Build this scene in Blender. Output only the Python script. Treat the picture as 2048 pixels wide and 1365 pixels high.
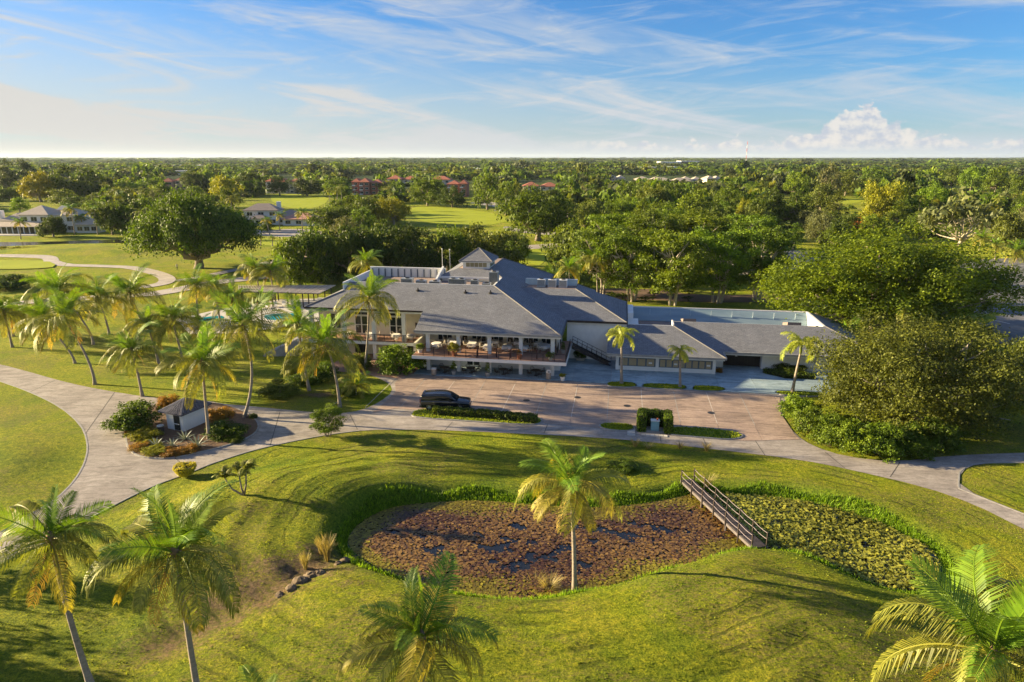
import bpy, math, random
import numpy as np
from math import sin, cos, pi, radians, sqrt, atan2
from mathutils import Vector, Matrix
for o in list(bpy.data.objects): bpy.data.objects.remove(o)
sc = bpy.context.scene
col = sc.collection
# ------------------------------------------------------------------ camera
HAZE = .00003
CAM_H, PITCH, FPX = 28.0, radians(15.1), 1365.0
cam = bpy.data.cameras.new('camera'); camo = bpy.data.objects.new('camera', cam); col.objects.link(camo)
cam.sensor_width = 36; cam.lens = 24.0; cam.clip_start = 0.5; cam.clip_end = 60000
camo.location = (0, 0, CAM_H); camo.rotation_euler = (pi/2 - PITCH, 0, 0)
sc.camera = camo
# ------------------------------------------------------------------ sky and sun
SUN_EL, SUN_DIR = radians(14.5), (-0.982, 0.19)       # direction towards the sun on the ground plane
sc.view_settings.view_transform = 'Standard'; sc.view_settings.look = 'None'
sc.view_settings.gamma = 1; sc.view_settings.exposure = 1.93; sc.view_settings.use_curve_mapping = False
world = bpy.data.worlds.new('World'); sc.world = world; world.use_nodes = True
wn = world.node_tree; wn.nodes.clear()
def nd(t, typ, **kw):
    n = t.nodes.new(typ)
    for k, v in kw.items():
        if k.startswith('i_'):
            n.inputs[k[2:].replace('_', ' ')].default_value = v
        else: setattr(n, k, v)
    return n
def mth(t, op, a, b=None, c=None, clamp=False):
    n = t.nodes.new('ShaderNodeMath'); n.operation = op; n.use_clamp = clamp
    for i, v in enumerate((a, b, c)):
        if v is None: continue
        if hasattr(v, 'links'): t.links.new(v, n.inputs[i])
        else: n.inputs[i].default_value = v
    return n.outputs[0]
def mixc(t, f, a, b, mode='MIX'):
    n = t.nodes.new('ShaderNodeMix'); n.data_type = 'RGBA'; n.blend_type = mode
    for s, v in ((n.inputs[0], f), (n.inputs[6], a), (n.inputs[7], b)):
        if hasattr(v, 'links'): t.links.new(v, s)
        else: s.default_value = v if not isinstance(v, tuple) or len(v) == 4 else (*v, 1)
    return n.outputs[2]
def ramp(t, f, stops):
    n = t.nodes.new('ShaderNodeValToRGB'); e = n.color_ramp.elements
    while len(e) < len(stops): e.new(0.5)
    for i, (p, c) in enumerate(stops):
        e[i].position = p; e[i].color = (*c, 1) if isinstance(c, tuple) else (c, c, c, 1)
    t.links.new(f, n.inputs[0]); return n.outputs[0]
def sstep(t, v, a, b):
    n = t.nodes.new('ShaderNodeMapRange'); n.interpolation_type = 'SMOOTHSTEP'
    t.links.new(v, n.inputs[0]); n.inputs[1].default_value = a; n.inputs[2].default_value = b
    return n.outputs[0]
sky = nd(wn, 'ShaderNodeTexSky', sky_type='NISHITA', sun_disc=False, sun_elevation=SUN_EL,
         sun_rotation=atan2(SUN_DIR[0], SUN_DIR[1]), altitude=0, air_density=1.0, dust_density=0.3, ozone_density=1.6)
tc = nd(wn, 'ShaderNodeTexCoord'); sx = nd(wn, 'ShaderNodeSeparateXYZ'); wn.links.new(tc.outputs['Generated'], sx.inputs[0])
X, Y, Z = sx.outputs
az = mth(wn, 'ARCTAN2', X, Y); el = mth(wn, 'ARCSINE', Z)
def cvec(kx, ky, dx=0.0, shear=0.0):
    n = nd(wn, 'ShaderNodeCombineXYZ')
    a = mth(wn, 'MULTIPLY_ADD', az, kx, dx); wn.links.new(a, n.inputs[0])
    s = mth(wn, 'MULTIPLY', az, shear)
    wn.links.new(mth(wn, 'MULTIPLY', mth(wn, 'ADD', el, s), ky), n.inputs[1]); return n.outputs[0]
def wnoise(v, scale, detail=6, rough=0.6, dist=0.0):
    n = nd(wn, 'ShaderNodeTexNoise', i_Scale=scale, i_Detail=detail, i_Roughness=rough, i_Distortion=dist)
    wn.links.new(v, n.inputs[0]); return n.outputs[0]
# two layers of cirrus streaks, thicker towards the horizon and towards the sun, and low cumulus far off
c1 = sstep(wn, wnoise(cvec(2.2, 17.0, 1.7, 0.16), 1.0, 9, 0.62, 0.9), 0.43, 0.68)
c2 = sstep(wn, wnoise(cvec(5.0, 34.0, 7.3, -0.10), 1.0, 8, 0.66, 1.6), 0.47, 0.74)
blot = sstep(wn, wnoise(cvec(1.6, 7.0, 3.9, 0.35), 1.0, 4, 0.55, 0.4), 0.36, 0.62)
low = mth(wn, 'SUBTRACT', 1.0, sstep(wn, mth(wn, 'ADD', el, mth(wn, 'MULTIPLY', az, 0.09)), -0.03, 0.185))
cirr = mth(wn, 'ADD', mth(wn, 'MULTIPLY', c1, mth(wn, 'MULTIPLY_ADD', blot, 0.70, 0.24)), mth(wn, 'MULTIPLY', c2, 0.36), clamp=True)
cirr = mth(wn, 'MULTIPLY', cirr, 1.0)
cover = mth(wn, 'ADD', cirr, mth(wn, 'MULTIPLY', low, 0.78), clamp=True)
cover = mth(wn, 'MAXIMUM', cover, mth(wn, 'SUBTRACT', 1.0, sstep(wn, el, 0.006, 0.06)))
sky_t = mixc(wn, 1.0, sky.outputs[0], (0.27, 0.56, 0.96, 1), 'MULTIPLY')
warm = sstep(wn, az, 0.7, -0.9)
ccol = mixc(wn, warm, (3.15, 3.5, 3.9, 1), (3.8, 3.7, 3.5, 1))
skyc = mixc(wn, cover, sky_t, ccol)
cn = wnoise(cvec(34.0, 42.0, 2.0), 1.0, 7, 0.6, 0.3)
big = mth(wn, 'MULTIPLY', mth(wn, 'POWER', 2.718, mth(wn, 'MULTIPLY', mth(wn, 'POWER', mth(wn, 'MULTIPLY', mth(wn, 'SUBTRACT', az, 0.455), 19.0), 2.0), -1.0)), 0.040)
hgt = mth(wn, 'ADD', mth(wn, 'ADD', big, 0.021), mth(wn, 'MULTIPLY', mth(wn, 'SUBTRACT', cn, 0.5), 0.055))
azm = sstep(wn, az, 0.02, 0.2)
cum = mth(wn, 'MULTIPLY', sstep(wn, mth(wn, 'SUBTRACT', hgt, el), 0.0, 0.006), azm)
cum = mth(wn, 'MULTIPLY', cum, sstep(wn, el, 0.002, 0.018))
cumc = mixc(wn, sstep(wn, wnoise(cvec(60.0, 80.0, 5.0), 1.0, 6, 0.6), 0.38, 0.6), (3.0, 3.2, 3.7, 1), (4.7, 4.4, 4.1, 1))
skyc = mixc(wn, mth(wn, 'MULTIPLY', cum, 0.85), skyc, cumc)
bg = nd(wn, 'ShaderNodeBackground', i_Strength=0.05); wo = nd(wn, 'ShaderNodeOutputWorld')
wn.links.new(skyc, bg.inputs[0]); wn.links.new(bg.outputs[0], wo.inputs[0])
sun = bpy.data.lights.new('sun', 'SUN'); sun.energy = 5.0; sun.angle = radians(0.55); sun.color = (1.0, 0.79, 0.45)
suno = bpy.data.objects.new('sun', sun); col.objects.link(suno)
sd = Vector((SUN_DIR[0]*cos(SUN_EL), SUN_DIR[1]*cos(SUN_EL), sin(SUN_EL)))
suno.rotation_euler = sd.to_track_quat('Z', 'Y').to_euler(); suno.location = sd*200
# ------------------------------------------------------------------ measuring: where a sight line meets a height
def _ray(px, py):
    v = (py-682.5)/FPX
    return Vector(((px-1024)/FPX, cos(PITCH)-v*sin(PITCH), -sin(PITCH)-v*cos(PITCH)))
def at(px, py, z=0.0):
    r = _ray(px, py); t = (z-CAM_H)/r.z
    return Vector((r.x*t, r.y*t, z))
def up_at(px, py, y):                       # point at the distance y along the ground
    r = _ray(px, py); t = y/r.y
    return Vector((r.x*t, y, CAM_H+r.z*t))
def depth(p): return p[1]*cos(PITCH) + (CAM_H-p[2])*sin(PITCH)
def arr(pts, z=0.0): return np.array([at(*p, z)[:2] for p in pts])
# clubhouse frame
BA = radians(-9); BO = Vector((-11.27, 88.5, 0))
BM = Matrix.Translation(BO) @ Matrix.Rotation(BA, 4, 'Z')
def bl(u, w, z=0.0): return BM @ Vector((u, w, z))
# ------------------------------------------------------------------ outlines (measured on the ground)
POND = arr([(690,1078),(722,1040),(785,1012),(880,1003),(960,1000),(1060,1008),(1130,1014),(1240,1014),(1330,1000),(1400,984),(1450,990),
            (1560,995),(1640,1010),(1740,1040),(1820,1075),(1872,1105),(1888,1150),(1862,1182),(1780,1187),(1720,1165),(1640,1122),(1580,1106),(1530,1103),
            (1480,1103),(1400,1127),(1320,1160),(1220,1180),(1150,1192),(1080,1202),(980,1202),(880,1187),(800,1160),(740,1130),(702,1105)], -0.45)
ROAD = arr([(-500,640),(-200,690),(0,729),(60,745),(130,765),(200,780),(300,796),(420,806),(520,815),(620,825),(680,828),(722,822),(760,805),(786,784),(780,768),(745,752),
            (700,736),(690,722),(800,722),(860,724),(1200,724),(1500,735),(1640,752),(1660,792),(1562,798),(1562,830),(1590,870),(1625,893),(1690,914),(1790,925),(1900,912),(2048,906),
            (2300,900),(2300,925),(2048,926),(1955,928),(1922,942),(1917,976),(2048,1028),(2300,1140),(2300,1180),(2048,1060),(1950,1010),(1850,975),(1700,940),(1600,920),
            (1450,902),(1300,885),(1200,876),(1000,866),(850,860),(720,861),(640,872),(520,897),(430,925),(380,945),(300,975),(200,1025),(120,1070),(0,1125),(-300,1260),(-500,1340),
            (-500,1260),(-250,1150),(-60,1090),(0,1066),(60,1030),(110,1000),(150,960),(171,920),(175,885),(160,850),(120,815),(60,785),(0,762),(-200,715),(-500,670)])
def inside(P, pts):
    x, y = pts[:, 0], pts[:, 1]; r = np.zeros(len(pts), bool); j = len(P)-1
    for i in range(len(P)):
        xi, yi = P[i]; xj, yj = P[j]
        c = ((yi > y) != (yj > y)) & (x < (xj-xi)*(y-yi)/(yj-yi+1e-12)+xi); r ^= c; j = i
    return r
def pdist(P, pts, closed=True):
    d = np.full(len(pts), 1e9); n = len(P)
    for i in range(n if closed else n-1):
        a = P[i]; b = P[(i+1) % n]; ab = b-a; t = np.clip(((pts-a)@ab)/(ab@ab+1e-12), 0, 1)
        q = pts-(a+t[:, None]*ab); d = np.minimum(d, np.hypot(q[:, 0], q[:, 1]))
    return d
def sdist(P, pts): return np.where(inside(P, pts), -1, 1)*pdist(P, pts)
def smooth(x, a, b): t = np.clip((x-a)/(b-a), 0, 1); return t*t*(3-2*t)
def chaikin(P, n=2):
    P = np.array(P, float)
    for _ in range(n):
        Q = np.roll(P, -1, 0); P = np.stack([.75*P+.25*Q, .25*P+.75*Q], 1).reshape(-1, 2)
    return P
POND = chaikin(POND, 2)
GULLY = arr([(740,1120),(700,1110),(655,1135),(600,1165),(540,1205),(450,1240),(330,1290)])
MOUNDS = [(*at(1420,1225)[:2],10,8,1.7),(*at(760,1240)[:2],8,6,1.3),(*at(560,1010)[:2],8,4,1.1),(*at(640,970)[:2],9,4,.9),(*at(300,1060)[:2],9,6,.7),
          (*at(1650,1010)[:2],12,3,.4),(*at(900,940)[:2],12,4,.5),(*at(470,1130)[:2],7,4,.8),(*at(1150,1320)[:2],8,4,.5),(*at(200,620)[:2],30,10,.8),
          (*at(200,505)[:2],30,12,2.0),(*at(60,900)[:2],10,12,.5),(*at(1700,1270)[:2],9,6,.5)]
def hnoise(x, y):
    return (np.sin(x*.31+1.3*np.sin(y*.23))*np.cos(y*.37+.8*np.sin(x*.19)) + .5*np.sin(x*.83+y*.61)*np.cos(y*.71-x*.37))
def terrain(pts):
    pts = np.asarray(pts, float).reshape(-1, 2); x, y = pts[:, 0], pts[:, 1]
    h = .10*hnoise(x, y)*smooth(y, 150, 130)*smooth(np.abs(x), 120, 90)
    for mx, my, rx, ry, a in MOUNDS: h += .95*a*np.exp(-((x-mx)/rx)**2-((y-my)/ry)**2)
    gd = pdist(GULLY, pts, False); h -= .35*np.exp(-(gd/1.6)**2)
    bd = np.maximum(np.maximum(np.abs((x-5)/62), np.abs((y-108)/38)), 0)   # flat building plot
    m = smooth(sdist(ROAD, pts), .3, 7)*smooth(bd, 1.0, 1.15)*smooth(y, 700, 500)
    h = h*m
    pd = sdist(POND, pts)
    h = h+(.075*np.sin(pd*2.3+.6*np.sin(x*.25))*(.5+.5*np.sin(x*.13+y*.17)**2)+.035*np.sin(pd*5.1+x*.2)+.03*np.sin(pd*1.1+x*.9)*np.sin(y*1.3+x*.4))*smooth(pd, 2, 4)*smooth(pd, 24, 14)*m
    k = smooth(pd, 1.9, -.6); h = h*(1-k)+(-.85)*k
    h = np.where(pd < -1, -.85-.4*smooth(pd, -1, -4), h)
    return h
def gp(px, py):
    z = 0.0
    for _ in range(6):
        p = at(px, py, z); z = float(terrain([[p.x, p.y]])[0])
    return at(px, py, z)
def gz(x, y): return float(terrain([[x, y]])[0])
# ------------------------------------------------------------------ materials
MATS = {}
def mat(name, c1, c2=None, scale=3.0, rough=.8, bump=0.0, bscale=None, metallic=0.0, spec=.3, detail=5, c3=None, stretch=None, tint=None):
    if name in MATS: return MATS[name]
    m = bpy.data.materials.new(name); m.use_nodes = True; t = m.node_tree; b = t.nodes['Principled BSDF']
    b.inputs['Roughness'].default_value = rough; b.inputs['Metallic'].default_value = metallic; b.inputs['Specular IOR Level'].default_value = spec
    tcn = nd(t, 'ShaderNodeTexCoord'); mp = nd(t, 'ShaderNodeMapping'); t.links.new(tcn.outputs['Object'], mp.inputs[0])
    if stretch: mp.inputs['Scale'].default_value = stretch
    n = nd(t, 'ShaderNodeTexNoise', i_Scale=scale, i_Detail=detail, i_Roughness=.6); t.links.new(mp.outputs[0], n.inputs[0])
    if c2 is None: c2 = tuple(v*.8 for v in c1)
    stops = [(.3, c1), (.7, c2)] if c3 is None else [(.25, c1), (.5, c2), (.75, c3)]
    c = ramp(t, n.outputs[0], stops)
    if tint:                                             # every object of the kind a little lighter or darker
        oi = nd(t, 'ShaderNodeObjectInfo'); c = mixc(t, 1.0, c, ramp(t, oi.outputs['Random'], [(0, 1-tint), (1, 1+tint)]), 'MULTIPLY')
    t.links.new(c, b.inputs['Base Color'])
    if bump:
        n2 = nd(t, 'ShaderNodeTexNoise', i_Scale=bscale or scale*4, i_Detail=4); t.links.new(mp.outputs[0], n2.inputs[0])
        bp = nd(t, 'ShaderNodeBump', i_Strength=1.0, i_Distance=bump); t.links.new(n2.outputs[0], bp.inputs['Height']); t.links.new(bp.outputs[0], b.inputs['Normal'])
    MATS[name] = m; return m
def leafmat(name, dark, light, trans=.32, rnd=.18, rough=.55, spec=.25):
    if name in MATS: return MATS[name]
    m = bpy.data.materials.new(name); m.use_nodes = True; t = m.node_tree; b = t.nodes['Principled BSDF']
    b.inputs['Roughness'].default_value = rough; b.inputs['Specular IOR Level'].default_value = spec
    a = nd(t, 'ShaderNodeAttribute', attribute_name='tint'); oi = nd(t, 'ShaderNodeObjectInfo')
    c = mixc(t, a.outputs['Fac'], dark, light)
    hs = nd(t, 'ShaderNodeHueSaturation'); t.links.new(c, hs.inputs['Color'])
    t.links.new(mth(t, 'MULTIPLY_ADD', oi.outputs['Random'], .022, .489), hs.inputs['Hue'])
    t.links.new(mth(t, 'MULTIPLY_ADD', oi.outputs['Random'], 2*rnd, 1-rnd), hs.inputs['Value'])
    t.links.new(hs.outputs[0], b.inputs['Base Color'])
    tr = nd(t, 'ShaderNodeBsdfTranslucent'); t.links.new(mixc(t, 1.0, hs.outputs[0], (1.6, 1.5, .6, 1), 'MULTIPLY'), tr.inputs[0])
    mx = nd(t, 'ShaderNodeMixShader'); mx.inputs[0].default_value = trans
    t.links.new(b.outputs[0], mx.inputs[1]); t.links.new(tr.outputs[0], mx.inputs[2])
    t.links.new(mx.outputs[0], t.nodes['Material Output'].inputs['Surface'])
    MATS[name] = m; return m
white = mat('white_paint', (.74,.74,.72), (.64,.65,.64), 1.2, .5, .004, 9)
cream = mat('cream_stucco', (.70,.66,.52), (.62,.58,.45), .8, .8, .01, 14)
wood_d = mat('dark_brown_metal', (.035,.026,.024), (.05,.04,.035), 8, .5)
blackm = mat('black_metal', (.02,.02,.022), (.035,.033,.033), 8, .45)
glass = mat('dark_glass', (.018,.026,.03), (.03,.04,.045), .6, .08, spec=.8)
grey = mat('grey_concrete', (.36,.35,.33), (.25,.24,.23), 1.5, .85, .01)
terra = mat('terracotta', (.42,.15,.07), (.33,.11,.05), 6, .8)
cloth = mat('white_cloth', (.82,.81,.79), (.72,.71,.70), 3, .8)
wicker = mat('pale_wicker', (.55,.50,.42), (.38,.34,.28), 20, .7, .01, 40)
metal = mat('galvanised_metal', (.42,.44,.45), (.28,.30,.31), 3, .45, metallic=.3)
bark = mat('grey_bark', (.30,.25,.20), (.16,.13,.10), 2.2, .9, .05, 6, stretch=(1,1,.4))
palebark = mat('pale_bark', (.50,.44,.36), (.30,.26,.21), 2.0, .9, .03, 8)
palmbark = mat('palm_bark', (.36,.31,.26), (.20,.17,.14), 1.2, .9, .05, 5, stretch=(.6,.6,4.5))
deckm = mat('terrace_tile', (.40,.24,.17), (.30,.17,.13), 2.5, .7, .01, 8)
def roofmat(name, axis):
    m = bpy.data.materials.new(name); m.use_nodes = True; t = m.node_tree; b = t.nodes['Principled BSDF']; b.inputs['Roughness'].default_value = .85
    g = nd(t, 'ShaderNodeTexCoord'); s = nd(t, 'ShaderNodeSeparateXYZ'); t.links.new(g.outputs['Object'], s.inputs[0])
    cb = nd(t, 'ShaderNodeCombineXYZ')
    t.links.new(s.outputs[0 if axis == 'u' else 1], cb.inputs[0]); t.links.new(s.outputs[1 if axis == 'u' else 0], cb.inputs[1])
    br = nd(t, 'ShaderNodeTexBrick', i_Scale=1.0, i_Mortar_Size=.022, i_Mortar_Smooth=.4, i_Bias=0.0, i_Brick_Width=.55, i_Row_Height=.27)
    br.offset = .37; t.links.new(cb.outputs[0], br.inputs[0])
    br.inputs['Color1'].default_value = (.150,.158,.185,1); br.inputs['Color2'].default_value = (.200,.205,.230,1); br.inputs['Mortar'].default_value = (.095,.10,.12,1)
    n = nd(t, 'ShaderNodeTexNoise', i_Scale=.45, i_Detail=5); t.links.new(g.outputs['Object'], n.inputs[0])
    n2 = nd(t, 'ShaderNodeTexNoise', i_Scale=7.0, i_Detail=3); t.links.new(g.outputs['Object'], n2.inputs[0])
    c = mixc(t, .8, br.outputs[0], ramp(t, n.outputs[0], [(.3, .86), (.7, 1.12)]), 'MULTIPLY')
    c = mixc(t, .5, c, ramp(t, n2.outputs[0], [(.35, .7), (.65, 1.25)]), 'MULTIPLY')
    t.links.new(c, b.inputs['Base Color'])
    bp = nd(t, 'ShaderNodeBump', i_Strength=.8, i_Distance=.03); t.links.new(br.outputs['Fac'], bp.inputs['Height']); bp.invert = True; t.links.new(bp.outputs[0], b.inputs['Normal'])
    return m
roof_u, roof_w = roofmat('shingle_roof', 'u'), roofmat('shingle_roof_side', 'w')
flatroof = mat('gravel_flat_roof', (.30,.22,.19), (.20,.16,.15), 1.0, .95, .02)
# ------------------------------------------------------------------ mesh helpers
class MB:
    def __init__(s): s.v = []; s.f = []
    def add(s, vs, fs):
        n = len(s.v); s.v += [tuple(v) for v in vs]; s.f += [tuple(i+n for i in f) for f in fs]; return s
    def box(s, x0, x1, y0, y1, z0, z1, M=None):
        vs = [Vector((x, y, z)) for z in (z0, z1) for x, y in ((x0,y0),(x1,y0),(x1,y1),(x0,y1))]
        if M is not None: vs = [M@v for v in vs]
        return s.add(vs, [(3,2,1,0),(4,5,6,7),(0,1,5,4),(1,2,6,5),(2,3,7,6),(3,0,4,7)])
    def prism(s, pts, z0, z1, M=None):
        n = len(pts); vs = [Vector((p[0], p[1], z0)) for p in pts]+[Vector((p[0], p[1], z1)) for p in pts]
        if M is not None: vs = [M@v for v in vs]
        return s.add(vs, [tuple(range(n-1, -1, -1)), tuple(range(n, 2*n))]+[(i, (i+1) % n, (i+1) % n+n, i+n) for i in range(n)])
    def slab(s, pts, t):                      # a roof face (3D outline) with its thickness below
        n = len(pts); a = [Vector(p) for p in pts]; b = [p-Vector((0, 0, t)) for p in a]
        return s.add(a+b, [tuple(range(n)), tuple(range(2*n-1, n-1, -1))]+[(i, i+n, (i+1) % n+n, (i+1) % n) for i in range(n)])
    def tube(s, path, r, n=8, cap=True):
        path = [Vector(p) for p in path]; rs = r if isinstance(r, (list, tuple)) else [r]*len(path); vs = []; fs = []
        for i, p in enumerate(path):
            d = (path[min(i+1, len(path)-1)]-path[max(i-1, 0)])
            d = d.normalized() if d.length > 1e-9 else Vector((0, 0, 1))
            a = d.cross(Vector((0, 0, 1)) if abs(d.z) < .9 else Vector((1, 0, 0))).normalized(); b = d.cross(a)
            vs += [p+rs[i]*(cos(2*pi*k/n)*a+sin(2*pi*k/n)*b) for k in range(n)]
            if i: fs += [((i-1)*n+k, (i-1)*n+(k+1) % n, i*n+(k+1) % n, i*n+k) for k in range(n)]
        if cap: fs += [tuple(range(n-1, -1, -1)), tuple(range(len(vs)-n, len(vs)))]
        return s.add(vs, fs)
    def lathe(s, prof, c=(0, 0, 0), n=12):
        c = Vector(c); vs = []; fs = []
        for i, (r, z) in enumerate(prof):
            vs += [c+Vector((r*cos(2*pi*k/n), r*sin(2*pi*k/n), z)) for k in range(n)]
            if i: fs += [((i-1)*n+k, (i-1)*n+(k+1) % n, i*n+(k+1) % n, i*n+k) for k in range(n)]
        fs += [tuple(range(n-1, -1, -1)), tuple(range(len(vs)-n, len(vs)))]
        return s.add(vs, fs)
    def build(s, name, m, parent=None, smooth_=False, loc=None, kind=None):
        me = bpy.data.meshes.new(name); me.from_pydata(s.v, [], s.f); me.update()
        if m: me.materials.append(m)
        if smooth_: me.polygons.foreach_set('use_smooth', [True]*len(me.polygons))
        return obj(name, me, parent, loc, kind)
def obj(name, me, parent=None, loc=None, kind=None):
    o = bpy.data.objects.new(name, me); col.objects.link(o)
    if parent is not None: o.parent = parent
    if loc is not None: o.location = loc
    if kind: o['kind'] = kind
    return o
def tag(o, label, cat, group=None, kind=None):
    o['label'] = label; o['category'] = cat
    if group: o['group'] = group
    if kind: o['kind'] = kind
    return o
def thing(name, label, cat, loc=(0, 0, 0), rz=0.0, group=None):
    o = bpy.data.objects.new(name, None); col.objects.link(o); o.location = loc; o.rotation_euler = (0, 0, rz); o.empty_display_size = .3
    return tag(o, label, cat, group)
def dup(o, loc=None, rz=None, label=None, group=None, sc_=None):
    def rec(src, par):
        c = src.copy(); col.objects.link(c)
        if par is not None: c.parent = par
        for ch in KIDS.get(src.name, ()) if src.name in KIDS else [k for k in src.children]: rec(ch, c)
        return c
    r = rec(o, None)
    if loc is not None: r.location = loc
    if rz is not None: r.rotation_euler = (0, 0, rz)
    if label: r['label'] = label
    if group: r['group'] = group
    if sc_ is not None: r.scale = sc_ if isinstance(sc_, (tuple, list)) else (sc_,)*3
    return r
KIDS = {}
def npmesh(name, V, Fq, m, tint=None, tri=False):
    me = bpy.data.meshes.new(name); V = np.asarray(V, np.float32); Fq = np.asarray(Fq, np.int32); k = Fq.shape[1]
    me.vertices.add(len(V)); me.vertices.foreach_set('co', V.ravel())
    me.loops.add(Fq.size); me.loops.foreach_set('vertex_index', Fq.ravel())
    me.polygons.add(len(Fq)); me.polygons.foreach_set('loop_start', np.arange(0, Fq.size, k, dtype=np.int32))
    me.update(calc_edges=True)
    if tint is not None:
        a = me.attributes.new('tint', 'FLOAT', 'POINT'); a.data.foreach_set('value', np.asarray(tint, np.float32).ravel())
    if m: me.materials.append(m)
    return me
def clip_poly(P, x0, x1, y0, y1):             # part of an outline inside a cell
    P = [tuple(p) for p in P]
    for ax, lim, s in ((0, x0, 1), (0, x1, -1), (1, y0, 1), (1, y1, -1)):
        out = []
        for i in range(len(P)):
            a, b = P[i-1], P[i]; ia = s*(a[ax]-lim) >= 0; ib = s*(b[ax]-lim) >= 0
            if ia != ib:
                t = (lim-a[ax])/(b[ax]-a[ax]); out.append((a[0]+t*(b[0]-a[0]), a[1]+t*(b[1]-a[1])))
            if ib: out.append(b)
        P = out
        if len(P) < 3: return []
    return P
from mathutils.geometry import tessellate_polygon
def drape(name, P, m, dz, cell=4.0, kind='structure', zf=None, thick=0.0):
    """a paved or planted sheet that follows the ground: the outline is cut into cells"""
    P = np.array(P); v = []; f = []; idx = {}
    def vid(p):
        k = (round(p[0], 3), round(p[1], 3))
        if k not in idx: idx[k] = len(v); v.append(k)
        return idx[k]
    tris = tessellate_polygon([[Vector((a, b, 0)) for a, b in P]])
    for t3 in tris:
        T = [P[i] if not isinstance(i, Vector) else i for i in t3]; T = np.array(T)
        x0, y0 = T.min(0); x1, y1 = T.max(0)
        for i in range(int(x0//cell), int(x1//cell)+1):
            for j in range(int(y0//cell), int(y1//cell)+1):
                q = clip_poly(T, i*cell, (i+1)*cell, j*cell, (j+1)*cell)
                if len(q) >= 3:
                    ids = []
                    for p in q:
                        k = vid(p)
                        if not ids or (k != ids[-1] and k not in ids): ids.append(k)
                    if len(ids) >= 3: f.append(ids)
    A = np.array(v); z = (terrain(A) if zf is None else zf(A))+dz
    me = bpy.data.meshes.new(name); me.from_pydata([(a[0], a[1], float(b)) for a, b in zip(A, z)], [], f); me.materials.append(m)
    import bmesh
    bm = bmesh.new(); bm.from_mesh(me)
    for fc in bm.faces:
        fc.normal_update()
        if fc.normal.z < 0: fc.normal_flip()
    if thick:
        be = [e for e in bm.edges if len(e.link_faces) == 1]
        r = bmesh.ops.extrude_edge_only(bm, edges=be)
        for g in r['geom']:
            if isinstance(g, bmesh.types.BMVert): g.co.z -= thick
    bm.to_mesh(me); bm.free()
    return obj(name, me, None, None, kind)
# ------------------------------------------------------------------ ground
def axis(lo, a, b, hi, step, g=1.13):
    m = list(np.arange(a, b+.01, step)); s = step; x = a
    while x > lo: s *= g; x -= s; m.insert(0, x)
    s = step; x = b
    while x < hi: s *= g; x += s; m.append(x)
    return np.array(m)
gx = axis(-15000, -48, 52, 15000, .62, 1.055); gy = axis(-300, 27, 72, 24000, .5, 1.05)
GX, GY = np.meshgrid(gx, gy); pts = np.stack([GX.ravel(), GY.ravel()], 1)
gh = terrain(pts)
pdp = sdist(POND, pts); gul = pdist(GULLY, pts, False)
soil = np.exp(-(gul/2.2)**2)*.75
for px, py, rx, ry, a in [(600,1150,5,2.2,1),(520,1190,4,2,.9),(660,1110,3,1.6,.9),(740,865,9,1,.35),(860,905,9,1.2,.5),(560,975,6,1,.4),(450,1210,3.5,1.8,.9),(1080,1235,9,1.2,.45),
                          (700,1195,4,1,.6),(560,1040,5,1.6,.5),(1600,1150,5,.7,.4),(430,1290,6,1.6,.5),(1760,1080,.5,.5,.0),(950,1225,4,1,.5),(640,790,3,1.2,1.0),(1690,885,6,2.0,.7)]:
    p = at(px, py); soil = np.maximum(soil, a*np.exp(-((pts[:,0]-p.x)/rx)**2-((pts[:,1]-p.y)/ry)**2))
bankd = np.clip(pdp, -2, 60)
lush = smooth(pdp, 3.0, .6)*smooth(pdp, -1.5, 0)
far = smooth(pts[:, 1], 260, 900)
Fq = np.array([(r*len(gx)+c, r*len(gx)+c+1, (r+1)*len(gx)+c+1, (r+1)*len(gx)+c) for r in range(len(gy)-1) for c in range(len(gx)-1)])
gm = bpy.data.materials.new('grass_ground'); gm.use_nodes = True; t = gm.node_tree; b = t.nodes['Principled BSDF']; b.inputs['Roughness'].default_value = .9; b.inputs['Specular IOR Level'].default_value = .12
g = nd(t, 'ShaderNodeTexCoord').outputs['Object']; at_ = nd(t, 'ShaderNodeAttribute', attribute_name='cover'); sp = nd(t, 'ShaderNodeSeparateColor'); t.links.new(at_.outputs['Color'], sp.inputs[0])
def gn(scale, detail=5, rough=.6, dist=0.0, stretch=None):
    n = nd(t, 'ShaderNodeTexNoise', i_Scale=scale, i_Detail=detail, i_Roughness=rough, i_Distortion=dist)
    if stretch:
        mp = nd(t, 'ShaderNodeMapping'); mp.inputs['Scale'].default_value = stretch[:3]; mp.inputs['Rotation'].default_value = (0, 0, stretch[3]); t.links.new(g, mp.inputs[0]); t.links.new(mp.outputs[0], n.inputs[0])
    else: t.links.new(g, n.inputs[0])
    return n.outputs[0]
c = ramp(t, gn(.16, 6, .65), [(.3, (.125,.205,.012)), (.5, (.235,.285,.016)), (.7, (.320,.325,.030))])
c = mixc(t, .85, c, ramp(t, gn(1.9, 6, .75), [(.33, (.48,.58,.45)), (.5, (1,1,1)), (.66, (1.5,1.3,1.25))]), 'MULTIPLY')
c = mixc(t, .9, c, ramp(t, gn(11, 3, .8), [(.36, (.42,.5,.42)), (.5, (1,1,1)), (.64, (1.6,1.45,1.35))]), 'MULTIPLY')
dry = mth(t, 'MULTIPLY', sstep(t, gn(.09, 5, .7, .6), .47, .58), sstep(t, gn(2.3, 5, .75, 0, (1, 3.2, 1, .5)), .42, .6))
c = mixc(t, mth(t, 'MULTIPLY', dry, .65), c, (.26,.20,.085))
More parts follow.
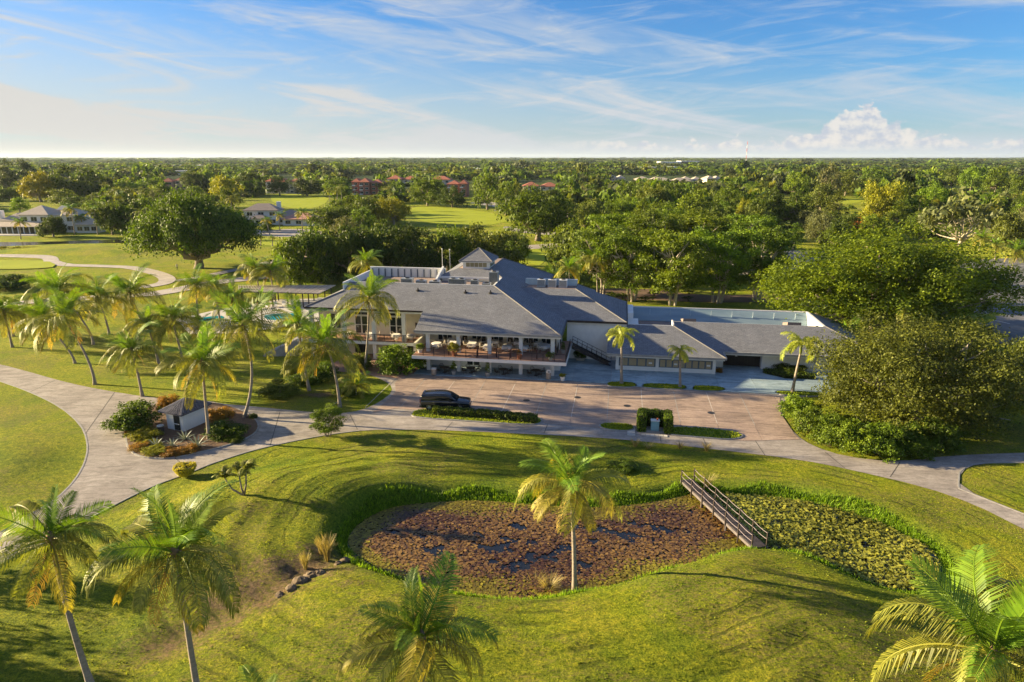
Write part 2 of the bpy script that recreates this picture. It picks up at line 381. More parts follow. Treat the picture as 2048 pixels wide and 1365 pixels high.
sf = sstep(t, mth(t, 'ADD', sp.outputs[0], mth(t, 'MULTIPLY', mth(t, 'SUBTRACT', gn(1.3, 8, .85), .5), 2.6)), .35, .95)
soilc = ramp(t, gn(4.5, 6, .7), [(.3, (.20,.14,.075)), (.55, (.31,.22,.13)), (.75, (.42,.31,.19))])
c = mixc(t, sf, c, soilc)
c = mixc(t, mth(t, 'MULTIPLY', sp.outputs[1], .85), c, ramp(t, gn(2.5, 5, .7), [(.3, (.07,.14,.012)), (.7, (.17,.27,.02))]))
c = mixc(t, sp.outputs[2], c, (.045,.07,.018))
bdn = nd(t, 'ShaderNodeAttribute', attribute_name='bank_distance').outputs['Fac']
wv = mth(t, 'SINE', mth(t, 'ADD', mth(t, 'MULTIPLY', bdn, 5.2), mth(t, 'MULTIPLY', gn(.35, 3), 7.0)))
rut = mth(t, 'MULTIPLY', sstep(t, wv, .55, .98), mth(t, 'MULTIPLY', sstep(t, gn(.22, 4, .6), .46, .60), mth(t, 'SUBTRACT', 1.0, sstep(t, bdn, 14, 24))))
c = mixc(t, mth(t, 'MULTIPLY', rut, .62), c, (.06,.085,.012))
c = mixc(t, .9, c, ramp(t, gn(5.0, 4, .8), [(.38, (.55,.62,.5)), (.5, (1,1,1)), (.62, (1.4,1.28,1.2))]), 'MULTIPLY')
t.links.new(c, b.inputs['Base Color'])
mow = gn(1.0, 4, .6, .5, (.22, 3.0, 1, .35))
hgt_ = mth(t, 'ADD', mth(t, 'MULTIPLY', gn(4.5, 6, .9), .42), mth(t, 'ADD', mth(t, 'MULTIPLY', gn(2.0, 4, .7), .22), mth(t, 'MULTIPLY', mow, .34)))
hgt_ = mth(t, 'ADD', hgt_, mth(t, 'MULTIPLY', mth(t, 'MULTIPLY', gn(3.0, 8, .85), sf), 1.1))
hgt_ = mth(t, 'SUBTRACT', hgt_, mth(t, 'MULTIPLY', rut, .22))
bp = nd(t, 'ShaderNodeBump', i_Strength=1.0, i_Distance=.9); t.links.new(hgt_, bp.inputs['Height']); t.links.new(bp.outputs[0], b.inputs['Normal'])
me = npmesh('ground', np.column_stack([pts, gh]), Fq, gm)
me.polygons.foreach_set('use_smooth', [True]*len(me.polygons))
ba_ = me.attributes.new('bank_distance', 'FLOAT', 'POINT'); ba_.data.foreach_set('value', bankd.astype(np.float32))
ca = me.color_attributes.new('cover', 'FLOAT_COLOR', 'POINT'); ca.data.foreach_set('color', np.column_stack([soil, lush, far, np.ones(len(pts))]).astype(np.float32).ravel())
obj('ground', me, None, None, 'structure')
# ------------------------------------------------------------------ roads and paths
def pave(name, ca_, cb_, cc_, bump=.02):
    m = bpy.data.materials.new(name); m.use_nodes = True; t = m.node_tree; b = t.nodes['Principled BSDF']; b.inputs['Roughness'].default_value = .82
    g = nd(t, 'ShaderNodeTexCoord').outputs['Object']
    def n_(s, d=5, r=.6, di=0, st=None):
        n = nd(t, 'ShaderNodeTexNoise', i_Scale=s, i_Detail=d, i_Roughness=r, i_Distortion=di)
        if st: mp = nd(t, 'ShaderNodeMapping'); mp.inputs['Scale'].default_value = st; t.links.new(g, mp.inputs[0]); t.links.new(mp.outputs[0], n.inputs[0])
        else: t.links.new(g, n.inputs[0])
        return n.outputs[0]
    c = ramp(t, n_(.28, 7, .68, .8), [(.3, ca_), (.5, cb_), (.7, cc_)])
    c = mixc(t, .7, c, ramp(t, n_(3.5, 6, .75), [(.3, .72), (.5, 1.0), (.7, 1.22)]), 'MULTIPLY')
    c = mixc(t, .55, c, ramp(t, n_(.8, 6, .7, 1.5, (.35, 1.5, 1)), [(.38, .45), (.5, .95), (.60, 1.2)]), 'MULTIPLY')
    c = mixc(t, .5, c, ramp(t, n_(22, 3, .8), [(.35, .7), (.65, 1.2)]), 'MULTIPLY')
    oi = nd(t, 'ShaderNodeObjectInfo'); c = mixc(t, 1.0, c, ramp(t, oi.outputs['Random'], [(0, .88), (1, 1.12)]), 'MULTIPLY')
    t.links.new(c, b.inputs['Base Color'])
    bp = nd(t, 'ShaderNodeBump', i_Strength=.7, i_Distance=bump); t.links.new(n_(14, 5, .7), bp.inputs['Height']); t.links.new(bp.outputs[0], b.inputs['Normal'])
    MATS[name] = m; return m
roadm = pave('worn_concrete', (.26,.225,.205), (.35,.31,.28), (.46,.41,.375))
lotm = pave('parking_concrete', (.25,.185,.155), (.32,.235,.19), (.40,.30,.24))
patiom = pave('blue_grey_patio', (.19,.27,.33), (.25,.34,.40), (.33,.42,.47))
pathm = pave('pale_path', (.36,.32,.28), (.44,.39,.35), (.50,.45,.40))
asph = pave('dark_asphalt', (.10,.10,.105), (.14,.14,.145), (.19,.185,.18))
brickm = mat('brick_paving', (.34,.20,.15), (.24,.15,.12), 6, .85, .02, 10)
linem = mat('white_line_paint', (.75,.75,.73), (.6,.6,.58), 4, .7)
def smooth_open(P): return chaikin(P, 1)
drape('road', smooth_open(ROAD), roadm, .035, 4.0)
# concrete edging along the driveway
def edging(pxs, name='road_edge', w=.14, h=.055):
    P = [Vector(gp(*p)) for p in pxs]; mb = MB(); Q = []
    for i in range(len(P)-1):
        for k in range(6):
            t_ = k/6; a, b_, c_, d_ = P[max(i-1, 0)], P[i], P[i+1], P[min(i+2, len(P)-1)]
            q = .5*((2*b_)+(c_-a)*t_+(2*a-5*b_+4*c_-d_)*t_*t_+(-a+3*b_-3*c_+d_)*t_**3); q.z = gz(q.x, q.y); Q.append(q)
    Q.append(P[-1])
    for a, b_ in zip(Q[:-1], Q[1:]):
        d = (b_-a).normalized(); n = Vector((-d.y, d.x, 0))*w/2; z = Vector((0, 0, h)); e = Vector((0, 0, -.1))
        mb.add([a-n+e, a+n+e, b_+n+e, b_-n+e, a-n+z, a+n+z, b_+n+z, b_-n+z], [(4,5,6,7),(0,4,7,3),(1,2,6,5),(0,1,5,4),(3,7,6,2)])
    return mb.build(name, grey, kind='structure')
edging([(0,763),(60,785),(120,815),(160,850),(174,885),(171,920),(150,960),(110,1000),(60,1030),(0,1066)])
edging([(1917,976),(1917,960),(1922,942),(1955,928),(2048,926)]); edging([(1917,978),(2048,1029)])
edging([(0,1126),(120,1071),(200,1026),(300,976),(380,946),(430,926),(520,898),(640,873),(720,862)])
# parking lot: poured slabs in the clubhouse's grid
LOT = np.array([(a, b_) for a, b_ in [tuple((BM.inverted()@at(*p))[:2]) for p in
      [(800,752),(870,754),(1150,765),(1210,769),(1450,786),(1560,793),(1562,830),(1588,868),(1600,880),(1489,883),(1330,868),(1196,857),(1090,848),(1076,836),(850,822),(790,818),(745,826),(770,806),(792,784),(790,768)]]])
lot = thing('parking_lot', 'brown poured concrete parking lot in front of the clubhouse terrace', 'parking lot', BO, BA); lot['kind'] = 'structure'
del lot['category']; del lot['label']
k = 0
for i in range(-3, 14):
    for j in range(-6, 2):
        q = clip_poly(LOT, i*3.95+.6+.035, (i+1)*3.95+.6-.035, j*3.1-.8+.03, (j+1)*3.1-.8-.03)
        if len(q) >= 3:
            A = np.array(q); ar = .5*abs(np.dot(A[:,0], np.roll(A[:,1], 1))-np.dot(A[:,1], np.roll(A[:,0], 1)))
            if ar > .4: MB().prism(q if np.cross(A[1]-A[0], A[2]-A[1]) > 0 else q, -.05, .062+.004*random.Random(i*9+j).random()).build('slab', lotm, lot)
# faded bay lines
for i in range(-2, 14):
    u = i*3.95+.6
    if u < 42: MB().box(u-.035, u+.035, -15.0+.12*i, -4.2+.05*i, .066, .0705).build('bay_line', mat('faded_line', (.60,.56,.51), (.38,.32,.28), 3, .8) if i % 2 else grey, lot)
for px, py in ((1254,812),(1422,826),(1053,801),(1155,795)):
    p = at(px, py, .072); MB().lathe([(.40,0),(.40,.008),(.02,.008)], p, 14).build('drain_cover', blackm, kind='structure')
# patio (raised) along the buildings, brick paving strip to the west
PAT = [tuple((BM.inverted()@at(*p))[:2]) for p in [(828,748),(870,752),(1150,763.5),(1210,768),(1276,776),(1450,785),(1550,790),(1700,795)]]
patio = thing('patio', '', '', BO, BA); patio['kind'] = 'structure'; del patio['category']; del patio['label']
back = [(62, 9), (62, 5.8), (44.6, 5.8)]
us = sorted({PAT[0][0], 1.5, 6.0, 10.5, 15, 19.5, 24.5, 29.0, 33.5, 38, 42.5, 47, 51.5, PAT[-1][0]})
def edge_w(u):
    for a, b_ in zip(PAT[:-1], PAT[1:]):
        if a[0] <= u <= b_[0]: return a[1]+(b_[1]-a[1])*(u-a[0])/(b_[0]-a[0])
    return PAT[0][1] if u < PAT[0][0] else PAT[-1][1]
for a, b_ in zip(us[:-1], us[1:]):
    wa, wb = edge_w(a), edge_w(b_); wm = 3.4
    for (l0, l1, h0, h1) in ((wa, wb, wm, wm), (wm, wm, 9.5, 9.5)):
        MB().prism([(a+.015, l0+.015), (b_-.015, l1+.015), (b_-.015, h1-.015), (a+.015, h0-.015)], -.05, .13).build('slab', patiom, patio)
MB().prism([(-14, 9), (-14, -2.0), (-3, -4.2), (PAT[0][0]-.02, PAT[0][1]), (PAT[0][0]-.02, 9)], -.05, .09, BM).build('brick_pavement', brickm, kind='structure')
# joints cut across the driveway
for a, b_ in [((360,925),(300,880)),((1320,868),(1322,886)),((1095,850),(1088,868)),((905,845),(890,861)),((700,830),(715,860)),((1510,882),(1530,912)),((1650,905),(1690,938)),((1800,925),(1780,955)),((110,762),(60,785)),((230,785),(170,870)),((560,825),(540,893)),((1405,876),(1415,896))]:
    p, q = gp(*a), gp(*b_); d = (q-p).normalized(); n = Vector((-d.y, d.x, 0))*.035
    MB().add([(v.x, v.y, v.z+.042) for v in (p-n, q-n, q+n, p+n)], [(0,1,2,3)]).build('road_joint', mat('joint_sealant', (.07,.065,.06), (.11,.10,.09), 4, .9), kind='structure')
# cart paths
def strip(name, pxs, w, m, dz=.03):
    P = [gp(*p) for p in pxs]; Q = []
    for i in range(len(P)-1):
        for k in range(8):
            t_ = k/8; a, b_, c_, d_ = P[max(i-1, 0)], P[i], P[i+1], P[min(i+2, len(P)-1)]
            Q.append(.5*((2*b_)+(c_-a)*t_+(2*a-5*b_+4*c_-d_)*t_*t_+(-a+3*b_-3*c_+d_)*t_**3))
    Q.append(P[-1]); mb = MB(); vs = []; fs = []
    for i, q in enumerate(Q):
        d = (Q[min(i+1, len(Q)-1)]-Q[max(i-1, 0)]); d.z = 0; d.normalize(); n = Vector((-d.y, d.x, 0))
        for s_ in (-1, -.33, .33, 1):
            e = q+n*w/2*s_; vs.append((e.x, e.y, gz(e.x, e.y)+dz+.06))
        if i: fs += [((i-1)*4+k, (i-1)*4+k+1, i*4+k+1, i*4+k) for k in range(3)]
    mb.add(vs, fs); o = mb.build(name, m, kind='structure')
    return o
strip('path', [(-60,512),(40,513),(95,516),(106,525),(135,531),(200,533),(260,536),(305,545),(332,556),(330,566),(300,573),(250,578)], 3.6, pathm)
strip('path', [(352,563),(400,556),(450,545),(500,535),(560,520)], 3.2, pathm, .035)
strip('path', [(20,612),(80,602),(180,597),(260,593),(310,588),(370,578),(430,566),(520,556),(600,548)], 5.5, pathm, .04)
# roads and parking far behind
def sheet(name, pxs, m, dz=.03, sm=True):
    P = arr(pxs)
    if sm: P = chaikin(P, 1)
    mb = MB(); tr = tessellate_polygon([[Vector((a, b_, 0)) for a, b_ in P]])
    mb.add([(a, b_, dz) for a, b_ in P], [tuple(x) if P.shape and np.cross(P[x[1]]-P[x[0]], P[x[2]]-P[x[0]]) > 0 else tuple(x[::-1]) for x in tr])
    return mb.build(name, m, kind='structure')
sheet('road', [(490,458),(540,462),(575,458),(640,460),(650,472),(570,475),(520,472),(485,468)], roadm)
sheet('road', [(1040,492),(1100,488),(1180,480),(1260,478),(1260,484),(1180,487),(1110,496),(1040,500)], roadm)
sheet('road', [(1010,452),(1060,462),(1200,468),(1300,466),(1300,470),(1180,474),(1050,468),(1005,458)], roadm, .034)
sheet('car_park', [(1930,520),(2080,515),(2300,520),(2400,720),(2048,690),(1990,690),(1940,640),(1960,600),(1900,560)], asph)
sheet('car_park', [(1440,520),(1560,500),(1700,505),(1720,560),(1600,575),(1470,560)], mat('shell_lot', (.34,.31,.28), (.25,.23,.21), 2, .9, .02), .034)
sheet('road', [(935,406),(965,402),(1005,408),(1040,415),(1038,420),(1000,416),(960,410)], roadm)
sheet('pavement', [(1090,585),(1280,575),(1400,592),(1500,590),(1600,590),(1700,620),(1690,628),(1560,605),(1400,606),(1300,600),(1100,600)], mat('garden_soil', (.17,.11,.075), (.11,.075,.05), 2, .95, .03), .03)
fair = mat('fairway_turf', (.34,.38,.03), (.26,.31,.025), .12, .9, .08, 2.5, spec=.1)
# mown fairways: pale turf
sheet('fairway', [(818,412),(900,416),(960,422),(1010,432),(1015,448),(900,452),(830,440)], fair, .03)
sheet('fairway', [(540,388),(600,388),(660,394),(648,412),(600,420),(545,408)], fair, .03)
sheet('fairway', [(1560,398),(1640,392),(1740,398),(1710,408),(1600,412)], fair, .03)
sheet('fairway', [(1860,352),(1980,354),(2100,362),(2100,376),(1960,378),(1890,372)], fair, .03)
sheet('fairway', [(1900,490),(1960,486),(2100,492),(2120,512),(1960,512),(1890,505)], fair, .036)
sheet('fairway', [(1030,498),(1090,500),(1090,532),(1050,528),(1020,515)], fair, .036)
sheet('fairway', [(-60,522),(90,520),(120,535),(60,540),(-60,540)], fair, .2)
sheet('fairway', [(340,398),(420,396),(470,402),(420,410),(350,408)], fair, .03)
sheet('fairway', [(480,476),(560,478),(570,500),(500,508),(470,490)], fair, .03)
# markings of the far car park
for i, (a, b_) in enumerate([((1960,540),(2010,546)),((2000,600),(1975,596)),((2030,560),(2080,566)),((1985,612),(2010,618)),((1985,640),(2020,648)),((2010,530),(2060,533)),((1975,570),(2020,578))]):
    p, q = at(*a, .05), at(*b_, .05); n = (q-p).normalized().cross(Vector((0, 0, 1)))*.09
    MB().add([p-n, q-n, q+n, p+n], [(0,1,2,3)]).build('bay_line', linem, kind='structure')
# water
def watermat(name, c, rough=.06):
    m = bpy.data.materials.new(name); m.use_nodes = True; t = m.node_tree; b = t.nodes['Principled BSDF']
    b.inputs['Base Color'].default_value = (*c, 1); b.inputs['Roughness'].default_value = rough
    g = nd(t, 'ShaderNodeTexCoord').outputs['Object']; n = nd(t, 'ShaderNodeTexNoise', i_Scale=1.3, i_Detail=4); t.links.new(g, n.inputs[0])
    bp = nd(t, 'ShaderNodeBump', i_Strength=.15, i_Distance=.1); t.links.new(n.outputs[0], bp.inputs['Height']); t.links.new(bp.outputs[0], b.inputs['Normal'])
    return m
wz = -.47
P = POND; cxy = P.mean(0); mb = MB(); tr = tessellate_polygon([[Vector((a, b_, 0)) for a, b_ in P]])
mb.add([(a, b_, wz) for a, b_ in P], [tuple(x) if np.cross(P[x[1]]-P[x[0]], P[x[2]]-P[x[0]]) > 0 else tuple(x[::-1]) for x in tr])
mb.build('pond_water', watermat('pond_water', (.010,.013,.02)), kind='structure')
sheet('lake_water', [(-300,482),(0,486),(120,484),(290,478),(292,490),(200,494),(100,494),(0,497),(-300,500)], watermat('lake_water', (.03,.035,.025), .12), .10)
# ------------------------------------------------------------------ clubhouse (frame: u along the front, w away, z up)
club = thing('clubhouse', 'large two-storey clubhouse with grey shingled hip roofs, cupola and dining terrace above the parking lot', 'clubhouse', BO, BA)
def part(mb, name, m, par=club, **k): return mb.build(name, m, par, **k)
S = .4
def zf_(w, w0=-.7, z0=5.75): return z0+S*(w-w0)
def ze_(u, u0=17.9, z0=5.75): return z0+S*(u0-u)
T = .16
zt = zf_(10)
part(MB().slab([(-1.6,-.7,5.75),(17.9,-.7,5.75),(7.2,10,zt),(-14.7,10,zt),(-14.7,7.7,zf_(7.7)),(-18.9,3.5,zf_(3.5)),(-1.6,3.5,zf_(3.5))], T), 'roof', roof_u)
part(MB().slab([(17.9,-.7,5.75),(17.9,8,5.75),(10.2,15.7,ze_(10.2)),(13.4,27,ze_(13.4)),(13.4,35.5,ze_(13.4)),(4.9,31,ze_(4.9)),(4.9,19.1,ze_(4.9)),(7.2,16.8,ze_(7.2)),(7.2,10,zt)], T), 'roof', roof_w)
part(MB().slab([(-18.9,3.5,zf_(3.5)),(-14.7,7.7,zf_(7.7)),(-14.7,19,zf_(7.7)),(-18.9,23,zf_(3.5))], T), 'roof', roof_w)
# upper tier and its white band
Z2 = ze_(7.2)
part(MB().slab([(-2.6,16.8,Z2),(7.2,16.8,Z2),(4.9,19.1,Z2+.94),(-.3,19.1,Z2+.94)], .12), 'upper_roof', roof_u)
part(MB().slab([(-2.6,16.8,Z2),(-.3,19.1,Z2+.94),(-.3,31,Z2+.94),(-2.6,33,Z2)], .12), 'upper_roof', roof_w)
part(MB().slab([(-.3,19.1,Z2+.90),(4.9,19.1,Z2+.90),(4.9,31,Z2+.90),(-.3,31,Z2+.90)], .12), 'flat_roof', flatroof)
part(MB().box(-2.4, 7.1, 17.0, 17.25, 9.2, Z2-.13), 'clerestory_wall', white)
part(MB().box(-2.75, 7.25, 16.62, 16.78, Z2-.30, Z2+.02), 'fascia', white)
# flat deck with parapets
part(MB().box(-14.7, 7.3, 9.9, 19.6, 9.1, 9.3), 'flat_roof', flatroof)
part(MB().box(-14.9, -2.4, 19.4, 19.62, 9.25, 10.75), 'parapet', white)
for i in range(12): part(MB().box(-14.6+i*1.08, -14.48+i*1.08, 19.1, 19.398, 9.25, 10.6), 'parapet_post', blackm if False else mat('slate_trim', (.10,.13,.17), (.08,.10,.13), 3, .6))
part(MB().box(-14.95, -2.4, 19.32, 19.70, 10.752, 10.84), 'coping', white)
part(MB().box(-14.95, -14.72, 7.9, 19.3, 8.9, 10.3), 'parapet', white)
part(MB().add([(-2.9,15,9.3),(-2.6,15,9.3),(-2.6,19.3,9.3),(-2.9,19.3,9.3),(-2.9,15,9.9),(-2.6,15,9.9),(-2.6,19.3,11.2),(-2.9,19.3,11.2)], [(0,3,2,1),(4,5,6,7),(0,1,5,4),(1,2,6,5),(2,3,7,6),(3,0,4,7)]), 'parapet', white)
# cupola
cu0, cu1, cw0, cw1, ce = -.1, 5.3, 18.9, 24.6, 12.15
part(MB().box(.45, 4.75, 19.5, 24.0, Z2+.7, ce-.10), 'cupola_wall', white)
ap = (2.6, 21.7, 13.95)
part(MB().slab([(cu0,cw0,ce),(cu1,cw0,ce),ap], .10), 'cupola_roof', roof_u); part(MB().slab([(cu1,cw0,ce),(cu1,cw1,ce),ap], .10), 'cupola_roof', roof_w)
part(MB().slab([(cu1,cw1,ce),(cu0,cw1,ce),ap], .10), 'cupola_roof', roof_u); part(MB().slab([(cu0,cw1,ce),(cu0,cw0,ce),ap], .10), 'cupola_roof', roof_w)
part(MB().box(cu0+.05, cu1-.05, cw0+.05, cw1-.05, ce-.22, ce-.102), 'cupola_soffit', white)
amber = mat('cupola_amber_glass', (.30,.27,.16), (.22,.20,.13), 1, .25)
for i in range(5): part(MB().box(.95+i*.68, 1.56+i*.68, 19.46, 19.497, Z2+1.15, ce-.30), 'window', amber)
for i in range(5): part(MB().box(4.752, 4.79, 19.9+i*.75, 20.55+i*.75, Z2+1.15, ce-.30), 'window', amber)
# hip and ridge caps, flashings
def cap(a, b_, m=None, r=.09): part(MB().tube([a, b_], r, 6), 'ridge_cap', m or mat('ridge_shingle', (.20,.19,.19), (.14,.135,.14), 3, .8))
cap((17.9,-.7,5.77),(7.2,10,zt+.03)); cap((4.9,19.1,ze_(4.9)+.02),(4.9,31,ze_(4.9)+.02)); cap((7.2,16.8,Z2+.02),(4.9,19.1,Z2+.96)); cap((4.9,31,ze_(4.9)+.03),(13.4,35.5,ze_(13.4)+.03))
for c_ in ((cu0,cw0),(cu1,cw0),(cu1,cw1),(cu0,cw1)): cap((*c_,ce+.02), (ap[0],ap[1],ap[2]+.02), r=.06)
cap((-18.9,3.5,zf_(3.5)+.02),(-14.7,7.7,zf_(7.7)+.02))
part(MB().box(-14.7, 7.2, 9.96, 10.12, zt-.55, zt+.05), 'parapet', white)
part(MB().box(7.0, 7.24, 10.12, 16.6, 9.2, zt+.04), 'parapet', white)
# gutters / fascias
part(MB().box(-1.7, 18.0, -.86, -.70, 5.50, 5.78), 'gutter', grey); part(MB().box(17.9, 18.06, -.70, 7.9, 5.50, 5.78), 'gutter', blackm)
part(MB().box(-1.6, 17.9, -.68, -.45, 5.28, 5.50), 'eave_beam', white); part(MB().box(17.6, 17.88, -.40, 7.9, 5.28, 5.50), 'eave_beam', white)
part(MB().box(-19, -1.75, 3.36, 3.50, 7.20, 7.44), 'gutter', wood_d); part(MB().box(-18.9, -1.8, 3.52, 3.80, 6.95, 7.24), 'eave_beam', white)
part(MB().add([(-1.62,3.5,6.9),(-1.62,-.7,5.3),(-1.62,-.7,5.6),(-1.62,3.5,7.28),(-1.45,3.5,6.9),(-1.45,-.7,5.3),(-1.45,-.7,5.6),(-1.45,3.5,7.28)], [(0,1,2,3),(7,6,5,4),(0,4,5,1),(3,2,6,7)]), 'soffit_panel', white)
# terrace deck
DK = [(-1.6,-2.4),(18.8,-2.6),(18.8,8.0),(-1.6,8.0)]
part(MB().prism(DK, 2.30, 2.72), 'deck_slab', white); part(MB().prism([(a+(-.06 if a > 5 else .06), b_+(.08 if b_ < 0 else 0)) for a, b_ in DK], 2.724, 2.75), 'deck_floor', deckm)
part(MB().prism([(-20.5,3.5),(-1.66,3.5),(-1.66,8),(-20.5,8)], 2.30, 2.72), 'deck_slab', white); part(MB().prism([(-20.4,3.58),(-1.7,3.58),(-1.7,7.9),(-20.4,7.9)], 2.724, 2.75), 'deck_floor', deckm)
for i in range(5):
    part(MB().box(4.2*i-.24, 4.2*i+.24, -.24, .24, .13, 2.30), 'column', white)
    part(MB().box(4.2*i-.24, 4.2*i+.24, -.24, .24, 2.75, 5.36), 'column', white)
    part(MB().box(4.2*i-.29, 4.2*i+.29, -.29, .29, 5.06, 5.26), 'column_capital', white)
for w in (3.6, 7.4): part(MB().box(17.0, 17.4, w-.2, w+.2, 2.75, 5.4), 'column', white); part(MB().box(17.0, 17.4, w-.2, w+.2, .13, 2.30), 'column', white)
for u in (-18.3, -13.4, -9.0, -4.6): part(MB().box(u-.26, u+.26, 3.75, 4.27, 2.75, 7.0), 'column', white); part(MB().box(u-.26, u+.26, 3.75, 4.27, .09, 2.30), 'column', white)
# walls
WE = 5.0
part(MB().box(-1.6, 17.0, WE+.25, WE+.4, 2.75, 5.85), 'wall', cream)
part(MB().box(-18.6, -1.6, 7.0, 7.3, 2.75, 8.0), 'wall', cream)
part(MB().box(-1.9, -1.6, -.5, 7.0, 2.75, 3.9), 'low_wall', cream)
part(MB().box(-1.6, 17.6, 2.2, 2.5, .13, 2.30), 'lower_wall', white); part(MB().box(17.3, 17.6, 2.5, 8.0, .13, 2.3), 'lower_wall', white)
part(MB().box(-18.6, -1.6, 6.2, 6.5, .09, 2.30), 'lower_wall', cream); part(MB().box(-18.6, -18.3, 7.3, 22, .0, 7.2), 'wall', white)
part(MB().box(-18, 12, 20.2, 30, 0, 7.0), 'core_wall', cream)
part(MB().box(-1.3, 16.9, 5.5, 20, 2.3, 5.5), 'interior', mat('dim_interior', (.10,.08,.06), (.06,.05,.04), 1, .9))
def door(u, w, z0, h=2.2, wd=1.7, n=2, par=club, fm=white):
    f = MB(); f.box(u-wd/2-.08, u+wd/2+.08, w-.07, w-.005, z0, z0+h+.1); d = part(f, 'door', fm, par)
    for k in range(n):
        a = u-wd/2+k*wd/n+.1; b_ = u-wd/2+(k+1)*wd/n-.1
        for j in range(2): MB().box(a, b_, w-.09, w-.072, z0+.25+j*(h-.3)/2, z0+.15+(j+1)*(h-.3)/2).build('pane', glass, d)
    return d
def window(u, w, z0, h, wd, n=1, par=club, fm=white, gm_=None, rows=1):
    d = part(MB().box(u-wd/2-.07, u+wd/2+.07, w-.06, w-.005, z0-.07, z0+h+.07), 'window', fm, par)
    for k in range(n):
        for j in range(rows): MB().box(u-wd/2+k*wd/n+.04, u-wd/2+(k+1)*wd/n-.04, w-.08, w-.062, z0+j*h/rows+.03, z0+(j+1)*h/rows-.03).build('pane', gm_ or glass, d)
    return d
for i in range(7): (door if i in (1, 4) else window)(1.0+i*2.45, WE+.25, *((2.76, 2.5, 1.8, 2) if i in (1, 4) else (2.95, 2.4, 2.0, 3)))
for i in range(8): part(MB().box(-.35+i*2.45, .02+i*2.45, WE+.02, WE+.17, 2.76, 5.6), 'pilaster', cream)
door(-6.7, 7.0, 2.76, 2.9, 2.0); window(-6.7, 7.0, 5.75, .5, 2.0, 2); door(-12.0, 7.0, 2.76, 2.9, 2.0); window(-12.0, 7.0, 5.75, .5, 2.0, 2)
window(-3.2, 7.0, 3.3, 1.5, 1.2, 1, fm=mat('brown_frame', (.16,.11,.08), (.12,.08,.06), 5, .6)); window(-16, 7.0, 3.6, 2.2, 1.6, 2)
l = part(MB().tube([(-1.95,6.4,4.6),(-2.2,6.4,4.75),(-2.3,6.4,4.6)], .03, 6), 'wall_lamp', blackm); MB().lathe([(.02,.0),(.09,.05),(.11,.3),(.02,.4)], (-2.3,6.4,4.2), 8).build('lamp_glass', mat('lamp_glass', (.6,.6,.55), None, 3, .3), l)
for i in range(12):
    u = 1.2+i*1.32
    if i not in (3, 4): window(u, 2.2, 1.25, .72, 1.1, 1)
door(5.7, 2.2, .14, 1.95, 1.9, 2)
for u, m_ in ((-4, blackm), (-7.2, blackm), (-12, blackm)): part(MB().box(u-.9, u+.9, 6.14, 6.19, .1, 2.1), 'bay_shade_panel', mat('opening_shade', (.02,.022,.02), (.03,.03,.028), 2, .9))  # near-black panels on the wall; the bays' inner shade is their colour
# railings
def railing(pts, z, h=1.02, step=.155, par=club, m=wood_d, posts=1.45):
    for a, b_ in zip(pts[:-1], pts[1:]):
        a, b_ = Vector(a), Vector(b_); L = (b_-a).length; n = max(1, round(L/posts))
        part(MB().tube([a+Vector((0,0,z+h)), b_+Vector((0,0,z+h))], .03, 6), 'handrail', m, par)
        part(MB().tube([a+Vector((0,0,z+.1)), b_+Vector((0,0,z+.1))], .02, 4), 'bottom_rail', m, par)
        for k in range(n+1):
            p = a.lerp(b_, k/n); part(MB().box(p.x-.03, p.x+.03, p.y-.03, p.y+.03, z+p.z, z+p.z+h), 'railing_post', m, par)
        mb = MB(); q = int(L/step)
        for k in range(1, q):
            p = a.lerp(b_, k/q); mb.box(p.x-.011, p.x+.011, p.y-.011, p.y+.011, z+p.z+.1, z+p.z+h-.02)
        part(mb, 'balusters', m, par, kind='stuff')
railing([(-1.5,-2.3,0),(18.7,-2.5,0),(18.7,5.3,0)], 2.75); railing([(-20.3,3.62,0),(-1.7,3.62,0)], 2.75)
railing([(17.3,.5,0),(17.3,7.4,0)], 2.75, posts=1.2)
for u in (3.2, 7.1, 9.6, 11.5, 14.9): part(MB().box(u-.08, u+.08, -1.6, -1.44, 2.75, 3.95), 'terrace_post', mat('dark_red_post', (.10,.04,.035), (.07,.03,.03), 5, .6))
# east stair with clapboard wing wall
for i in range(16):
    part(MB().box(18.9+i*.34, 19.24+i*.34, 5.6, 7.0, 2.72-(i+1)*.165, 2.76-(i+1)*.165+.0), 'step', blackm)
for w in (5.5, 7.05):
    part(MB().add([(18.9,w,2.35),(24.3,w,-.03),(24.3,w,.25),(18.9,w,2.8),(18.9,w+.06,2.35),(24.3,w+.06,-.03),(24.3,w+.06,.25),(18.9,w+.06,2.8)], [(0,1,2,3),(7,6,5,4),(3,2,6,7),(0,4,5,1)]), 'stringer', blackm)
    for h in (.55, 1.0): part(MB().tube([(18.9,w,2.75+h),(24.4,w,.13+h)], .03, 6), 'handrail', blackm)
    for k in range(9): part(MB().box(18.9+k*.68, 18.95+k*.68, w-.02, w+.03, 2.7-k*.327, 3.75-k*.327), 'railing_post', blackm)
def clap(u0, u1, w, z0, z1, name='siding_board', row=.19, par=club):
    part(MB().box(u0, u1, w+.04, w+.3, z0, z1), 'wall', white, par)
    mb = MB(); n = int((z1-z0)/row)
    for k in range(n):
        a = z0+k*(z1-z0)/n; b_ = a+(z1-z0)/n
        mb.add([(u0,w+.00,a),(u1,w+.00,a),(u1,w+.035,b_),(u0,w+.035,b_),(u0,w+.039,a),(u1,w+.039,a)], [(0,1,2,3),(0,4,5,1)])
    part(mb, name, white, par, kind='stuff')
clap(18.0, 26.1, 8.3, .13, 5.55)
part(MB().box(26.0, 26.3, 8.6, 22.5, 0, 5.6), 'wall', white)
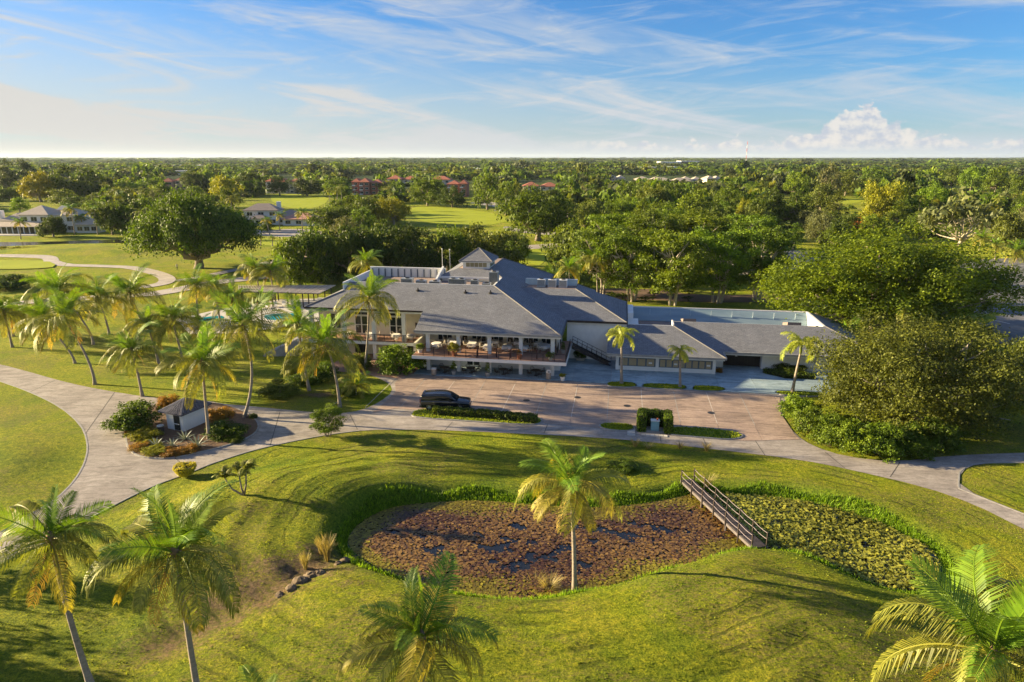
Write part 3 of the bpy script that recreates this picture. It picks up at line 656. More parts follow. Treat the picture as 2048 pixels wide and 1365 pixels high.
# east wing roof
zg = lambda w: 5.75+S*(w-8)
zh = lambda u: 5.75+S*(26.3-u)
part(MB().slab([(17.9,8,5.75),(26.3,8,5.75),(18.6,15.7,zg(15.7)),(10.2,15.7,zg(15.7))], T), 'wing_roof', roof_u)
part(MB().slab([(26.3,8,5.75),(26.3,22.6,5.75),(21.4,19.9,zh(21.4)),(21.4,21,zh(21.4)),(18.6,20,zh(18.6)),(18.6,15.7,zh(18.6))], T), 'wing_roof', roof_w)
cap((26.3,8,5.77),(18.6,15.7,zg(15.7)+.02))
part(MB().box(17.9, 26.3, 7.86, 8.0, 5.52, 5.80), 'gutter', wood_d); part(MB().box(26.3, 26.46, 8, 22.6, 5.5, 5.8), 'gutter', wood_d); part(MB().box(18.2, 26.3, 8.02, 8.3, 5.35, 5.56), 'eave_beam', white)
part(MB().box(10.4, 18.6, 20.0, 20.2, 8.2, 9.45), 'parapet', mat('pale_blue_board', (.50,.60,.64), (.42,.52,.56), 1.5, .6))
part(MB().box(10.4, 18.5, 15.8, 20.0, 8.3, 8.5), 'flat_roof', flatroof)
part(MB().box(10.5, 18.6, 19.9, 20.26, 9.452, 9.52), 'coping', white)
part(MB().box(25.05, 25.55, 5.2, 8.25, .13, 2.9), 'stair_gate', mat('brown_board', (.22,.16,.13), (.17,.12,.10), 4, .7))
# ---- low service wing to the east
wing = thing('service_wing', 'long low wing with grey hip roof, window band and garage door, joined to the clubhouse', 'service wing', BO, BA)
wp = lambda mb, n, m, **k: mb.build(n, m, wing, **k)
ka = lambda w: 2.58+S*(w-3.1); kb = lambda w: 2.62+S*(w-6.2)
wp(MB().slab([(23.8,3.1,2.58),(39.2,3.1,2.58),(32.8,9.5,ka(9.5)),(23.8,9.5,ka(9.5))], .14), 'roof', roof_u)
wp(MB().slab([(39.2,3.1,2.58),(39.2,6.24,2.58),(32.8,12.6,ka(9.5)),(32.8,9.5,ka(9.5))], .14), 'roof', roof_w)
wp(MB().slab([(39.2,6.2,2.60),(60,6.2,2.60),(53.7,12.5,kb(12.5)),(32.85,12.5,kb(12.5))], .14), 'roof', roof_u)
wp(MB().slab([(60,6.2,2.60),(60,27,2.60),(53.7,21.7,kb(12.5)),(53.7,12.5,kb(12.5))], .14), 'roof', roof_w)
for a, b_ in (((39.2,3.1,2.6),(32.8,9.5,ka(9.5)+.02)), ((60,6.2,2.62),(53.7,12.5,kb(12.5)+.02))):
    wp(MB().tube([a, b_], .08, 6), 'ridge_cap', MATS['ridge_shingle'])
wp(MB().box(23.7, 39.3, 2.94, 3.08, 2.36, 2.64), 'gutter', grey); wp(MB().box(39.22, 39.34, 3.1, 6.1, 2.36, 2.64), 'gutter', grey); wp(MB().box(39.36, 60.1, 6.04, 6.18, 2.38, 2.66), 'gutter', grey)
wp(MB().box(23.9, 39.1, 3.12, 3.3, 2.2, 2.42), 'eave_beam', white); wp(MB().box(39.4, 60, 6.22, 6.4, 2.2, 2.44), 'eave_beam', white)
wp(MB().box(23.8, 39.0, 3.32, 4.3, 2.21, 2.27), 'soffit', white); wp(MB().box(39.3, 60, 6.42, 7.3, 2.22, 2.28), 'soffit', white)
def clapw(u0, u1, w, z0, z1): clap(u0, u1, w, z0, z1, par=wing)
clapw(25.0, 38.1, 4.0, .13, .68); clapw(25.0, 38.1, 4.0, 1.88, 2.2)
for u in (25.0, 30.3, 37.7): wp(MB().box(u, u+.42, 3.93, 4.3, .13, 2.2), 'corner_post', white)
blind = mat('amber_blind', (.40,.33,.20), (.33,.27,.17), 2, .6); slate = mat('slate_blue_frame', (.13,.17,.21), (.10,.13,.17), 4, .5)
wp(MB().box(25.4, 37.7, 4.06, 4.3, .68, 1.88), 'wall', slate)
k = 0
for u0, n, u1 in ((25.5, 4, 30.2), (30.8, 8, 37.6)):
    for i in range(n):
        a = u0+i*(u1-u0)/n+.07; b_ = u0+(i+1)*(u1-u0)/n-.07
        f = wp(MB().box(a-.05, b_+.05, 4.0, 4.055, .73, 1.84), 'window', slate); MB().box(a+.03, b_-.03, 3.975, 3.997, .80, 1.77).build('pane', blind, f)
        if k in (3, 6, 11):
            s_ = MB().box((a+b_)/2-.22, (a+b_)/2+.22, 3.955, 3.972, 1.12, 1.34).build('notice', linem, f)
        k += 1
wp(MB().box(37.9, 38.12, 4.3, 9, .13, 2.3), 'wall', white); wp(MB().box(38.12, 39.5, 7.3, 7.5, .13, 2.3), 'wall', white)
clapw(44.6, 60, 7.3, .05, 2.25); wp(MB().box(39.3, 44.7, 7.25, 7.45, 1.98, 2.3), 'lintel', white)
gd_ = wp(MB().box(39.55, 44.55, 8.3, 8.4, .13, 2.0), 'garage_door', mat('dark_door', (.030,.026,.028), (.022,.02,.02), 2, .6))
for i in range(12): MB().box(39.62+i*.41, 39.98+i*.41, 8.26, 8.298, .16, 1.96).build('panel', MATS['dark_door'], gd_)
MB().box(41.2, 41.5, 8.24, 8.258, 1.5, 1.6).build('notice', linem, gd_)
wp(MB().box(39.3, 39.56, 7.45, 8.6, .13, 2.2), 'wall', white); wp(MB().box(44.55, 44.8, 7.45, 8.6, .13, 2.2), 'wall', white)
# sunk flat roof and its shingled back screen
wp(MB().box(26.2, 53.6, 12.4, 22, 3.0, 3.15), 'flat_roof', flatroof); wp(MB().box(26.2, 32.7, 9.6, 12.4, 3.0, 3.14), 'flat_roof', flatroof)
shb = mat('blue_grey_screen', (.17,.25,.31), (.24,.33,.39), .35, .8, .01, 12, stretch=(.5,1,5))
wp(MB().slab([(27.4,20.4,3.3),(53.4,20.4,3.3),(53.4,21.8,5.05),(27.4,21.8,5.05)], .1), 'back_screen', shb)
wp(MB().box(27.2, 53.7, 21.8, 22.05, 4.9, 5.18), 'coping', white)
wp(MB().box(53.45, 53.7, 12.6, 21.8, 3.0, 5.1), 'parapet', white)
wp(MB().box(53.4, 53.75, 12.55, 21.9, 5.10, 5.17), 'coping', white)
for u in np.arange(30, 53, 3.1): wp(MB().box(u-.02, u+.02, 21.0, 21.1, 3.9, 5.0), 'screen_seam', MATS['pale_blue_board'])
wp(MB().box(23.9, 32.8, 9.50, 9.66, 3.2, ka(9.5)+.05), 'parapet', white); wp(MB().box(32.7, 32.88, 9.66, 12.4, 3.1, ka(9.5)+.22), 'parapet', white)
wp(MB().box(32.9, 53.5, 12.5, 12.64, 3.1, kb(12.5)-.02), 'parapet', white)
wp(MB().box(26.3, 27.3, 14.5, 20.5, 0, 5.7), 'stair_tower', white); wp(MB().box(26.3, 28.0, 10.2, 14.48, 0, 4.9), 'stair_tower', white)
for u in (34.2, 48.6):
    o_ = wp(MB().add([(u,12.9,3.15),(u+2.2,12.9,3.15),(u+2.2,15.2,3.15),(u,15.2,3.15),(u+.2,13.1,5.45),(u+2.0,13.1,5.45),(u+2.2,15.2,4.9),(u,15.2,4.9)], [(3,2,1,0),(4,5,6,7),(0,1,5,4),(1,2,6,5),(2,3,7,6),(3,0,4,7)]), 'roof_monitor', MATS['garden_soil'] if False else mat('brown_membrane', (.24,.18,.16), (.18,.15,.14), 2, .9))
wp(MB().box(38.3, 60, 9, 22, 0, 2.2), 'core_wall', white); wp(MB().box(25.2, 37.8, 4.4, 21, 0, 2.2), 'core_wall', white)
# roof plumbing vents
for px, py in ((836,582), (931,586), (981,587)):
    r = _ray(px, py); c0 = BM.inverted()@Vector((0, 0, CAM_H)); d0 = (BM.inverted().to_3x3()@r)
    t_ = (5.75+S*(c0.y+.7)-c0.z)/(d0.z-S*d0.y); p = c0+d0*t_
    part(MB().lathe([(.28,-.2),(.28,.12),(.10,.2),(.10,.42),(.02,.45)], p, 8), 'roof_vent', blackm)
# ---- rooftop air conditioners (each stands on the deck)
def ac(u, w, z, sx_, sy_, h, label, fan=True):
    t_ = thing('air_conditioner', label, 'air conditioner', bl(u, w, z), BA, 'rooftop air conditioners')
    MB().box(-sx_/2, sx_/2, -sy_/2, sy_/2, .08, h).build('casing', metal, t_)
    MB().box(-sx_/2-.06, sx_/2+.06, -sy_/2-.06, sy_/2+.06, 0, .078).build('stand', grey, t_)
    mb = MB()
    for k in range(int(h/.09)-2): mb.box(-sx_/2+.06, sx_/2-.06, -sy_/2-.02, -sy_/2-.003, .16+k*.09, .20+k*.09)
    mb.build('grille', blackm, t_, kind='stuff')
    n = max(1, int(sx_/.9))
    for k in range(n): MB().lathe([(.32,0),(.34,.10),(.26,.10),(.1,.05)], (-sx_/2+sx_*(k+.5)/n, 0, h), 12).build('fan_guard', blackm, t_)
    return t_
ac(-6.2,11.4,9.3,1.7,1.1,1.25,'grey boxy air conditioner at the west end of the roof row')
ac(-4.1,11.6,9.3,1.5,1.0,.95,'second low air conditioner from the west end of the roof row')
ac(-2.0,11.6,9.3,1.6,1.0,.9,'third low air conditioner from the west, before the white clerestory wall')
ac(1.4,11.6,9.3,2.5,1.1,1.35,'widest dark twin-fan air conditioner in front of the clerestory')
ac(4.0,11.8,9.3,1.1,1.0,1.2,'small cubic dark air conditioner between twin-fan unit and tall unit')
ac(6.0-.2,11.6,9.3,1.2,1.0,.85,'low air conditioner beside the tall white unit')
t_ = ac(6.55,13.6,9.3,1.3,1.2,2.2,'tall pale air conditioner cabinet by the roof valley')
for i, u in enumerate((13.6, 15.3, 17.0)):
    t_ = ac(u-.5, 18.6, 8.5, 1.25, 1.2, 1.2, ('western','middle','eastern')[i]+' of three white condensers in the blue roof well')
    for ch in t_.children:
        if ch.name.startswith('casing'): ch.data.materials[0] = white
# flagpoles behind the roof
for i, (u, h) in enumerate(((-2.9, 16.2), (-1.6, 16.0))):  # two slim poles
    p = bl(u-1.2, 24, 0); f = thing('flagpole', ('western' if i == 0 else 'eastern')+' of two slim white poles behind the flat roof', 'flagpole', p)
    MB().tube([(0,0,0),(0,0,13.2-i*.1)], [.055,.03], 8).build('pole', white, f); MB().lathe([(.02,0),(.11,.08),(.11,.14),(.02,.22)], (0,0,13.2-i*.1), 8).build('finial', white, f)
# ------------------------------------------------------------------ vegetation
RS = np.random.RandomState
def unit(v): return v/np.maximum(np.linalg.norm(v, axis=-1, keepdims=True), 1e-9)
def leafquads(C, N, size, asp, rs, fold=0.0):
    """one rhombus-shaped leaf spray per centre, facing N"""
    n = len(C); R = unit(rs.normal(size=(n, 3))); A = unit(np.cross(N, R)); B = np.cross(N, A)
    s = (size*rs.uniform(.6, 1.35, n))[:, None]
    V = np.stack([C-A*s, C-B*s*asp+N*s*.15, C+A*s, C+B*s*asp+N*s*.15], 1).reshape(-1, 3)
    F = np.arange(4*n).reshape(n, 4); return V, F
def lobes_for(kind, rs, nl):
    L = []
    for i in range(nl):
        d = unit(rs.normal(size=3)[None])[0]
        if kind == 'umbrella':
            r = sqrt(rs.rand())*.86; a = rs.rand()*2*pi; z = .88*sqrt(max(0, 1-r*r))+.02-.12*(rs.rand()<.3)+rs.uniform(-.12, .05); L.append((r*cos(a), r*sin(a), z, rs.uniform(.16, .27)))
        elif kind == 'oak':
            r = rs.rand()**.45*.80; a = rs.rand()*2*pi; z = .10+rs.rand()*.82*sqrt(max(.02, 1-r*r)); L.append((r*cos(a), r*sin(a), z, rs.uniform(.17, .30)))
        elif kind == 'vase':
            z = rs.uniform(.22, .98); rr = (.35+.62*sin(pi*min(1, z*.75)))*rs.uniform(.35, 1)*.85; a = rs.rand()*2*pi; L.append((rr*cos(a), rr*sin(a), z, rs.uniform(.17, .28)))
        elif kind == 'tall':
            z = rs.uniform(.1, .95); rr = (1-z)**.6*.6*rs.uniform(.3, 1); a = rs.rand()*2*pi; L.append((rr*cos(a), rr*sin(a), z, rs.uniform(.2, .34)))
        elif kind == 'bush':
            r = rs.rand()**.5*.72; a = rs.rand()*2*pi; z = rs.rand()*.70*sqrt(max(.02, 1-r*r))+.10; L.append((r*cos(a), r*sin(a), z, rs.uniform(.22, .36)))
        else:
            r = rs.rand()**.5*.72; a = rs.rand()*2*pi; z = .18+rs.rand()*.72*sqrt(max(.02, 1-r*r)); L.append((r*cos(a), r*sin(a), z, rs.uniform(.2, .34)))
    return np.array(L)
def crown_data(seed, kind, nl, nsub, nleaf, leaf, asp=.55, subs=.055, zsq=.8, zs=None):
    if zs is None: zs = {'vase': 1.7, 'tall': 2.4, 'umbrella': .75}.get(kind, 1.0)
    rs = RS(seed); L = lobes_for(kind, rs, nl); V = []; tint = []
    # sub-clumps over each lobe
    d = unit(rs.normal(size=(nl, nsub, 3))); d[..., 2] = np.where(d[..., 2] < -.35, -d[..., 2], d[..., 2])
    lr = L[:, None, 3:4]; P = L[:, None, :3]*np.array([1, 1, zs])+d*lr*rs.uniform(.62, 1.05, (nl, nsub, 1))*np.array([1, 1, zsq])
    ctr = np.array([0, 0, .35]); P = P.reshape(-1, 3); D = d.reshape(-1, 3)
    s = rs.normal(size=(len(P), nleaf, 3))*subs*rs.uniform(.6, 1.4, (len(P), 1, 1))*np.array([1, 1, .6])
    C = (P[:, None]+s).reshape(-1, 3)
    N = unit(np.repeat(D, nleaf, 0)*.75+unit(rs.normal(size=(len(C), 3)))*.85+np.array([0, 0, .30]))
    V, F = leafquads(C, N, leaf, asp, rs)
    V[:, 2] /= zs
    tn = np.repeat(rs.uniform(0, 1, nl*nsub)*.65+np.repeat(rs.uniform(0, .25, nl), nsub), nleaf)+rs.uniform(-.15, .25, len(C))
    return V, F, np.repeat(np.clip(tn, 0, 1), 4), L
def limb(mb, a, b_, r0, r1, rs, n=5, wob=.06, sides=6):
    a = np.array(a, float); b_ = np.array(b_, float); L = np.linalg.norm(b_-a); pts = []; rr = []
    for i in range(n+1):
        t_ = i/n; p = a*(1-t_)+b_*t_; p[2] += -.18*L*t_*(1-t_)*(1 if b_[2] > a[2] else -1)
        if 0 < i < n: p += rs.normal(size=3)*wob*L*.5
        pts.append(p); rr.append(r0*(1-t_)+r1*t_)
    mb.tube(pts, rr, sides)
def trunk_data(seed, L, split=.28, tr=.06, nb=9, multi=1, sides=7):
    rs = RS(seed+100); mb = MB(); order = list(range(len(L))); rs.shuffle(order)
    bases = [np.array([rs.uniform(-.10, .10)*(multi > 1), rs.uniform(-.10, .10)*(multi > 1), -.02]) for _ in range(multi)]
    tops = []
    for b_ in bases:
        tp = b_*1.8+np.array([rs.uniform(-.03, .03), rs.uniform(-.03, .03), split*rs.uniform(.8, 1.2)]); limb(mb, b_, tp, tr*1.25/sqrt(multi), tr*.8/sqrt(multi), rs, 4, .05, sides); tops.append(tp)
    for k in range(min(nb, len(L))):
        l = L[order[k]]; tp = tops[k % multi]; e = l[:3]; limb(mb, tp, e*.97, tr*.5/sqrt(multi), tr*.10, rs, 5, .09, 5)
        for _ in range(2):
            j = L[np.argsort(((L[:, :3]-e)**2).sum(1))[rs.randint(1, min(4, len(L)))]][:3] if len(L) > 3 else e
            limb(mb, tp*.4+e*.6, j, tr*.22, tr*.05, rs, 3, .1, 4)
    return mb
LM = {
 'green': leafmat('leaf_green', (.012,.032,.004), (.18,.26,.016)),
 'olive': leafmat('leaf_olive', (.020,.036,.007), (.21,.25,.034)),
 'dark': leafmat('leaf_dark', (.018,.038,.010), (.10,.14,.020)),
 'deep': leafmat('leaf_deep_green', (.010,.028,.004), (.135,.20,.015)),
 'yellow': leafmat('leaf_yellow_green', (.11,.13,.010), (.35,.34,.018)),
 'bright': leafmat('leaf_bright_green', (.018,.050,.005), (.24,.33,.018)),
 'orange': leafmat('leaf_orange', (.24,.08,.015), (.50,.20,.03)),
 'grey': leafmat('leaf_grey_green', (.06,.075,.03), (.20,.21,.08)),
 'pine': leafmat('leaf_pine', (.028,.044,.020), (.10,.12,.045)),
 'croton': leafmat('leaf_croton', (.06,.07,.01), (.42,.20,.03)),
}
CR = {}   # crown meshes by key; a crown is 1 in radius and 1 high
def crown_mesh(key, seed, kind, *a, **k):
    V, F, tn, L = crown_data(seed, kind, *a, **k)
    CR[key] = (npmesh('crown', V, F, LM['green'], tn), L, kind, seed); return CR[key]
crown_mesh('rain', 3, 'umbrella', 90, 26, 22, .017)
crown_mesh('oakbig', 5, 'oak', 130, 30, 26, .0115, subs=.036)
crown_mesh('ficusbig', 8, 'oak', 130, 26, 26, .0125, subs=.036)
for i in range(3): crown_mesh('ficus%d' % i, 20+i, 'vase', 42, 22, 18, .027, subs=.055)
for i in range(4): crown_mesh('oak%d' % i, 30+i, 'oak', 40, 16, 14, .032, subs=.06)
for i in range(3): crown_mesh('round%d' % i, 40+i, 'round', 26, 14, 12, .040, subs=.07)
for i in range(2): crown_mesh('tall%d' % i, 50+i, 'tall', 22, 14, 12, .042, subs=.07)
for i in range(3): crown_mesh('bush%d' % i, 60+i, 'bush', 34, 18, 16, .036, subs=.06)
for i in range(3): crown_mesh('far%d' % i, 70+i, 'round', 14, 9, 7, .075, subs=.09)
for i in range(2): crown_mesh('farumb%d' % i, 80+i, 'umbrella', 18, 9, 7, .065, subs=.08)
TK = {}
def trunk_mesh(key, **kw):
    k = (key, tuple(sorted(kw.items())))
    if k not in TK:
        _, L, kind, seed = CR[key]; mb = trunk_data(seed, L, **kw)
        me = bpy.data.meshes.new('trunk'); me.from_pydata(mb.v, [], mb.f); me.materials.append(bark); me.polygons.foreach_set('use_smooth', [True]*len(me.polygons)); TK[k] = me
    return TK[k]
def setmat(o, m): o.material_slots[0].link = 'OBJECT'; o.material_slots[0].material = m
NT = 0
def tree(name, label, cat, p, r, h, key, leaf='green', z0=.10, group=None, bark_m=None, rz=None, ry=1.0, **kw):
    """crown from z0*h up to h, radius r; trunk below"""
    global NT; NT += 1; rs = random.Random(NT)
    t_ = thing(name, label, cat, (p[0], p[1], gz(p[0], p[1])-.05 if p[1] < 300 else 0), rz if rz is not None else rs.uniform(0, 6.28), group)
    me, L, kind, seed = CR[key]
    c = obj('crown', me, t_); c.scale = (r, r*ry, h*(1-z0)); c.location = (0, 0, h*z0*.6); setmat(c, LM[leaf])
    if kw.get('trunk', True):
        kw.pop('trunk', None)
        tm = trunk_mesh(key, **kw); k_ = obj('trunk', tm, t_); k_.scale = (r, r*ry, h*(1-z0)); k_.location = (0, 0, h*z0*.6)
        if h*z0*.6 > .4:
            k_.location = (0, 0, 0); k_.scale = (r, r*ry, h*(1-z0)+h*z0*.6)
        setmat(k_, bark_m or bark)
    return t_
def px_tree(name, label, cat, cx, by, ty, wpx, key, leaf='green', **kw):
    """measured: foot at (cx, by), top at row ty, width wpx in the photograph's pixels"""
    p = at(cx, by); d = depth(p); r = wpx*d/FPX/2; h = up_at(cx, ty, p.y+r*.25).z
    return tree(name, label, cat, p, r, max(h, 1.0), key, leaf, **kw)
LC = {'green': 'green', 'olive': 'olive-green', 'dark': 'very dark green', 'deep': 'deep green', 'yellow': 'yellow-green', 'bright': 'bright green', 'grey': 'greyish', 'pine': 'blue-green', 'orange': 'orange'}
LAND = [(90,445,'the white mansion'),(82,390,'the bright yellow tree'),(160,390,'the large dark round-topped tree'),(220,480,'the lake'),(397,470,'the huge rain tree'),(352,372,'the salmon-coloured house'),(452,400,'the large yellow-green tree'),
 (520,430,'the white house'),(600,445,'the pink-roofed house'),(565,375,'the cream apartment block'),(720,430,'the dark thicket'),(728,375,'the brick apartment block'),(800,370,'the half-hidden apartment block'),(788,430,'the yellow-green fairway tree'),(910,430,'the mown fairway'),(922,380,'the east apartment block'),(1075,450,'the broad roadside oak'),
 (1082,375,'the low red-roofed house'),(970,500,'the oak behind the cupola'),(1150,500,'the olive-brown oak'),(1250,362,'the sunlit pale houses'),(1385,362,'the easternmost pale houses'),(1340,440,'the tall bright ficus'),(1430,480,'the pale-stemmed ficus'),(1491,430,'the narrow cypress'),(1491,345,'the radio mast'),
 (1640,395,'the long far lawn'),(1668,430,'the tall conical tree'),(1712,450,'the orange-leaved tree'),(1765,540,'the widest banyan'),(1918,450,'the bare white-limbed tree'),(1980,370,'the far right lawn'),(2000,560,'the asphalt car park')]
def zone_of(cx, by):
    d, l = min((abs(cx-a)/2.0+abs(by-12-b_), (a, b_, n)) for a, b_, n in LAND)
    if abs(cx-l[0]) < 28: return ('behind ' if by-12 < l[1] else 'in front of ')+l[2]
    return ('just left of ' if cx < l[0] else 'just right of ')+l[2]
def zone_tree(cx, by, ty, w, key, lf):
    shape = 'round' if 'round' in key or 'far' in key else 'conical' if 'tall' in key else 'flat-topped' if 'umb' in key else 'broad'
    sz = 'small' if w < 38 else 'middling' if w < 68 else 'large'
    lab = '%s %s %s tree %s' % (sz, shape, LC[lf], zone_of(cx, by))
    o = px_tree('garden_tree', lab, 'tree', cx, by, ty, w, key, lf, z0=.02); o['group'] = 'trees: '+lab
    return o
# --- large trees one can name
px_tree('rain_tree', 'huge spreading umbrella-shaped tree with dark trunk by the curved cart path', 'tree', 397, 537, 402, 230, 'rain', 'deep', z0=.05, split=.22, tr=.075, nb=26, rz=.6)
px_tree('oak_tree', 'huge spreading olive-green oak with pale limbs beside the garage wing', 'tree', 1835, 838, 626, 436, 'oakbig', 'olive', z0=.0, split=.25, tr=.04, nb=34, rz=.05, bark_m=palebark, ry=.84)
px_tree('oak_tree', 'smaller olive-green oak cut by the frame, behind the huge oak', 'tree', 2050, 790, 668, 130, 'oak1', 'olive', z0=.0)
px_tree('banyan_tree', 'widest bright green banyan tree behind the service wing beside the car park', 'tree', 1765, 660, 458, 540, 'ficusbig', 'bright', rz=.05, z0=.02, split=.22, tr=.05, nb=24, multi=2, ry=.6)
for cx, by, ty, w, key, lf, lab in [(1265,603,468,150,'ficus0','green','green ficus with forked trunk just east of the clubhouse roof'),(1342,612,462,170,'ficus1','bright','tall bright ficus with bare leaning stems, behind the blue screen wall'),
     (1430,606,462,165,'ficus2','bright','ficus with a fan of pale bare stems above the lawn path'),(1512,600,462,140,'ficus0','green','ficus between the pale-stemmed ficus and the widest banyan'),(1205,590,460,140,'ficus1','green','shadowed ficus behind the palm clump east of the roof'),
     (1300,560,428,150,'ficus2','green','farther ficus crown showing between the first two pale-stemmed ones'),(1400,556,430,160,'ficus0','bright','farther ficus crown behind the fan of pale stems'),(1225,552,430,130,'ficus1','bright','farther ficus crown right of the olive-brown oak'),(1480,552,432,150,'ficus1','green','farther ficus crown below the narrow cypress')]:
    px_tree('ficus_tree', lab, 'tree', cx, by, ty, w, key, lf, z0=.02, split=.34, tr=.055, nb=20, multi=4, bark_m=palebark, group='ficus trees behind the east wing')
px_tree('oak_tree', 'olive-brown oak behind the north-east corner of the clubhouse roof', 'tree', 1150, 560, 438, 135, 'oak2', 'olive', z0=.0)
for i, (cx, by, ty, w, key, lf, lab) in enumerate([(600,575,470,120,'oak0','green','sunlit green tree at the west end of the dark row'),(640,568,446,140,'oak1','dark','dark tree above the pergola, second from the west in the row'),
     (705,566,440,140,'oak2','dark','dark tree behind the parapet palm in the dark row'),(765,562,446,140,'oak3','dark','dark tree above the west parapet in the dark row'),
     (830,560,450,135,'oak0','dark','dark tree behind the flagpoles in the dark row'),(895,552,448,110,'oak1','deep','dark tree just west of the cupola')]):
    px_tree('shade_tree', lab, 'tree', cx, by, ty, w, key, lf, z0=.0, group='row of dark trees behind the clubhouse')
px_tree('oak_tree', 'olive-leaved oak rising behind the cupola', 'tree', 970, 540, 445, 165, 'oak2', 'olive', z0=.0)
px_tree('shade_tree', 'small dark tree at the lawn edge north-east of the cupola', 'tree', 1035, 520, 468, 60, 'oak3', 'deep', z0=.02)
px_tree('oak_tree', 'broad dark green oak at the road bend north-east of the fairway', 'tree', 1075, 482, 378, 170, 'oak3', 'deep', z0=.02)
px_tree('yellow_tree', 'low yellow-green tree in front of the dark hedge by the fairway', 'tree', 788, 450, 396, 88, 'round0', 'yellow', z0=0)
px_tree('bamboo_thicket', 'dark green thicket west of the yellow-green fairway tree', 'tree', 720, 450, 392, 110, 'oak0', 'green', z0=0)
px_tree('bamboo_thicket', 'low dark thicket beside the pink-roofed house', 'tree', 665, 458, 410, 100, 'oak1', 'deep', z0=0)
px_tree('bare_tree', 'pale tree with exposed white branches and thin olive foliage by the car park lawn', 'tree', 1918, 492, 398, 160, 'farumb0', 'grey', z0=.10, split=.18, tr=.05, nb=18, bark_m=palebark)
px_tree('poinciana_tree', 'small orange-leaved tree behind the widest banyan', 'tree', 1712, 470, 434, 48, 'round1', 'orange', z0=.02)
px_tree('cypress_tree', 'narrow pointed cypress in the wood', 'tree', 1491, 452, 406, 12, 'tall0', 'green', z0=.02)
px_tree('cedar_tree', 'tall dark conical tree standing before the orange-leaved tree', 'tree', 1668, 460, 385, 70, 'tall1', 'olive', z0=.02)
px_tree('casuarina_tree', 'tall hazy casuarina at the left edge of the frame', 'tree', 20, 395, 312, 75, 'tall0', 'pine', z0=.02); px_tree('casuarina_tree', 'second tall casuarina from the left edge of the frame', 'tree', 60, 395, 320, 60, 'tall1', 'pine', z0=.02)
px_tree('yellow_tree', 'bright yellow tree beyond the white mansion', 'tree', 82, 405, 344, 78, 'round1', 'yellow', z0=.02); px_tree('yellow_tree', 'large yellow-green tree left of the white house with brown roof', 'tree', 452, 418, 358, 78, 'round2', 'yellow', z0=.02)
px_tree('shade_tree', 'large dark round-topped tree beyond the yellow tree', 'tree', 160, 402, 331, 110, 'oak0', 'deep', z0=.02)
px_tree('screen_bush', 'large dark bush in front of the white mansion', 'bush', 108, 474, 431, 62, 'bush0', 'dark', z0=0)
for i, (cx, by, ty, w, key, lf) in enumerate([(20,402,372,60,'oak1','green'),(130,412,378,60,'round0','olive'),(200,425,385,60,'oak2','green'),(235,445,400,55,'round1','deep'),(285,440,398,60,'oak0','green'),(320,445,402,60,'round2','deep'),(345,425,395,50,'oak3','olive'),(175,402,362,60,'round1','green'),(260,400,360,60,'oak2','bright'),(305,398,358,50,'round0','deep'),(215,462,420,50,'round0','olive'),(300,478,425,50,'bush0','deep'),(420,425,385,50,'oak1','deep'),(390,415,372,50,'round1','green'),(40,425,398,40,'round2','bright'),(445,440,410,36,'bush1','green'),(500,470,440,36,'bush2','deep'),(535,465,440,34,'round0','deep'),(225,470,400,60,'oak1','deep'),(265,468,398,80,'oak2','deep'),(300,462,395,70,'round1','green'),(190,440,405,60,'round2','green'),(240,425,375,70,'round0','olive'),(150,420,392,60,'round1','deep'),(330,420,372,60,'round2','green'),(390,392,340,55,'oak3','dark'),(500,392,345,70,'round1','dark'),
    (560,392,352,50,'round0','dark'),(615,393,354,70,'oak2','dark'),(675,396,360,66,'round2','green'),(855,412,352,78,'oak1','green'),(905,415,372,60,'oak0','dark'),(975,420,352,70,'round1','green'),(1012,430,368,60,'round0','green'),(1120,430,375,90,'oak2','deep'),(1190,430,378,90,'oak0','olive'),(1260,425,372,80,'round2','green'),(1300,440,365,90,'oak1','olive'),
    (1390,455,378,100,'round1','bright'),(1345,430,368,70,'round0','deep'),(1460,440,372,80,'oak3','green'),(1530,455,385,90,'oak2','deep'),(1590,455,382,80,'oak0','deep'),(1640,430,368,60,'round1','olive'),(1760,445,360,90,'oak1','yellow'),(1800,440,372,70,'round2','green'),(1860,430,370,70,'oak3','bright'),(1840,480,420,60,'round0','deep'),(2030,510,420,110,'oak2','olive'),(1980,440,392,80,'round0','green'),
    (1590,398,345,60,'round1','bright'),(1655,395,340,50,'farumb0','grey'),(1690,392,340,60,'oak0','olive'),(1745,385,340,60,'round2','deep'),(1940,385,332,60,'round0','bright'),(1990,390,335,60,'round1','green'),(1900,380,338,40,'round2','deep'),(2035,392,345,50,'oak1','green'),(1230,460,395,90,'oak1','green'),(1300,475,400,90,'oak0','bright'),(1180,470,402,80,'round1','olive'),(1440,470,405,80,'oak2','green'),(1510,470,410,70,'round0','olive'),(1330,500,410,110,'oak3','green')]):
    zone_tree(cx, by, ty, w, key, lf)
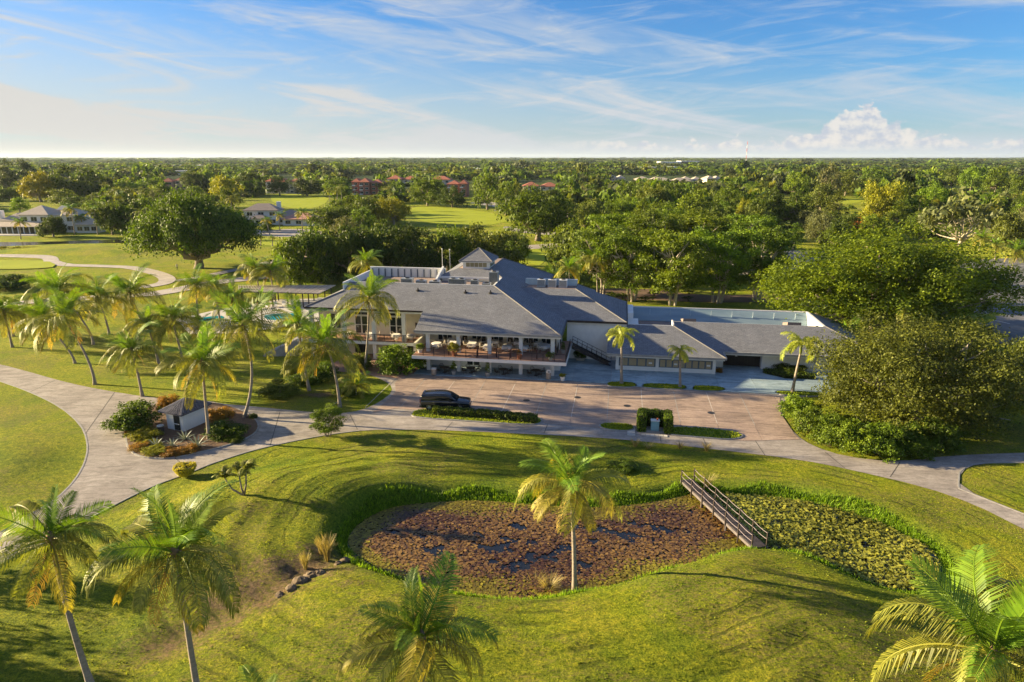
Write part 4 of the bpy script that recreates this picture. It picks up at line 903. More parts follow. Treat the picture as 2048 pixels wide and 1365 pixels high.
# ------------------------------------------------------------------ palms
def frond_data(seed, L=3.6, up=.9, droop=1.9, pairs=46, leaf=.85, hang=.55, w=.045, twist=.0, plume=False, bend=1.3):
    """feather frond: rachis along +x from the origin; leaflets either side, hanging"""
    rs = RS(seed); n = 24; th = up; P = [np.zeros(3)]; D = []
    for i in range(n):
        s = i/n; th = up-droop*s**bend; D.append(np.array([cos(th), .10*sin(twist*s*3), sin(th)])); P.append(P[-1]+D[-1]*L/n)
    P = np.array(P); D = unit(np.array(D+[D[-1]])); V = []; F = []; T = []
    def q(vs, t_):
        k = len(V); V.extend(vs); F.append((k, k+1, k+2, k+3)); T.extend([t_]*4)
    for i in range(n):                                   # rachis
        s0, s1 = i/n, (i+1)/n; r0, r1 = .045*(1-s0)+.008, .045*(1-s1)+.008
        for a, b_ in (((0,1,0),(0,0,1)),((0,0,1),(0,-1,0)),((0,-1,0),(0,0,-1)),((0,0,-1),(0,1,0))):
            a, b_ = np.array(a), np.array(b_); q([P[i]+a*r0, P[i]+b_*r0, P[i+1]+b_*r1, P[i+1]+a*r1], 1.0)
    for k in range(pairs):
        s = .14+.86*(k+rs.rand()*.4)/pairs; j = min(n-1, int(s*n)); f = s*n-j; p = P[j]*(1-f)+P[j+1]*f; d = D[j]
        ln = leaf*(sin(pi*min(1, .14+.80*s))**.7)*rs.uniform(.85, 1.12)
        for side in (-1, 1):
            if rs.rand() < .05: continue
            y = np.array([0, side, 0.]); upv = unit(np.cross(d, y)[None])[0]*side*-1
            if upv[2] < 0: upv = -upv
            fw = .45+.55*s
            dr = unit((y*1.0+d*fw+upv*(.15+(rs.uniform(-.6, .6) if plume else 0)))[None])[0]
            m_ = p+dr*ln*.45; e_dir = unit((dr*(1-hang)+np.array([0, 0, -1.])*hang*(1.3 if not plume else 1.5)+d*.12+rs.normal(size=3)*.07)[None])[0]; e = m_+e_dir*ln*.58
            wv = unit(np.cross(dr, upv)[None])[0]*w*rs.uniform(.8, 1.2); tn = float(np.clip(rs.uniform(.15, .75)+.25*s, 0, 1))
            q([p-wv*.5, p+wv*.5, m_+wv, m_-wv], tn); q([m_-wv, m_+wv, e+wv*.12, e-wv*.12], tn)
    return np.array(V), np.array(F), T
PF = {'young': leafmat('palm_leaf_young', (.030,.085,.008), (.19,.30,.022), .30, .1, .5, .3), 'mid': leafmat('palm_leaf', (.035,.060,.009), (.29,.30,.040), .28, .1, .52, .3),
      'old': leafmat('palm_leaf_old', (.08,.08,.014), (.42,.36,.05), .28, .12, .55, .3), 'dead': leafmat('palm_leaf_yellow', (.22,.15,.03), (.52,.35,.07), .3, .1, .6),
      'royal': leafmat('royal_palm_leaf', (.09,.15,.015), (.42,.45,.05), .42, .1, .45, .4)}
FR = {}
def fr(key, seed, m, **k):
    V, F, T_ = frond_data(seed, **k); FR[key] = npmesh('frond', V, F, PF[m], T_)
for d_, (pr, w_) in {'n': (46, .026), 'm': (28, .037)}.items():       # near and further palms
    fr('spear'+d_, 1, 'young', up=1.45, droop=.25, hang=.05, leaf=.55, L=2.9, pairs=pr, w=w_)
    fr('youngA'+d_, 2, 'young', up=1.25, droop=.95, hang=.15, leaf=.85, L=3.6, pairs=pr, w=w_)
    fr('youngB'+d_, 3, 'young', up=1.05, droop=1.35, hang=.28, leaf=.95, L=3.8, pairs=pr, w=w_)
    fr('midA'+d_, 4, 'mid', up=.75, droop=1.95, hang=.62, leaf=1.2, L=4.0, pairs=pr, w=w_)
    fr('midB'+d_, 5, 'mid', up=.42, droop=1.85, hang=.74, leaf=1.25, L=4.0, pairs=pr, w=w_, twist=.6)
    fr('oldA'+d_, 6, 'mid', up=.10, droop=1.65, hang=.7, leaf=1.15, L=3.9, pairs=pr, w=w_, twist=-.5)
    fr('oldB'+d_, 7, 'old', up=-.35, droop=1.0, hang=.60, leaf=.95, L=3.6, pairs=pr, w=w_)
    fr('dead'+d_, 8, 'dead', up=-.85, droop=.62, hang=.4, leaf=.7, L=3.0, pairs=pr//2, w=w_)
fr('royalA', 11, 'royal', up=1.0, droop=1.9, hang=.55, leaf=.75, L=3.0, pairs=50, w=.028, plume=True, bend=1.1)
fr('royalB', 12, 'royal', up=.35, droop=2.0, hang=.6, leaf=.75, L=2.9, pairs=50, w=.028, plume=True, bend=.9)
fr('far_up', 13, 'young', up=1.0, droop=1.4, hang=.4, leaf=.9, L=3.4, pairs=14, w=.08); fr('far_mid', 14, 'mid', up=.35, droop=1.5, hang=.6, leaf=.95, L=3.6, pairs=14, w=.08); fr('far_old', 15, 'old', up=-.3, droop=1.0, hang=.6, leaf=.9, L=3.3, pairs=14, w=.08)
nutm = mat('coconut', (.20,.17,.04), (.13,.10,.04), 8, .6); crownsh = mat('crownshaft_green', (.17,.24,.05), (.26,.26,.08), 4, .5)
def palm(label, base, hub, R=None, kind='n', seed=0, curve=None, name='coconut_palm', group=None, trunk_r=.17, lean=None, wind=(.5, .12), old=True, root=True, yel=0.0):
    rs = random.Random(seed*7+3); base = Vector(base); hub = Vector(hub)
    t_ = thing(name, label, 'palm', base, 0, group); H = hub-base
    c1_ = Vector((H.x*curve[0], H.y*.5, H.z*curve[1])) if curve else Vector((H.x*.35, H.y*.4, H.z*.45))
    path = []; rr = []; n = 14
    for i in range(n+1):
        s = i/n; p = (2*s*(1-s))*c1_+s*s*H; path.append(p); rr.append(trunk_r*(1.0-.38*s)*(1+.75*math.exp(-s*16))*(1+.03*(i % 2)))
    path[0].z -= .25
    MB().tube(path, rr, 9).build('trunk', palmbark, t_, True)
    if R is None: R = 3.9
    sc0 = R/3.0; axis_ = (path[-1]-path[-2]).normalized(); axis_ = (axis_+Vector((0, 0, 1.4))).normalized()
    q = axis_.to_track_quat('Z', 'Y')
    if name == 'royal_palm':
        MB().tube([path[-1]-Vector((0,0,.1)), path[-1]+Vector((0,0,.5)), path[-1]+Vector((0,0,1.3))], [.15,.17,.09], 9).build('crownshaft', crownsh, t_, True)
        H = path[-1]+Vector((0, 0, 1.1)); layers = [('royalA', 7, 0, .25), ('royalB', 7, .4, .0)]
    elif kind == 'far': H = path[-1]; layers = [('far_up', 6, 0, 0), ('far_mid', 7, .3, 0), ('far_old', 5, .6, 0)]
    else:
        H = path[-1]; layers = [('spear', 2, .2, 0), ('youngA', 3, .5, 0), ('youngB', 4, .1, 0), ('midA', 4, .35, 0), ('midB', 4, 0, 0), ('oldA', 4, .6, 0), ('oldB', 3, .3, 0)]
        if old: layers.append(('dead', 2, 1.0, 0))
    ga = rs.uniform(0, 6.28)
    for key, cnt, off, tl in layers:
        k_ = key if key.startswith('far') or key.startswith('royal') else key+kind
        for i in range(cnt):
            a = ga+off+2*pi*i/cnt+rs.uniform(-.28, .28)
            f = obj('frond', FR[k_], t_)
            if yel and key[:3] in ('mid', 'old') and rs.random() < yel: setmat(f, PF['old'])
            f.location = H+Vector((rs.uniform(-.06, .06), rs.uniform(-.06, .06), rs.uniform(-.12, .1)))
            rot = q @ Matrix.Rotation(a, 3, 'Z').to_quaternion() @ Matrix.Rotation(rs.uniform(-.16, .16), 3, 'Y').to_quaternion() @ Matrix.Rotation(rs.uniform(-.6, .6), 3, 'X').to_quaternion()
            f.rotation_mode = 'QUATERNION'; f.rotation_quaternion = Matrix.Rotation(wind[1], 3, Vector((0.35, 1, 0))).to_quaternion() @ rot; s_ = sc0*rs.uniform(.74, 1.16); f.scale = (s_, s_, s_)
    if kind in ('n', 'm') and name == 'coconut_palm':
        MB().lathe([(.05,-.35),(.22,-.25),(.27,0),(.20,.3),(.06,.55)], H, 9).build('crown_base', mat('palm_fibre', (.26,.17,.09), (.16,.11,.06), 8, .9), t_, True)
        for i in range(rs.choice((4, 6, 7))):
            a = rs.uniform(0, 6.28); mb = MB(); c_ = H+Vector((cos(a)*.34, sin(a)*.34, -.22-rs.uniform(0, .25))); mb.lathe([(.02,-.16),(.10,-.10),(.13,0),(.10,.10),(.02,.15)], c_, 7); mb.build('coconut', nutm, t_, True)
    return t_
def px_palm(label, bx, by, hx, hy, r_px, kind='m', curve=None, seed=0, dy=0.0, **kw):
    b_ = gp(bx, by); h = up_at(hx, hy, b_.y+dy); d = depth(h)
    return palm(label, b_, h, r_px*d/FPX, kind, seed, curve, **kw)
G1 = 'coconut palms in the grove left of the clubhouse'
for i, (lab, bx, by, hx, hy, r, k, cv) in enumerate([
  ('coconut palm with a deeply bowed trunk rooted at the driveway edge', 190,769,127,637,68,'m',(-.1,.38)),
  ('coconut palm leaning left from a nearly horizontal trunk base over dead fronds', 150,727,84,640,56,'m',(-.05,.25)),
  ('slim coconut palm at the left frame edge', 25,695,8,625,48,'m',None),
  ('short coconut palm half hidden behind the left-edge palm', 27,673,21,632,34,'m',None),
  ('coconut palm with a long curved trunk whose crown rises behind the bowed palm', 187,690,118,585,62,'m',(-.1,.3)),
  ('straight coconut palm with an open crown above the middle lawn of the grove', 219,670,196,598,52,'m',(.1,.5)),
  ('coconut palm whose tall crown rises before the cart path bend', 282,640,258,586,56,'m',None),
  ('coconut palm standing behind the round bush of the traffic island', 285,793,264,702,56,'m',(.2,.5)),
  ('coconut palm growing from the traffic island in front of the white kiosk', 419,880,405,726,72,'m',(.15,.5)),
  ('coconut palm with a kinked trunk at the east tip of the kiosk island', 487,838,487,655,76,'m',(2.2,.5)),
  ('coconut palm in the shaded middle of the grove, left of the pool', 366,722,345,642,56,'m',None),
  ('coconut palm with drooping dull fronds left of the grove centre', 318,728,297,655,48,'m',None),
  ('coconut palm in front of the great rain tree trunk', 398,655,391,572,40,'m',None),
  ('smaller coconut palm right of the palm before the rain tree', 440,640,428,575,36,'m',None),
  ('yellowish coconut palm behind the pergola, east one of a pair', 548,600,541,545,38,'m',None),
  ('yellowish coconut palm behind the pergola, west one of a pair', 520,598,512,540,34,'m',None),
  ('coconut palm in the soil bed at the foot of the terrace stairs', 619,782,597,652,56,'m',(.9,.55)),
  ('bushy coconut palm leaning toward the terrace from the lawn edge by the driveway', 680,815,654,692,74,'m',(.1,.6)),
  ('tall coconut palm standing against the grey roof of the west terrace', 729,742,738,598,64,'m',(.7,.45)),
  ('coconut palm rising behind the flat roof parapet', 737,600,733,528,36,'m',None),
  ('low coconut palm in the shade between grove and pool', 400,700,398,652,36,'m',None),
  ('coconut palm beside the pool fence', 470,660,466,600,40,'m',None),
  ('pale young palm beside the pool deck furniture', 525,650,522,600,26,'m',None)]):
    px_palm(lab, bx, by, hx, hy, r, k, cv, i+1, group=G1)
px_palm('single coconut palm standing on the near bank of the lily pond', 1149,1190,1142,975,95,'n',(.2,.5),31, yel=.45)
px_palm('foreground coconut palm near the left frame edge with a long bare trunk', 187,1385,103,1082,108,'n',(.95,.5),32)
px_palm('foreground coconut palm second from the left frame edge, the fullest crown', 398,1400,352,1105,134,'n',(.95,.5),33, yel=.35)
px_palm('foreground coconut palm below the pond whose crown is seen from above', 852,1480,842,1278,140,'n',(.5,.5),34, yel=.8)
px_palm('large foreground coconut palm at the right frame corner', 2005,1560,1985,1312,200,'n',(.3,.5),35, trunk_r=.19, yel=.3)
px_palm('foreground coconut palm of which only frond tips reach the bottom frame edge', 560,1640,525,1440,90,'n',(.3,.5),36)
G2 = 'feathery royal palms along the patio'
for i, (lab, bx, by, hx, hy, r) in enumerate([('royal palm with yellow drooping fronds at the west end of the grass strips', 1243,769,1243,686,46),('short royal palm with ragged fronds on the middle grass strip', 1360,776,1360,720,34),
     ('leaning royal palm with wide feathery fronds near the oak', 1584,786,1601,706,56)]):
    px_palm(lab, bx, by, hx, hy, r, 'm', None, 50+i, name='royal_palm', group=G2, trunk_r=.19)
for i, (lab, bx, by, hx, hy, r) in enumerate([('queen palm half hidden in the widest banyan', 1808,690,1815,622,44),('queen palm behind the service wing roof corner', 1700,700,1690,668,36),('royal palm in the far car park island', 2022,545,2030,505,30),
     ('small royal palm with orange skirt at the car park lawn', 1990,520,1991,492,20),('palm with yellow skirt beside the bare tree', 1958,502,1962,478,22),('queen palm in the clump east of the clubhouse roof', 1140,602,1138,538,30),('queen palm second in the clump east of the roof', 1195,600,1192,520,36),('tall queen palm in front of the olive-brown oak', 1110,590,1104,556,26)]):
    px_palm(lab, bx, by, hx, hy, r, 'm', None, 60+i, name='queen_palm', trunk_r=.14)
px_palm('low arching areca palm on the lawn tip beside the driveway', 712,790,712,772,34,'m',None,70, name='areca_palm', old=False, trunk_r=.1)
px_palm('broad-headed palm in front of the white mansion terrace', 42,478,40,444,16,'far',None,71, name='mansion_palm'); px_palm('tall slender palm at the mansion corner', 150,470,142,418,20,'far',None,72, name='mansion_palm')
px_palm('palm leaning over the mansion annex', 172,465,160,436,15,'far',None,73, name='mansion_palm'); px_palm('tall palm right of the mansion', 196,470,188,420,18,'far',None,74, name='mansion_palm')
px_palm('palm before the pink roof', 605,462,604,425,16,'far',None,75, name='mansion_palm'); px_palm('dark fan palm on the road island', 540,470,532,440,12,'far',None,76, name='fan_palm'); px_palm('fan palm by the white house', 560,462,558,430,13,'far',None,77, name='fan_palm')
px_palm('short cabbage palm on the lawn below the white house', 545,492,545,476,9,'far',None,78, name='cabbage_palm'); px_palm('round-headed cabbage palm west of its shorter neighbour', 522,492,521,475,9,'far',None,79, name='cabbage_palm')
# ------------------------------------------------------------------ pond life, islands, planting
def leafcloud(name, pts, nrm, leaf, m, parent=None, asp=.55, seed=0, kind=None, loc=None, spread=.04):
    rs = RS(seed); C = np.asarray(pts)+rs.normal(size=(len(pts), 3))*spread; N = unit(np.asarray(nrm)*.7+unit(rs.normal(size=(len(pts), 3)))*.8+np.array([0, 0, .25]))
    V, F = leafquads(C, N, leaf, asp, rs); tn = np.repeat(np.clip(rs.uniform(0, 1, len(C)), 0, 1), 4)
    return obj(name, npmesh(name, V, F, m, tn), parent, loc, kind)
def boxpts(n, sx_, sy_, sz_, seed, bumpy=.06):
    rs = RS(seed); A = np.array([sx_*sy_, sy_*sz_, sy_*sz_, sx_*sz_, sx_*sz_]); c = rs.choice(5, n, p=A/A.sum()); u = rs.rand(n, 3)
    P = np.column_stack([(u[:,0]-.5)*sx_, (u[:,1]-.5)*sy_, u[:,2]*sz_]); N = np.zeros((n, 3))
    for k, (ax, v, s) in enumerate([(2, sz_, 1), (0, -sx_/2, -1), (0, sx_/2, 1), (1, -sy_/2, -1), (1, sy_/2, 1)]):
        i = c == k; P[i, ax] = v; N[i, ax] = s
    P += N*bumpy*(np.sin(P[:,[0]]*5+P[:,[2]]*4)+np.sin(P[:,[1]]*6+1)) ; return P, N
def hedge(label, segs, h, wdt, lf, leaf=.09, dens=170, name='hedge', cat='hedge', seed=0, group=None):
    """segs: list of ground points a hedge runs through"""
    o_ = Vector(segs[0]); t_ = thing(name, label, cat, (o_.x, o_.y, gz(o_.x, o_.y)), 0, group)
    AP, AN = [], []; core = MB()
    for k, (a, b_) in enumerate(zip(segs[:-1], segs[1:])):
        a, b_ = Vector(a)-o_, Vector(b_)-o_; d = b_-a; L = d.length+wdt*.6; an = atan2(d.y, d.x); m = (a+b_)/2
        P, N = boxpts(int(dens*(2*(L+wdt)*h+L*wdt)), L, wdt, h, seed+k); R_ = np.array([[cos(an), -sin(an), 0], [sin(an), cos(an), 0], [0, 0, 1]])
        AP.append(P@R_.T+np.array([m.x, m.y, 0])); AN.append(N@R_.T)
        core.box(-L/2+.08, L/2-.08, -wdt/2+.08, wdt/2-.08, 0, h-.08, Matrix.Translation((m.x, m.y, 0))@Matrix.Rotation(an, 4, 'Z'))
    leafcloud('leaves', np.vstack(AP), np.vstack(AN), leaf, LM[lf], t_, seed=seed, kind='stuff')
    core.build('twigs', mat('hedge_twigs', (.03,.035,.012), (.02,.022,.01), 6, .95), t_)
    return t_
def shrub(label, px, py, wpx, hm, key='bush0', lf='green', name='shrub', cat='shrub', group=None, ry=1.0, **kw):
    p = gp(px, py); r = wpx*depth(p)/FPX/2
    return tree(name, label, cat, p, r, hm, key, lf, z0=0.0, group=group, ry=ry, **kw)
# lily pads: far too many to count
rs = RS(4); x0, y0 = POND.min(0); x1, y1 = POND.max(0)
def pads(name, label, n, side, r0, r1, m, tilt, zj, rim=None):
    C = np.column_stack([rs.uniform(x0, x1, n), rs.uniform(y0, y1, n)]); C = C[sdist(POND, C) < -.12]
    bx = 15.7+(55-C[:, 1])*.23; d = C[:, 0]-bx; C = C[(d > .2) if side else (d < .9)]
    nz = np.sin(C[:,0]*.7+1.3*np.sin(C[:,1]*.9+.5))*np.sin(C[:,1]*1.1+1.7*np.sin(C[:,0]*.45+2))+.7*np.sin(C[:,0]*1.9+C[:,1]*1.3+1)*np.sin(C[:,1]*2.3-C[:,0]*.8)+.45*np.sin(C[:,0]*4.1+1)*np.sin(C[:,1]*4.7)
    edge = smooth(-sdist(POND, C), 4.5, 1.0); C = C[(nz > (-.85 if side else -.48)-1.4*edge)|(rs.rand(len(C)) < .04)]
    if rim is not None:
        e_ = -sdist(POND, C)+.8*np.sin(C[:,0]*.6+np.sin(C[:,1])); C = C[(e_ < .9+rs.rand(len(C))*1.6) == rim]
    n = len(C); r = rs.uniform(r0, r1, n)*(.7+.6*rs.rand(n)); k = 7; a = rs.uniform(0, 6.28, n)[:, None]+np.arange(k)*(5.9/k)
    T_ = rs.normal(size=(n, 2))*tilt; dx, dy = np.cos(a)*r[:, None], np.sin(a)*r[:, None]; z = wz+.012+rs.rand(n)*zj
    V = np.stack([C[:, :1]+dx, C[:, 1:]+dy, z[:, None]+np.abs(dx*T_[:, :1]+dy*T_[:, 1:])*1.0], 2).reshape(-1, 3)
    big = np.sin(C[:,0]*.35+1)*np.cos(C[:,1]*.5)+.6*rs.normal(size=n)
    tn = np.clip((.42 if side else .30)+.26*big+.24*rs.normal(size=n), 0, 1)
    o = obj(name, npmesh(name, V, np.arange(n*k).reshape(n, k), m, np.repeat(tn, k)), kind='stuff'); tag(o, label, 'lily pads', kind='stuff'); return o
padL = leafmat('lily_pad_maroon', (.055,.024,.015), (.33,.20,.05), .05, 0, .4, .4); padE = leafmat('lily_pad_olive', (.12,.09,.015), (.34,.30,.03), .1, 0, .5, .3); padR = leafmat('lily_pad_green', (.10,.12,.014), (.60,.62,.10), .3, 0, .5, .3)
pads('lily_pads', 'maroon, brown and rust lily pads over the middle of the larger west basin', 70000, False, .055, .125, padL, .22, .05, False)
pads('lily_pads', 'olive and ochre lily pads along the rim of the larger west basin', 95000, False, .05, .11, padE, .2, .04, True)
pads('lily_pads', 'green and yellow upright lily leaves covering the small east basin of the pond', 48000, True, .06, .125, padR, .75, .20)
# tall grass rim around the water
n = 26000; t_i = rs.randint(0, len(POND), n); f = rs.rand(n)[:, None]; Q = POND[t_i]*(1-f)+POND[(t_i+1) % len(POND)]*f
dP = POND[(t_i+1) % len(POND)]-POND[t_i]; nn_ = unit(np.column_stack([dP[:, 1], -dP[:, 0]])); off = rs.uniform(-.25, 1.5, n)[:, None]*(.5+.5*np.sin(Q[:, :1]*.5)**2)
sg = -1 if sdist(POND, (POND[:1]+nn_[:1]*0+unit(np.array([[dP[0,1]*0+nn_[0,0], nn_[0,1]]]))*.3))[0] < 0 else 1
sgn = np.where(sdist(POND, Q+nn_*.2) < 0, -1, 1)[:, None]; Q = Q+nn_*sgn*off; hz_ = terrain(Q); hh = rs.uniform(.14, .42, n); a = rs.uniform(0, 6.28, n); ln = rs.normal(size=(n, 2))*.10
dx, dy = np.cos(a)*.035, np.sin(a)*.035; B = np.column_stack([Q, hz_-.03]); Tp = B+np.column_stack([ln, hh])
V = np.stack([B+np.column_stack([-dx, -dy, 0*dx]), B+np.column_stack([dx, dy, 0*dx]), Tp+np.column_stack([dx*.3, dy*.3, 0*dx]), Tp-np.column_stack([dx*.3, dy*.3, 0*dx])], 1).reshape(-1, 3)
o = obj('bank_grass', npmesh('bank_grass', V, np.arange(4*n).reshape(n, 4), leafmat('bank_grass', (.07,.14,.012), (.28,.42,.022), .4, 0), np.repeat(rs.rand(n), 4)), kind='stuff'); tag(o, 'lush bright green grass fringing the banks of the lily pond', 'grass', kind='stuff')
# rough turf tufts on the foreground lawn
def tufts(name, label, n, xr, yr, h0, h1, w, m, keep):
    Q = np.column_stack([rs.uniform(*xr, n), rs.uniform(*yr, n)]); Q = Q[keep(Q)]; n = len(Q); z = terrain(Q); a = rs.uniform(0, 6.28, n); hh = rs.uniform(h0, h1, n); ln = rs.normal(size=(n, 2))*h1*.5
    dx, dy = np.cos(a)*w, np.sin(a)*w; B = np.column_stack([Q, z-.02]); Tp = B+np.column_stack([ln, hh])
    V = np.stack([B+np.column_stack([-dx, -dy, 0*dx]), B+np.column_stack([dx, dy, 0*dx]), Tp+np.column_stack([dx*.6, dy*.6, 0*dx]), Tp-np.column_stack([dx*.6, dy*.6, 0*dx])], 1).reshape(-1, 3)
    nz = np.sin(Q[:,0]*.5+2*np.sin(Q[:,1]*.3))*np.sin(Q[:,1]*.7+np.sin(Q[:,0]*.4)); tn = np.clip(rs.rand(n)*.7+.3*nz, 0, 1)
    o = obj(name, npmesh(name, V, np.arange(4*n).reshape(n, 4), m, np.repeat(tn, 4)), kind='stuff'); tag(o, label, 'grass', kind='stuff')
turfm = leafmat('turf_blades', (.13,.19,.014), (.38,.41,.040), .35, 0, .7, .1)
tufts('lawn_grass', 'short mown grass with rough tufts on the foreground lawn around the pond', 110000, (-45, 52), (28, 72), .02, .075, .03, turfm, lambda Q: (sdist(ROAD, Q) > .25) & (sdist(POND, Q) > .2) & (pdist(GULLY, Q, False) > rs.rand(len(Q))*2.2) & (np.abs(Q[:,0]) < Q[:,1]*.8+6))
# footbridge
ba, bb = Vector((15.55, 55.4, 0)), Vector((18.25, 44.5, 0)); bd_ = (bb-ba); bL = bd_.length; ban = atan2(bd_.y, bd_.x)
br_ = thing('footbridge', 'narrow wooden footbridge with rope-like pale rails crossing the lily pond', 'footbridge', (ba.x, ba.y, .05), ban)
plank = mat('weathered_plank', (.055,.048,.055), (.035,.03,.036), 3, .8, .01, 10, tint=.25); beam = mat('bridge_beam', (.16,.14,.145), (.10,.088,.092), 2, .8)
pm = None
for i in range(70):
    if pm is None: o = MB().box(-.072, .072, -.50, .50, 0, .05).build('plank', plank, br_); pm = o.data
    else: o = obj('plank', pm, br_)
    o.location = (.08+i*bL/70, random.Random(i).uniform(-.02, .02), .22)
for s_ in (-1, 1):
    MB().box(-.1, bL+.1, s_*.53-.05, s_*.53+.05, -.02, .21).build('beam', beam, br_)
    for k in range(7):
        x = .15+k*(bL-.3)/6; MB().box(x-.045, x+.045, s_*.62-.04, s_*.62+.04, -.55, 1.30).build('post', wood_d, br_)
    for zz in (.72, 1.22):
        path = []
        for k in range(6):
            for q_ in range(6): s = q_/6; path.append((.15+(k+s)*(bL-.3)/6, s_*.62, zz-.07*4*s*(1-s)))
        path.append((bL-.15, s_*.62, zz)); MB().tube(path, .02, 5).build('rail', mat('pale_rope', (.34,.28,.31), (.24,.20,.22), 10, .7), br_)
for k in (2, 4): MB().box(bL*k/6-.08, bL*k/6+.08, -.64, -.50, -1.2, 0).build('pile', beam, br_); MB().box(bL*k/6-.08, bL*k/6+.08, .50, .64, -1.2, 0).build('pile', beam, br_)
# raised kerbed islands
islt = mat('island_turf', (.14,.18,.022), (.095,.14,.018), 1.6, .95, .05, 9, c3=(.20,.22,.03)); mulch = mat('mulch', (.20,.12,.075), (.12,.075,.05), 4, .95, .04, 12, c3=(.28,.18,.11))
def island(label, pxs, top, h=.13, name='kerb_island'):
    P = chaikin(arr(pxs), 2); cx_ = P.mean(0); ar = .5*np.sum(P[:,0]*np.roll(P[:,1],-1)-P[:,1]*np.roll(P[:,0],-1)); P = P if ar > 0 else P[::-1]
    t_ = thing(name, label, 'planted island', (cx_[0], cx_[1], 0)); t_['kind'] = 'structure'; del t_['category']; del t_['label']
    q_ = P-cx_; n = len(q_); d = np.roll(q_, -1, 0)-np.roll(q_, 1, 0); nr = unit(np.column_stack([-d[:, 1], d[:, 0]])); inn = q_+nr*.16
    mb = MB(); mb.add([(*p, -.05) for p in q_]+[(*p, h) for p in q_]+[(*p, h) for p in inn]+[(*p, -.02) for p in inn], [(i, (i+1) % n, (i+1) % n+n, i+n) for i in range(n)]+[(i+n, (i+1) % n+n, (i+1) % n+2*n, i+2*n) for i in range(n)])
    mb.build('kerb', grey, t_)
    mb = MB(); tr = tessellate_polygon([[Vector((a, b_, 0)) for a, b_ in inn]]); mb.add([(*p, h+.012) for p in inn], [tuple(x) if np.cross(inn[x[1]]-inn[x[0]], inn[x[2]]-inn[x[0]]) > 0 else tuple(x[::-1]) for x in tr]); mb.build('turf' if top is islt else 'mulch', top, t_)
    return P
def island_grass(P, n, label):
    Q = np.column_stack([rs.uniform(P[:,0].min(), P[:,0].max(), n), rs.uniform(P[:,1].min(), P[:,1].max(), n)]); Q = Q[sdist(P, Q) < -.15]; n = len(Q)
    a = rs.uniform(0, 6.28, n); w = .05; B = np.column_stack([Q, np.full(n, .13)]); Tp = B+np.column_stack([rs.normal(size=(n, 2))*.03, rs.uniform(.04, .12, n)]); dx, dy = np.cos(a)*w, np.sin(a)*w; z_ = 0*dx
    V = np.stack([B+np.column_stack([-dx, -dy, z_]), B+np.column_stack([dx, dy, z_]), Tp+np.column_stack([dx, dy, z_]), Tp-np.column_stack([dx, dy, z_])], 1).reshape(-1, 3)
    o = obj('island_grass', npmesh('island_grass', V, np.arange(4*n).reshape(n, 4), turfm, np.repeat(rs.rand(n), 4)), kind='stuff'); tag(o, label, 'grass', kind='stuff')
I1 = island('', [(257,903),(249,880),(256,848),(285,818),(350,800),(440,806),(500,828),(523,852),(508,874),(450,895),(380,912),(330,921),(280,917)], mulch)
I2 = island('', [(818,833),(830,820),(900,817),(1000,824),(1072,833),(1090,845),(1068,853),(960,846),(840,838)], islt)
I3 = island('', [(1194,853),(1210,847),(1255,849),(1272,856),(1262,865),(1212,862)], islt)
I4 = island('', [(1336,860),(1350,855),(1420,858),(1478,866),(1490,876),(1462,882),(1390,876),(1332,871)], islt)
I5 = [island('', p, islt) for p in ([(1209,770),(1222,765),(1262,766),(1274,770),(1273,777),(1222,776)], [(1283,773),(1290,768),(1368,771),(1375,777),(1368,782),(1286,778)], [(1384,776),(1392,772),(1442,775),(1454,781),(1440,785),(1386,784)], [(1546,787),(1556,783),(1640,786),(1650,796),(1570,793)])]
island_grass(I2, 5000, 'thin grass around the low hedge on the island beside the black vehicle')
for P_, lb in ((I3, 'clipped grass on the small oval island left of the hedge arch'), (I4, 'clipped grass on the long island right of the hedge arch')): island_grass(P_, 2500, lb)
for P_, lb in zip(I5, ('westernmost','second','third','easternmost')): island_grass(P_, 1500, lb+' strip of grass between patio and parking lot')
hedge('long low clipped hedge on the island beside the black vehicle', [at(872,830), at(975,837), at(1068,846)], .85, 1.0, 'green', .10, 150, seed=3)
# hedge arch round a drinks cooler
ax, ay = bl(27.75, -16.9), bl(30.35, -17.1)
a0, a1 = bl(28.0, -17.2), bl(28.0, -15.3); a2 = bl(30.7, -15.5); a3 = bl(30.7, -17.4)
hedge('U-shaped clipped hedge enclosing a water cooler at the edge of the parking lot', [a0, a1, a2, a3], 1.75, .85, 'green', .07, 260, seed=9)
cl = thing('water_cooler', 'pale blue water cooler cabinet standing inside the U-shaped hedge', 'water cooler', bl(29.35, -16.9, .04), BA)
MB().box(-.95, .95, -.5, .6, -.04, .10).build('plinth', grey, cl); cbm = mat('cooler_blue', (.22,.40,.46), (.16,.30,.36), 2, .4)
MB().box(-.42, .42, -.25, .30, .10, 1.15).build('cabinet', cbm, cl); MB().box(-.46, .46, -.29, .34, 1.152, 1.22).build('lid', white, cl); MB().box(-.34, -.04, -.275, -.252, .2, 1.05).build('door', cbm, cl); MB().box(.04, .34, -.275, -.252, .2, 1.05).build('door', cbm, cl)
MB().lathe([(.09,0),(.11,.18),(.09,.20)], (.22,0,1.222), 10).build('cup', mat('orange_cup', (.7,.18,.05), None, 4, .5), cl)
st = thing('stepping_stones', 'row of pale stone slabs laid before the U-shaped hedge', 'stone slabs', bl(29.3, -18.2, .02), BA)
for i in range(6): MB().box(-1.35+i*.45, -.95+i*.45, -.22-.03*(i % 2), .22, 0, .07).build('stone', mat('pale_stone', (.58,.55,.50), (.42,.40,.37), 4, .8, .01, tint=.2), st)
st = thing('stepping_stones', 'crossing of pale stone slabs between oval island and U-shaped hedge', 'stone slabs', bl(26.9, -17.5, .03), BA)
